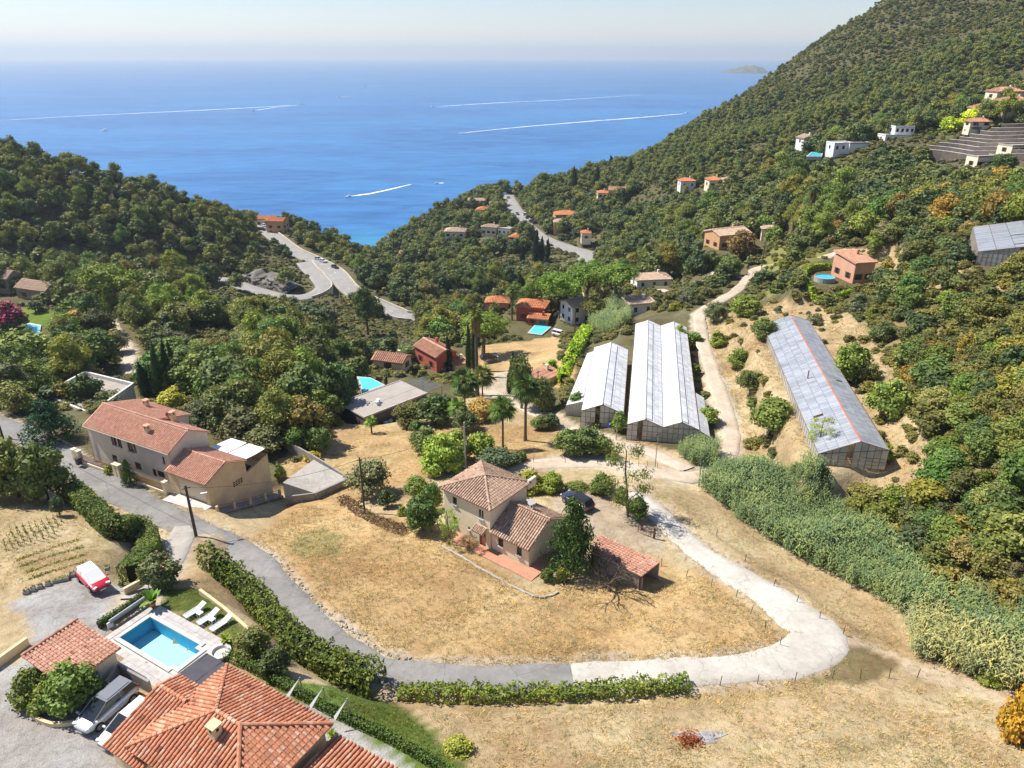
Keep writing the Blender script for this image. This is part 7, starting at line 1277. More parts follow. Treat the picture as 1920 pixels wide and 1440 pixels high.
MARKS = [(62, 540, 'the long stone house'), (55, 625, 'the lawn villa pool'), (225, 645, 'the dirt track'), (165, 730, 'the white modern house'), (300, 700, 'the cypress row'), (215, 540, 'the spreading umbrella pine'), (400, 612, 'the sunken tiled roof'), (498, 600, 'the lone dark cypress'), (500, 520, 'the rock cut'), (608, 535, 'the sharp road bend'), (515, 420, 'the roadside building'), (720, 590, 'the viaduct'), (690, 715, 'the pale blue pool'), (730, 690, 'the hidden cottage'), (840, 665, 'the russet house'), (995, 590, 'the red house'), (1100, 585, 'the tall white house'), (1105, 530, 'the three umbrella pines'), (1195, 500, 'the long orange roof'), (1225, 530, 'the broad beige roof'), (1203, 575, 'the open shelter'), (853, 440, 'the sea villa'), (965, 460, 'the salmon coast house'), (1015, 470, 'the cypress group'), (1060, 405, 'the orange villas'), (1100, 440, 'the orange pavilion'), (990, 410, 'the car park'), (930, 390, 'the parked car row'), (1165, 360, 'the stepped villa'), (1217, 355, 'the white cottage'), (1350, 345, 'the red roof among pines'), (1376, 450, 'the apricot villa'), (1442, 435, 'the garden hut'), (1400, 530, 'the dirt road fork'), (1513, 400, 'the tall old palm'), (1545, 520, 'the round pool'), (1616, 510, 'the pink house'), (1880, 470, 'the weathered greenhouse'), (1550, 720, 'the red-ridged greenhouse'), (1230, 700, 'the double greenhouse'), (1585, 275, 'the planted white villa'), (1690, 255, 'the modern white villa'), (1850, 290, 'the cream flat-roofed buildings'), (1860, 220, 'the beige hill house'), (1600, 400, 'the russet wood'), (1520, 1000, 'the cane thicket'), (1750, 1120, 'the pale bamboo'), (100, 350, 'the left headland crest'), (350, 380, 'the headland shoulder'), (250, 450, 'the headland slope'), (60, 450, 'the left picture edge'), (1780, 650, 'the overgrown right slope'), (1780, 900, 'the near gully side'), (1890, 760, 'the right picture edge'), (1640, 620, 'the dry upper bank'), (1300, 260, 'the mountain shoulder'), (1500, 180, 'the mountain flank'), (1750, 120, 'the high mountain slope'), (820, 540, 'the valley floor'), (800, 610, 'the viaduct valley'), (580, 650, 'the left valley wood'), (460, 660, 'the grove behind the cypresses')]
def spot(i):
    d = [(math.hypot(u[i]-a, (v[i]-b_)*1.3), a, b_, nm) for a, b_, nm in MARKS]; _, a, b_, nm = min(d); dx, dy = u[i]-a, v[i]-b_
    far_ = 'close ' if math.hypot(dx, dy) < 40 else ''
    rel = ('right of ' if dx > 0 else 'left of ') if abs(dx) > 1.6*abs(dy) else ('below ' if dy > 0 else 'above ') if abs(dy) > 1.6*abs(dx) else ('below and ' if dy > 0 else 'above and ')+('right of ' if dx > 0 else 'left of ')
    return far_+rel+nm
ADJ = {'pine': 'pine', 'broad': 'leafy tree', 'olive': 'grey olive tree', 'shrub': 'green shrub'}
LIMIT = {'pine': 230, 'broad': 190, 'olive': 150, 'shrub': 190}; rest = {}; GRP = {'pine': 'pines of the woods', 'broad': 'leafy trees of the woods', 'olive': 'olive trees of the woods', 'shrub': 'shrubs of the slopes'}
ORD = ['leftmost', 'second from left', 'third from left', 'fourth from left', 'fifth from left', 'sixth from left', 'seventh from left', 'eighth from left', 'ninth from left', 'tenth from left', 'eleventh from left', 'twelfth from left']
for k in LIMIT:
    ids = np.nonzero(kind == k)[0]; ids = ids[np.argsort(-size[ids])]; rest[k] = ids[LIMIT[k]:]; by = {}
    for i in ids[:LIMIT[k]]:
        sz_ = 'tall ' if h[i] > {'pine': 9.5, 'broad': 7.5, 'olive': 5, 'shrub': 2.8}[k] else 'small ' if h[i] < {'pine': 7.5, 'broad': 5, 'olive': 3.6, 'shrub': 1.6}[k] else ''; by.setdefault(sz_+ADJ[k]+' '+spot(i), []).append(i)
    for lab, q in by.items():
        q.sort(key=lambda i: u[i])
        for j, i in enumerate(q):
            t = (rng.uniform(1.3, 2.2), rng.uniform(1.0, 1.4), .7) if gold[i] and rng.random() < .45 else (rng.uniform(.85, 1.35), rng.uniform(.9, 1.35), rng.uniform(.75, 1.05)) if not near[i] else (rng.uniform(.9, 1.5), rng.uniform(.95, 1.4), rng.uniform(.65, 1))
            plant(k, np.array([x[i], y[i], z[i]-.1]), h[i], w[i], lab if len(q) == 1 else (ORD[j]+': '+lab if j < 12 else 'one of many: '+lab), GRP[k], t)
def mass(name, label, sel):
    for k in ('pine', 'broad', 'olive', 'shrub'):
        ids = np.array([i for i in rest[k] if sel(i)], int)
        if len(ids) < 3: continue
        ms = [c_ for c_, _ in proto(k, 'mid' if size[ids].mean() > 15 else 'lo')]
        scatter(name, label % {'pine': 'pines', 'broad': 'leafy trees', 'olive': 'grey-green trees', 'shrub': 'shrubs'}[k], np.c_[x[ids], y[ids], z[ids]-.1], np.c_[w[ids], w[ids], h[ids]], np.c_[0*ids, 0*ids, rng.random(len(ids))*6.28], rng.integers(0, len(ms), len(ids)), ms)
mass('mountain_wood', 'far mass of %s covering the right mountainside', lambda i: mount[i]); mass('hill_wood', 'mass of %s filling the left headland wood', lambda i: hill[i]); mass('valley_wood', 'mass of small %s filling the valley wood', lambda i: not hill[i] and not mount[i] and not near[i]); mass('slope_thicket', 'mass of small %s covering the overgrown right slope', lambda i: near[i] and not hill[i] and not mount[i])
print('plants', n, {k: int((kind == k).sum()) for k in LIMIT})
# undergrowth between the trees
ug = []
for sp, x0, x1, y0, y1 in ((1.7, 28, 112, 36, 110), (2.3, -115, 145, 45, 200), (2.9, -270, 250, 200, 420), (3.3, 0, 480, 420, 760)):
    ux, uy = candidates(sp, x0, x1, y0, y1, 2); uz = gz(ux, uy); uu_, uv_, uc_ = proj(ux, uy, uz); i = np.clip(np.searchsorted(GX, ux)-1, 0, len(GX)-2); j = np.clip(np.searchsorted(GY, uy)-1, 0, len(GY)-2)
    ok = (uz > 2) & (uu_ > -60) & (uu_ < 1980) & (uv_ < 1300) & (uv_ > -40) & (ROADMASK[j, i] > 1.1+.002*uy) & ~inpoly(uu_, uv_, NOSC) & ~inpoly(uu_, uv_, REED) & ~inpoly(ux, uy, GH4) & ~((ux > 15) & (ux < 33) & (uy > 97) & (uy < 151)) & ~((np.abs((ux-42.5)-(uy-80)*.172) < 5.6) & (uy > 78) & (uy < 133))
    dr_ = inpoly(uu_, uv_, DRYSLOPE); ok &= ~(dr_ & (rng.random(len(ux)) < .72))
    for q, zz in PADS: ok &= ~inpoly(ux, uy, [P(a, b_, zz)[:2] for a, b_ in q])
    ok &= visible(ux, uy, uz+1.2); ug.append(np.c_[ux, uy, uz][ok])
ug = np.concatenate(ug); n = len(ug); hh = rng.uniform(.5, 1.5, n)*(.8+.5*(vnoise(ug[:, 0], ug[:, 1], 12, 95)+.5)); ww = hh*rng.uniform(1.3, 2.3, n)
nearu = ug[:, 1] < 210
for sel, lod, nm, lab in ((nearu, 'mid', 'undergrowth', 'low bushy undergrowth between the trees of the near slopes'), (~nearu, 'lo', 'far_undergrowth', 'low scrub covering the far slopes between the trees')):
    ms = [c_ for c_, _ in proto('shrub', lod)]; scatter(nm, lab, ug[sel]-np.array([0, 0, .08]), np.c_[ww, ww, hh][sel], np.c_[0*hh, 0*hh, rng.random(n)*6.28][sel], rng.integers(0, len(ms), n)[sel], ms, (.95, .92, .85))
print('undergrowth', n)
# ------------------------------------------------------------------ vehicles
def paint(name, c, rough=.25, metal=0.0): return M(name, c, rough, .02, .2, 0, metal, .5, None, .6)
paint('paint_red', (.50, .012, .030)); paint('paint_silver', (.62, .64, .66), .28, .35); paint('paint_white', (.80, .81, .82)); paint('paint_navy', (.028, .034, .065)); paint('paint_grey', (.22, .23, .25), .3, .3); paint('paint_black', (.02, .02, .022)); M('tyre', (.018, .018, .018), .9, .1); M('lamp_glass', (.7, .72, .75), .1, .02); M('tail_red', (.4, .01, .01), .2, .02); M('plate', (.75, .75, .70), .5, .05)
PROFILE = {  # (x 0 rear..1 front, z low, z shoulder, half width) and cabin (x, z, half width)
 'hatch': ([(0, .28, .50, .74), (.03, .20, .60, .90), (.12, .16, .63, .98), (.5, .15, .62, 1), (.74, .15, .60, 1), (.88, .17, .54, .96), (.96, .20, .48, .86), (1, .28, .42, .70)], (.02, .13, .52, .80)),
 'mpv': ([(0, .28, .52, .76), (.03, .20, .62, .90), (.12, .16, .66, .98), (.5, .15, .64, 1), (.76, .15, .60, 1), (.90, .17, .54, .95), (.97, .20, .47, .84), (1, .28, .42, .68)], (.015, .10, .56, .86)),
 'suv': ([(0, .30, .54, .80), (.03, .22, .63, .92), (.12, .18, .66, .99), (.5, .17, .65, 1), (.74, .17, .64, 1), (.90, .19, .60, .96), (.97, .22, .52, .86), (1, .30, .46, .72)], (.02, .13, .56, .76)),
 'van': ([(0, .22, .60, .92), (.02, .18, .66, .96), (.12, .16, .66, 1), (.5, .15, .64, 1), (.78, .15, .60, 1), (.92, .17, .54, .95), (.98, .20, .48, .86), (1, .28, .42, .74)], (.008, .03, .62, .84))}
def car(label, p, ang, L, W, H, mat, prof='hatch', roofm=None, glass='glass_dark', name='parked_car', group=None):
    t = thing(name, label, 'car', p, ang, group); st, (c0, c1, c2, c3) = PROFILE[prof]; g = MB(); hw = W/2; X = lambda f: (f-.5)*L
    vs_ = []; 
    for f, zl, zs, w in st:
        for s_, z in ((-.86, zl), (-1, zl+.09), (-1.0, zs-.07), (-.90, zs), (.90, zs), (1.0, zs-.07), (1, zl+.09), (.86, zl)): vs_.append((X(f), s_*hw*w, z*H))
    k = len(st); fs = [[i*8+j, (i+1)*8+j, (i+1)*8+(j+1) % 8, i*8+(j+1) % 8] for i in range(k-1) for j in range(8)]+[[j for j in range(8)], [(k-1)*8+j for j in range(8)][::-1]]; g.add(vs_, fs); bo = g.build('body', mat, t, smooth=True); sb = bo.modifiers.new('round', 'SUBSURF'); sb.levels = sb.render_levels = 2
    zb = .60*H; zt = H; b0, b1 = .90*hw, .70*hw; cab = [(X(c0), b0*.86, zb), (X(c1), b1, zt*.985), ((X(c1)+X(c2))/2, b1*1.03, zt), (X(c2), b1*.98, zt*.985), (X(c3), b0*.9, zb-.03*H)]
    gl = MB(); lo = [(x_, -w_, zb-.04) for x_, w_ in ((X(c0), b0*.86), (X(c3), b0*.9))]
    for s_ in (-1, 1):
        q = [(X(c0), s_*b0*.9, zb-.03), (X(c1), s_*b1, zt*.975), (X(c2), s_*b1*.98, zt*.975), (X(c3), s_*b0*.93, zb-.05)]; gl.poly(q if s_ > 0 else q[::-1])
    gl.build('side_windows', glass, t); sc_ = MB(); sc_.poly([(X(c2), b1*.98, zt*.975), (X(c2), -b1*.98, zt*.975), (X(c3), -b0*.93, zb-.05), (X(c3), b0*.93, zb-.05)]); sc_.build('windscreen', glass, t); sc_ = MB(); sc_.poly([(X(c1), -b1, zt*.975), (X(c1), b1, zt*.975), (X(c0), b0*.9, zb-.03), (X(c0), -b0*.9, zb-.03)]); sc_.build('rear_window', glass, t)
    r_ = MB(); roofslab(r_, [(X(c1)-.06, -b1*1.02, zt*.975), (X(c2)+.03, -b1, zt*.972), ((X(c2))+.03, b1, zt*.972), (X(c1)-.06, b1*1.02, zt*.975)], .03); roofslab(r_, [(X(c1)+.1, -b1*.8, zt), (X(c2)-.12, -b1*.8, zt), (X(c2)-.12, b1*.8, zt), (X(c1)+.1, b1*.8, zt)], .03); r_.build('roof', roofm or mat, t)
    pl = MB()
    for s_ in (-1, 1):
        for (xa, xb) in ((X(c0), X(c1)), (X(c3), X(c2)), ((X(c1)+X(c2))/2, (X(c1)+X(c2))/2+.04)): pl.tube([(xa, s_*b0*.92, zb-.04), (xb, s_*b1, zt*.975)], .035, 5)
    pl.build('pillars', roofm if roofm and roofm != 'paint_black' else mat, t); wr = .19*H+.05; ty = MB(); n = 16
    ty.tube([(0, -.10, 0), (0, .10, 0)], wr, n); tm_ = ty.mesh('tyre', ['tyre']); rm_ = MB(); rm_.tube([(0, -.112, 0), (0, .112, 0)], wr*.62, 10)
    for i in range(5): a = i*1.2566; rm_.box((math.cos(a)*wr*.3, 0, math.sin(a)*wr*.3), (.06, .235, .06))
    rme = rm_.mesh('rim', ['grey_metal'])
    for f in (.185, .80):
        for s_ in (-1, 1): o = link('wheel', tm_, t, (X(f), s_*(hw-.085), wr)); link('rim', rme, o)
    for s_ in (-1, 1):
        q = MB(); q.box((X(.955), s_*hw*.66, .47*H), (.22, .34, .10), -s_*R(24)); q.build('headlight', 'lamp_glass', t); q = MB(); q.box((X(.012), s_*hw*.72, .55*H), (.10, .24, .16)); q.build('tail_light', 'tail_red', t); q = MB(); q.box((X(c3)-.12, s_*(hw+.09), .64*H), (.12, .2, .13)); q.build('mirror', mat, t)
    q = MB(); q.box((X(1)+.005, 0, .30*H), (.03, hw*1.25, .09)); q.build('grille', 'dark_metal', t); q = MB(); q.box((X(1)+.012, 0, .24*H), (.03, .5, .11)); q.build('number_plate', 'plate', t)
    return t
def car_px(label, fw, rw, z, side, L, W, H, mat, prof, **k):
    """fw, rw: pixels where the visible front and rear wheels touch the ground; side +1: they are the left wheels"""
    a, b_ = P(*fw, z), P(*rw, z); d = (a-b_)[:2]; ang = math.atan2(d[1], d[0]); c = (a+b_)/2; nr = np.array([math.sin(ang), -math.cos(ang)])*side; c[:2] += nr*(W/2-.1); c[2] = z
    return car(label, c, ang, L, W, H, mat, prof, **k)
car_px('silver people carrier parked beside the foreground roof', (186, 1371), (250, 1316), 91, 1, 4.5, 1.84, 1.66, 'paint_silver', 'mpv', roofm='paint_grey')
car_px('white car half hidden under the foreground roof edge', (226, 1404), (290, 1348), 91, 1, 4.2, 1.76, 1.5, 'paint_white', 'hatch'); car_px('red hatchback with white roof and covered windscreen on the gravel', (174, 1114), (148, 1089), 91, -1, 3.9, 1.72, 1.48, 'paint_red', 'hatch', roofm='white_cloth', glass='white_cloth')  # red car's roof and glass coloured white for blown-out glare
sv = G(1083, 952); car('dark blue estate car parked in the dirt yard behind the meadow house', sv+np.array([0, .6, .02]), R(131), 4.6, 1.86, 1.6, 'paint_navy', 'suv', roofm='paint_black')
car('white van with blue windows beside the turquoise valley pool', P(1050, 631, 62.4), R(-35), 4.7, 1.85, 1.9, 'paint_white', 'van'); car('dark car nearest the russet house', P(833, 690, 68.05), R(-30), 4.3, 1.8, 1.5, 'paint_navy', 'suv'); car('grey-blue car beside the dark one at the russet house', P(820, 692, 68.05), R(-32), 4.3, 1.8, 1.5, 'paint_grey', 'hatch')
car('dark car in the shade of the valley pines', P(917, 674, 70.5), R(20), 4.2, 1.8, 1.5, 'paint_black', 'hatch')
mc = MB()
for z0, z1, a, b_, w in ((.25, .85, -2.1, 2.1, .88),): mc.prism([(a, -w), (b_*.96, -w), (b_, 0), (b_*.96, w), (a, w)], z0, z1)
MINI = {}
def minicar(label, u, v, z, ang, mat, L=1.0, group='cars on the coast road'):
    if mat not in MINI:
        g = MB(); g.prism([(-2.1, -.85), (1.9, -.85), (2.1, -.5), (2.1, .5), (1.9, .85), (-2.1, .85)], .28, .86, 0); vs_ = [(-1.9, -.78, .86), (1.0, -.78, .86), (1.0, .78, .86), (-1.9, .78, .86), (-1.4, -.62, 1.42), (.25, -.62, 1.42), (.25, .62, 1.42), (-1.4, .62, 1.42)]
        g.add(vs_, [[0, 1, 5, 4], [1, 2, 6, 5], [2, 3, 7, 6], [3, 0, 4, 7]], 1); g.prism([(-1.42, -.64), (.3, -.64), (.3, .64), (-1.42, .64)], 1.41, 1.47, 0)
        for x_ in (-1.3, 1.3):
            for y_ in (-.8, .8): g.tube([(x_, y_-.1, .32), (x_, y_+.1, .32)], .32, 10, 2)
        MINI[mat] = g.mesh('coast_car', [mat, 'glass_dark', 'tyre'])
    o = link('coast_car', MINI[mat], None, P(u, v, z), R(ang)); o.scale = (L, 1, L); tag(o, label, 'car', group)
PW, PB, PG, PN, PS = 'paint_white', 'paint_black', 'paint_grey', 'paint_navy', 'paint_silver'
for q in [('white car farthest up the straight coast road lane', 960, 403, 42.3, 100, PW), ('grey car beside the farthest white moving car', 970, 402, 42.3, 280, PG), ('dark car following the white one on the coast road', 970, 415, 42.2, 100, PB), ('black car meeting the others on the coast road', 984, 418, 42.2, 282, PB), ('pale blue car in the middle of the coast road', 977, 425, 42.1, 105, PS), ('dark car behind the pale blue one', 982, 432, 42.1, 105, PN), ('black car nearest the bend of the coast road', 997, 449, 41.8, 118, PB), ('white car nearest the bend of the coast road', 1010, 453, 41.7, 300, PW),
          ('white car at the top left of the roadside car park', 986, 403, 42.3, 20, PW), ('grey car beside the top car in the car park', 994, 402, 42.3, 15, PG), ('black car at the top right of the car park', 1003, 405, 42.3, 15, PB), ('navy car at the middle left of the car park', 991, 409, 42.3, 20, PN), ('silver car in the middle of the car park', 999, 411, 42.3, 20, PS), ('black car at the middle right of the car park', 1009, 409, 42.3, 15, PB), ('grey car in the lower row of the car park', 997, 416, 42.3, 25, PG), ('navy car at the lower end of the car park', 1004, 419, 42.3, 25, PN),
          ('white car at the head of the roadside parking row', 953, 371, 42.4, 80, PW), ('silver car second in the roadside parking row', 948, 376, 42.4, 85, PS), ('grey car third in the roadside parking row', 946, 381, 42.4, 90, PG), ('white car last in the roadside parking row', 944, 387, 42.4, 95, PW),
          ('white car in front of the roadside building', 496, 424, 44.8, -40, PW), ('dark car just below the roadside building', 493, 431, 44.8, -40, PN), ('silver car parked by the parapet above the sea', 597, 487, 44.2, -38, PS), ('white car parked by the parapet above the sea', 606, 491, 44.2, -38, PW), ('black car parked by the parapet above the sea', 628, 502, 43.9, -45, PB)]: minicar(*q)
# ------------------------------------------------------------------ boats on the sea
M('foam', (.85, .88, .90), .6, .15, .08); M('hull', (.78, .79, .80), .35, .03)
def boat(label, u, v, L, wake, ang, sail=False, wid=1.0):
    p = P(u, v, 0); t = thing('sailing_boat' if sail else 'motor_boat', label, 'boat', p, R(ang)); g = MB(); w = L*.15; pts = [(-L/2, -w), (L*.15, -w), (L*.38, -w*.6), (L/2, 0), (L*.38, w*.6), (L*.15, w), (-L/2, w)]; g.prism(pts, -.4, L*.09); g.build('hull', 'hull', t); g = MB(); g.prism([(-L*.25, -w*.7), (L*.1, -w*.7), (L*.2, 0), (L*.1, w*.7), (-L*.25, w*.7)], L*.09, L*.2); g.build('cabin', 'hull', t); g = MB(); g.box((-.08*L, 0, L*.155), (L*.24, w*1.45, L*.05)); g.build('windows', 'glass_dark', t)
    if sail: g = MB(); g.tube([(0, 0, L*.1), (0, 0, L*1.5)], .12, 6); g.build('mast', 'white_metal', t); g = MB(); g.tube([(0, 0, L*.25), (-L*.42, 0, L*.25)], .25, 6); g.build('boom', 'white_cloth', t)
    if wake:
        ln = smooth([P(a, b_, 0) for a, b_ in wake], 12); n = len(ln); ws = np.interp(np.arange(n)/n, [0, .05, .3, 1], [.5, 2.6, 3.6, 1.2])*wid*L/9; ang0 = R(ang); ln = ln-p; rot = np.array([[math.cos(-ang0), -math.sin(-ang0)], [math.sin(-ang0), math.cos(-ang0)]]); ln[:, :2] = ln[:, :2]@rot.T
        tt = np.gradient(ln[:, :2], axis=0); tt /= np.linalg.norm(tt, axis=1)[:, None]; nr = np.c_[-tt[:, 1], tt[:, 0]]; jit = 1+.5*rng.uniform(-1, 1, (n, 2)); v_ = np.stack([np.c_[ln[:, :2]+nr*(ws*jit[:, 0])[:, None], np.full(n, .12)], np.c_[ln[:, :2]-nr*(ws*jit[:, 1])[:, None], np.full(n, .12)]], 1).reshape(-1, 3); link('wake', npmesh('wake', v_, [[2*i, 2*i+1, 2*i+3, 2*i+2] for i in range(n-1)], ['foam']), t)
boat('motor boat trailing a short white wake nearest the shore', 654, 369, 8, [(657, 368), (680, 365), (705, 361), (740, 353), (770, 346)], 192, wid=.8); boat('tiny boat right of the near motor boat', 818, 344, 6, [(822, 344), (832, 343)], 190); boat('motor boat at the right end of a long thin wake on the left', 567, 196, 16, [(560, 197), (450, 203), (330, 209), (160, 217), (0, 226)], 4, wid=.9); boat('small boat below the long left wake', 475, 208, 12, [(480, 207), (520, 201), (560, 198)], 184, wid=.7); boat('motor boat at the left end of a wake in mid sea', 811, 201, 16, [(818, 200), (880, 196), (950, 192), (1060, 187), (1200, 178)], 184, wid=.8)
boat('fast boat near the mountain at the end of the longest wake', 1289, 212, 14, [(1284, 213), (1240, 217), (1180, 222), (1100, 228), (980, 238), (860, 250)], 8, wid=.9); boat('white sailing boat with bare mast on the left', 196, 245, 14, [], 180, True); boat('little boat far out near the middle left', 636, 182, 14, [(640, 181), (660, 180)], 182); boat('farthest boat with a faint wake', 684, 163, 22, [(690, 162), (740, 160)], 182, wid=.5)
# far peninsula
xs = np.linspace(-1, 1, 60); ys = np.linspace(-1, 1, 14); Xp, Yp = np.meshgrid(xs, ys); hgt = np.clip(1-(np.abs(Xp)**2.2+Yp**2), 0, 1)**.6*(.6+.8*(vnoise(Xp*9+5, Yp*4, 2, 91)+.5))*62*(.55+.45*np.exp(-((Xp-.25)/.45)**2)); c0 = P(1407, 137, 0); Lw = 42*c0[1]/FPX/1.09
M('far_land', (.10, .12, .07), .9, .5, .02); me = npmesh('far_headland', np.c_[(c0[0]+Xp*Lw).ravel(), (c0[1]+Yp*260+120).ravel(), hgt.ravel()-1.5], [[j*60+i, j*60+i+1, (j+1)*60+i+1, (j+1)*60+i] for j in range(13) for i in range(59)], ['far_land']); tag(link('far_headland', me), 'low wooded peninsula far out on the horizon', kind='structure')
# ------------------------------------------------------------------ poles and wires
def pole(label, u, vb, vtop, r=.13, mat='pole_wood', lamp=0, z=None):
    p = G(u, vb) if z is None else P(u, vb, z); _, _, zc = proj(*p); dep = math.atan2(CAMZ-p[2], math.hypot(p[0], p[1])); h = (vb-vtop)*zc/FPX/math.cos(dep); t = thing('utility_pole', label, 'pole', p); g = MB(); g.tube([(0, 0, -.4), (0, 0, h)], [r*1.2, r*.85], 8); g.build('shaft', mat, t)
    g = MB(); g.box((0, 0, h-.35), (.9, .08, .08), R(35)); g.build('crossarm', 'dark_metal', t)
    if lamp: g = MB(); g.tube([(0, 0, h-2.2), (.7, .25, h-1.5), (1.3, .45, h-1.35)], .035, 6); g.build('lamp_arm', 'grey_metal', t); g = MB(); g.box((1.6, .55, h-1.35), (.7, .22, .12), R(19)); g.build('lamp_head', 'white_metal', t)
    return p+np.array([0, 0, h-.3])
a1 = pole('thick wooden pole with street lamp beside the long house garage', 368, 1006, 912, .16, lamp=1); a2 = pole('thin wooden pole beside the grey field olive', 684, 962, 862, .11); a3 = pole('grey wooden pole behind the hipped roof', 873, 882, 795, .13, 'grey_stone'); a4 = pole('dark pole at the far left beside the drive', 6, 822, 748, .14); a5 = pole('metal pole beside the wire fence on the upper road', 1228, 878, 812, .06, 'grey_metal'); a6 = pole('metal pole in front of the single greenhouse', 1155, 826, 772, .06, 'grey_metal'); a7 = pole('dark pole at the back of the small greenhouse', 1077, 640, 577, .14); a8 = pole('pole at the road junction below the double greenhouse', 1310, 912, 858, .07); a9 = pole('pole in the garden above the dirt road bend', 1428, 502, 455, .13); a10 = pole('thin pole behind the yellow-green tree', 1008, 745, 695, .08)
def wire(label, a, b_, sag): g = MB(); g.tube([a*(1-t)+b_*t-np.array([0, 0, sag*4*t*(1-t)]) for t in np.linspace(0, 1, 18)], .022, 4); tag(g.build('power_line', 'dark_metal'), label, 'cable')
wire('cable from the lamp pole to the field pole', a1, a2, 1.0); wire('cable from the field pole to the grey pole', a2, a3, .9); wire('cable from the lamp pole along the drive to the far left', a1, a4, 1.3)
for i, (u, v) in enumerate(((1172, 1226), (0, 0),)): pass
for (u, v), lab in (((571, 1312), 'sail mast nearest the tall hedge'), ((614, 1331), 'sail mast in the middle of the three'), ((659, 1352), 'sail mast nearest the lower annex roof')):
    p = P(u, v, 91); t = thing('sail_mast', lab, 'sail mast', p, 0, 'masts of the shade sail'); g = MB(); g.tube([(0, 0, -.1), (-.12, .05, 2.2)], .05, 8); g.build('mast', 'grey_metal', t); g = MB(); g.add([(-.12, .05, 2.15), (-1.05, -.55, 1.1), (-.95, -.75, .85)], [[0, 1, 2]]); g.add([(-.12, .05, 2.14), (-1.05, -.55, 1.09), (-.95, -.75, .84)], [[2, 1, 0]]); g.build('sail_corner', 'white_cloth', t)
# ------------------------------------------------------------------ garden things
def pot_plant(name, label, u, v, z, pr, ph_, n, L, mat, tint, cat='potted plant'):
    t = thing(name, label, cat, P(u, v, z)); g = MB(); g.lathe((0, 0, 0), [(pr*.7, 0), (pr, ph_), (pr*1.1, ph_), (pr*1.1, ph_*.9), (pr*.85, ph_*.85)], 12); g.build('pot', 'terracotta', t); V, F, A_ = [], [], []
    for i in range(n):
        az = i*2.4; el = random.uniform(.5, 1.3); d = np.array([math.cos(az)*math.cos(el), math.sin(az)*math.cos(el), math.sin(el)]); x_ = np.array([-math.sin(az), math.cos(az), 0]); o = len(V)
        for k in range(5): q = k/4; c_ = d*L*q+np.array([0, 0, ph_-.45*L*q*q*math.cos(el)]); ww = L*.16*math.sin(math.pi*min(.97, .12+q*.85)); V += [c_-x_*ww, c_+x_*ww]
        F += [[o+2*k, o+2*k+1, o+2*k+3, o+2*k+2] for k in range(4)]; A_ += [random.random()*.9+.05]*4
    o = link('leaves', npmesh('leaves', V, F, [mat], A_), t); o.color = (*tint, 1)
pot_plant('potted_banana', 'banana plant in a terracotta pot at the pool corner', 287, 1136, 91.03, .3, .45, 12, 1.5, 'hedge_leaves', (1.3, 1.7, 1.3)); pot_plant('potted_plant', 'yellow leafy plant in a pot beside the loungers', 424, 1206, 91.03, .28, .35, 16, .8, 'lime_leaves', (1.2, 1.2, .7)); pot_plant('potted_plant', 'small yellow plant against the lower annex roof', 624, 1384, 91.0, .2, .3, 14, .6, 'lime_leaves', (1.3, 1.2, .8))
for (u, v, L_), lab in (((50, 1112, .5), 'leftmost planter of the row on the gravel edge'), ((63, 1107, .4), 'second planter from the left on the gravel edge'), ((76, 1102, .4), 'third planter from the left on the gravel edge'), ((91, 1097, .45), 'fourth planter from the left on the gravel edge'), ((115, 1089, 1.3), 'long trough with yellow flowers on the gravel edge'), ((136, 1080, .5), 'planter closest to the rear of the red car'), ((202, 1068, .4), 'planter just right of the red car roof')):
    t = thing('stone_planter', lab, 'planter', P(u, v, 91), PA+R(52), 'planters along the gravel edge'); g = MB(); g.box((0, 0, .16), (L_, .4, .32)); g.build('trough', 'grey_stone', t); nq = int(120*L_); v_, f_ = leaves(np.c_[rng.uniform(-L_/2, L_/2, nq), rng.uniform(-.18, .18, nq), rng.uniform(.3, .48, nq)], unit(nq)+np.array([0, 0, .6]), .07); link('flowers', npmesh('flowers', v_, f_, ['yellow_flowers' if L_ > 1 else 'scrub_leaves'], rng.random(nq)*.9+.05), t)
sg = MB(); sg.tube([(0, 0, -.1), (.03, 0, 1.25)], .022, 5); sme = sg.mesh('stake', ['brown_wood'])
for r_ in range(3):
    for i in range(9):
        u, v = 12+i*11.5+r_*6, 1030-i*3.4-r_*14+r_*2
        p = G(u, v); t = thing('bean_stake', ('%s stake from the left in the %s bean row of the kitchen garden' % (('first', 'second', 'third', 'fourth', 'fifth', 'sixth', 'seventh', 'eighth', 'ninth')[i], ('front', 'middle', 'back')[r_])), 'stake', p, random.random()*6, 'stakes of the kitchen garden'); link('stake', sme, t); nq = 26; v_, f_ = leaves(np.c_[rng.normal(0, .09, nq), rng.normal(0, .09, nq), rng.uniform(0, 1.05, nq)], unit(nq), .085); o = link('leaves', npmesh('leaves', v_, f_, ['hedge_leaves'], rng.random(nq)*.9+.05), t); o.color = (1.1, 1.1, .8, 1)
for r_ in range(4):
    a, b_ = G(30+r_*9, 1052+r_*11), G(150+r_*6, 1012+r_*14); nq = 420; q = rng.random(nq)[:, None]; pos = a*(1-q)+b_*q+np.c_[rng.normal(0, .14, nq), rng.normal(0, .14, nq), rng.uniform(.02, .2, nq)]; v_, f_ = leaves(pos, unit(nq)+np.array([0, 0, .5]), .09); o = tag(link('vegetable_row', npmesh('vegetable_row', v_, f_, ['scrub_leaves'], rng.random(nq)*.9+.05)), 'thin row of low vegetable plants in the kitchen garden', None, None, 'stuff'); o.color = (1.5, 1.6, .9, 1)
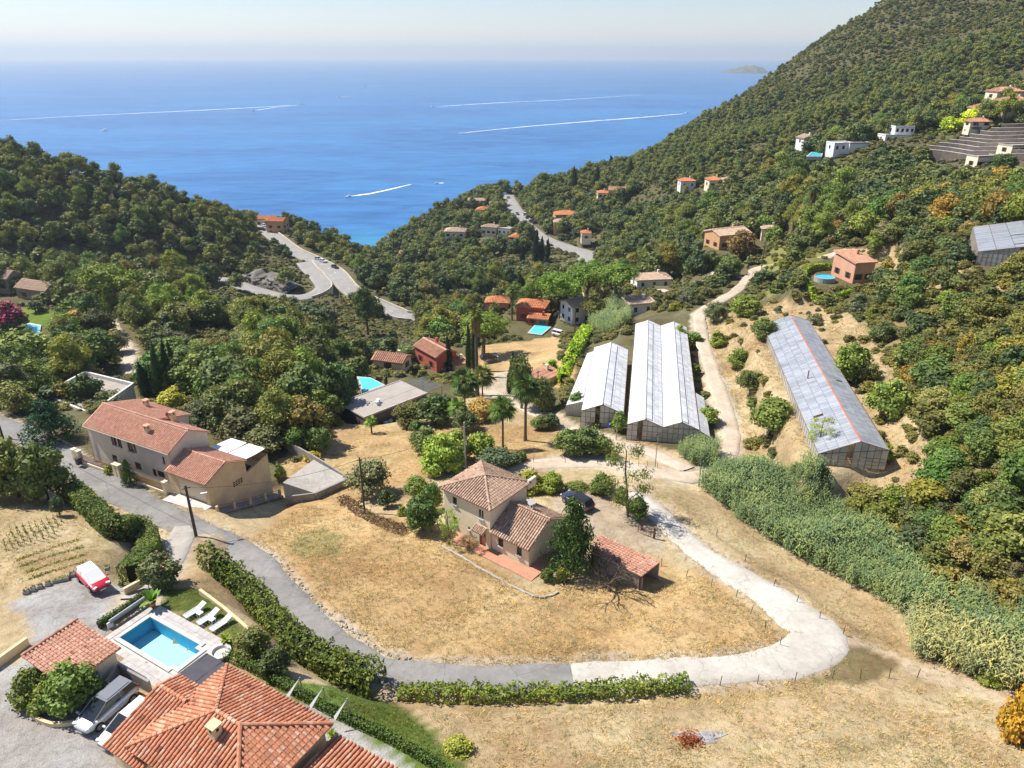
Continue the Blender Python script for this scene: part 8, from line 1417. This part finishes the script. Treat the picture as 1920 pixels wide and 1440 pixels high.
# dead tree
def branch(mb, p, d, L, r, lev):
    p = V3(p); d = V3(d); pts = [p]; n = 4
    for i in range(n): d = d+rng.normal(0, .16, 3)+np.array([0, 0, .02]); d /= np.linalg.norm(d); pts.append(pts[-1]+d*L/n)
    mb.tube(pts, [r*(1-.55*i/n) for i in range(n+1)], 5)
    if lev > 0:
        for k in range(4 if lev > 1 else 3):
            i = rng.integers(1, n+1); dd = d+rng.normal(0, .75, 3); dd[2] = abs(dd[2])*.8; branch(mb, pts[i], dd/np.linalg.norm(dd), L*rng.uniform(.5, .72), r*.5, lev-1)
p = G(1142, 1108); t = thing('dead_tree', 'bare dead tree with dark branches in front of the tiled carport', 'tree', p); g = MB(); g.tube([(0, 0, -.3), (.03, 0, .9)], [.2, .16], 7); g.build('trunk', 'pole_wood', t)
for i in range(7): g = MB(); az = i*.9+rng.random()*.4; branch(g, (.03, 0, .85), (math.cos(az)*.8, math.sin(az)*.8, .75), 2.6, .1, 2); g.build('limb', 'pole_wood', t)
# gate beside the dirt yard
gt_ = thing('metal_gate', 'rusty metal gate leaf lying open beside the tiled carport', 'gate', G(1208, 1003), R(-30)); g = MB()
for x_ in (-.8, .8): g.box((x_, 0, .5), (.05, .05, 1.0))
for z_ in (.08, .5, .95): g.box((0, 0, z_), (1.6, .04, .05))
g.build('gate_frame', 'iron_red', gt_)
for i in range(8): g = MB(); g.box((-.7+i*.2, 0, .5), (.03, .03, .9)); g.build('bar', 'iron_red', gt_)
for (u, v), lab in (((1226, 1010), 'wooden gate post nearest the concrete road'), ((1203, 993), 'wooden gate post on the yard side')): g = MB(); g.box((0, 0, .7), (.2, .2, 1.5)); g.box((0, 0, 1.48), (.26, .26, .08)); tag(g.build('gate_post', 'brown_wood', loc=G(u, v), rz=R(-30)), lab, 'post')
g = MB(); g.tube([(0, 0, 0), (0, 0, .9)], .3, 12); g.tube([(0, 0, .9), (0, 0, .93)], .31, 12); tag(g.build('water_barrel', 'blue_plastic', loc=G(1143, 801)), 'small blue barrel between the greenhouses and the dirt lane', 'barrel')
# wire fence posts along roads and fields
fm = MB(); fm.tube([(0, 0, -.2), (0, 0, 1.05)], .035, 5); fme = fm.mesh('fence_post', ['pole_wood'])
for wl_, line in zip(('beside the upper dirt road', 'along the track at lower right', 'behind the roadside hedge', 'on the meadow side of the concrete road', 'on the outer side of the concrete road'), ([(1000, 868), (1180, 872), (1232, 880)], [(1350, 1285), (1560, 1275), (1720, 1270)], [(800, 1322), (1060, 1315), (1280, 1300)], [(1240, 1062), (1380, 1120), (1462, 1210)], [(1290, 960), (1450, 1100), (1580, 1190)])):
    n = 7
    for i in range(n):
        q = i/(n-1)*(len(line)-1); k = min(int(q), len(line)-2); f_ = q-k; o = link('fence_post', fme, None, G(line[k][0]*(1-f_)+line[k+1][0]*f_, line[k][1]*(1-f_)+line[k+1][1]*f_), 0); o.rotation_euler = (random.uniform(-.1, .1), random.uniform(-.1, .1), 0); tag(o, ('first', 'second', 'third', 'fourth', 'fifth', 'sixth', 'seventh')[i]+' thin fence post from the left '+wl_, 'post', 'thin fence posts along fields and roads')
# stone edging of the asphalt road, burnt patch and brush
def stonemesh():
    v = unit(26)*rng.uniform(.7, 1.1, (26, 1)); import bmesh; bm = bmesh.new(); [bm.verts.new(q) for q in v]; bmesh.ops.convex_hull(bm, input=bm.verts); me = bpy.data.meshes.new('stone'); bm.to_mesh(me); bm.free(); me.materials.append(MATS['grey_stone']); return me
sm_ = [stonemesh() for _ in range(5)]; k0 = np.argmax(dv > 1045); k1 = np.argmax(du > 760); ed = offset(dl[k0:k1], 1.72); pts = np.repeat(ed, 6, 0)+np.c_[rng.normal(0, .25, (len(ed)*6, 2)), np.zeros(len(ed)*6)]; pts[:, 2] = gz(pts[:, 0], pts[:, 1])+.02; n = len(pts); s_ = rng.uniform(.06, .22, n)
scatter('edging_stones', 'rough pale stones edging the asphalt road', pts, np.c_[s_, s_*rng.uniform(.6, 1, n), s_*.6], rng.random((n, 3))*3, rng.integers(0, 5, n), sm_)
g = MB(); p = G(1312, 1383); gg = np.linspace(0, 6.283, 26)[:-1]; M('ash', (.30, .29, .29), .95, .5, 1.6); ring_ = [(p[0]+math.cos(a)*(1.6+.5*math.sin(3*a)+.3*math.sin(7*a)), p[1]+math.sin(a)*(.9+.3*math.cos(2*a))) for a in gg]; g.poly([(x_, y_, float(gz(x_, y_))+.04) for x_, y_ in ring_]); tag(g.build('ash_patch', 'ash'), 'grey burnt patch of ash in the lower field', kind='structure')
nq = 500; p = G(1293, 1392); v_, f_ = leaves(rng.normal(0, 1, (nq, 3))*np.array([.5, .35, .22])+np.array([0, 0, .2]), unit(nq), .13, .4); o = link('brush_heap', npmesh('brush_heap', v_, f_, ['brown_leaves'], rng.random(nq)*.9+.05)); o.location = p; o.color = (2.6, 1.0, .6, 1); tag(o, 'small heap of rusty dead branches beside the burnt patch', 'brush heap')
# ------------------------------------------------------------------ sea haze
g = MB(); g.prism([(-27000, -40), (27000, -40), (27000, 27000), (-27000, 27000)], -30, 345); hz = g.build('haze', [])
m = bpy.data.materials.new('haze'); m.use_nodes = True; nt = m.node_tree; nt.nodes.remove(nt.nodes['Principled BSDF']); vp = nn(nt, 'ShaderNodeVolumePrincipled'); vp.inputs['Color'].default_value = (.74, .86, 1, 1); vp.inputs['Density'].default_value = HAZE; vp.inputs['Anisotropy'].default_value = .2
nt.links.new(vp.outputs[0], nt.nodes['Material Output'].inputs['Volume']); hz.data.materials.append(m); tag(hz, 'thin sea haze', kind='stuff')
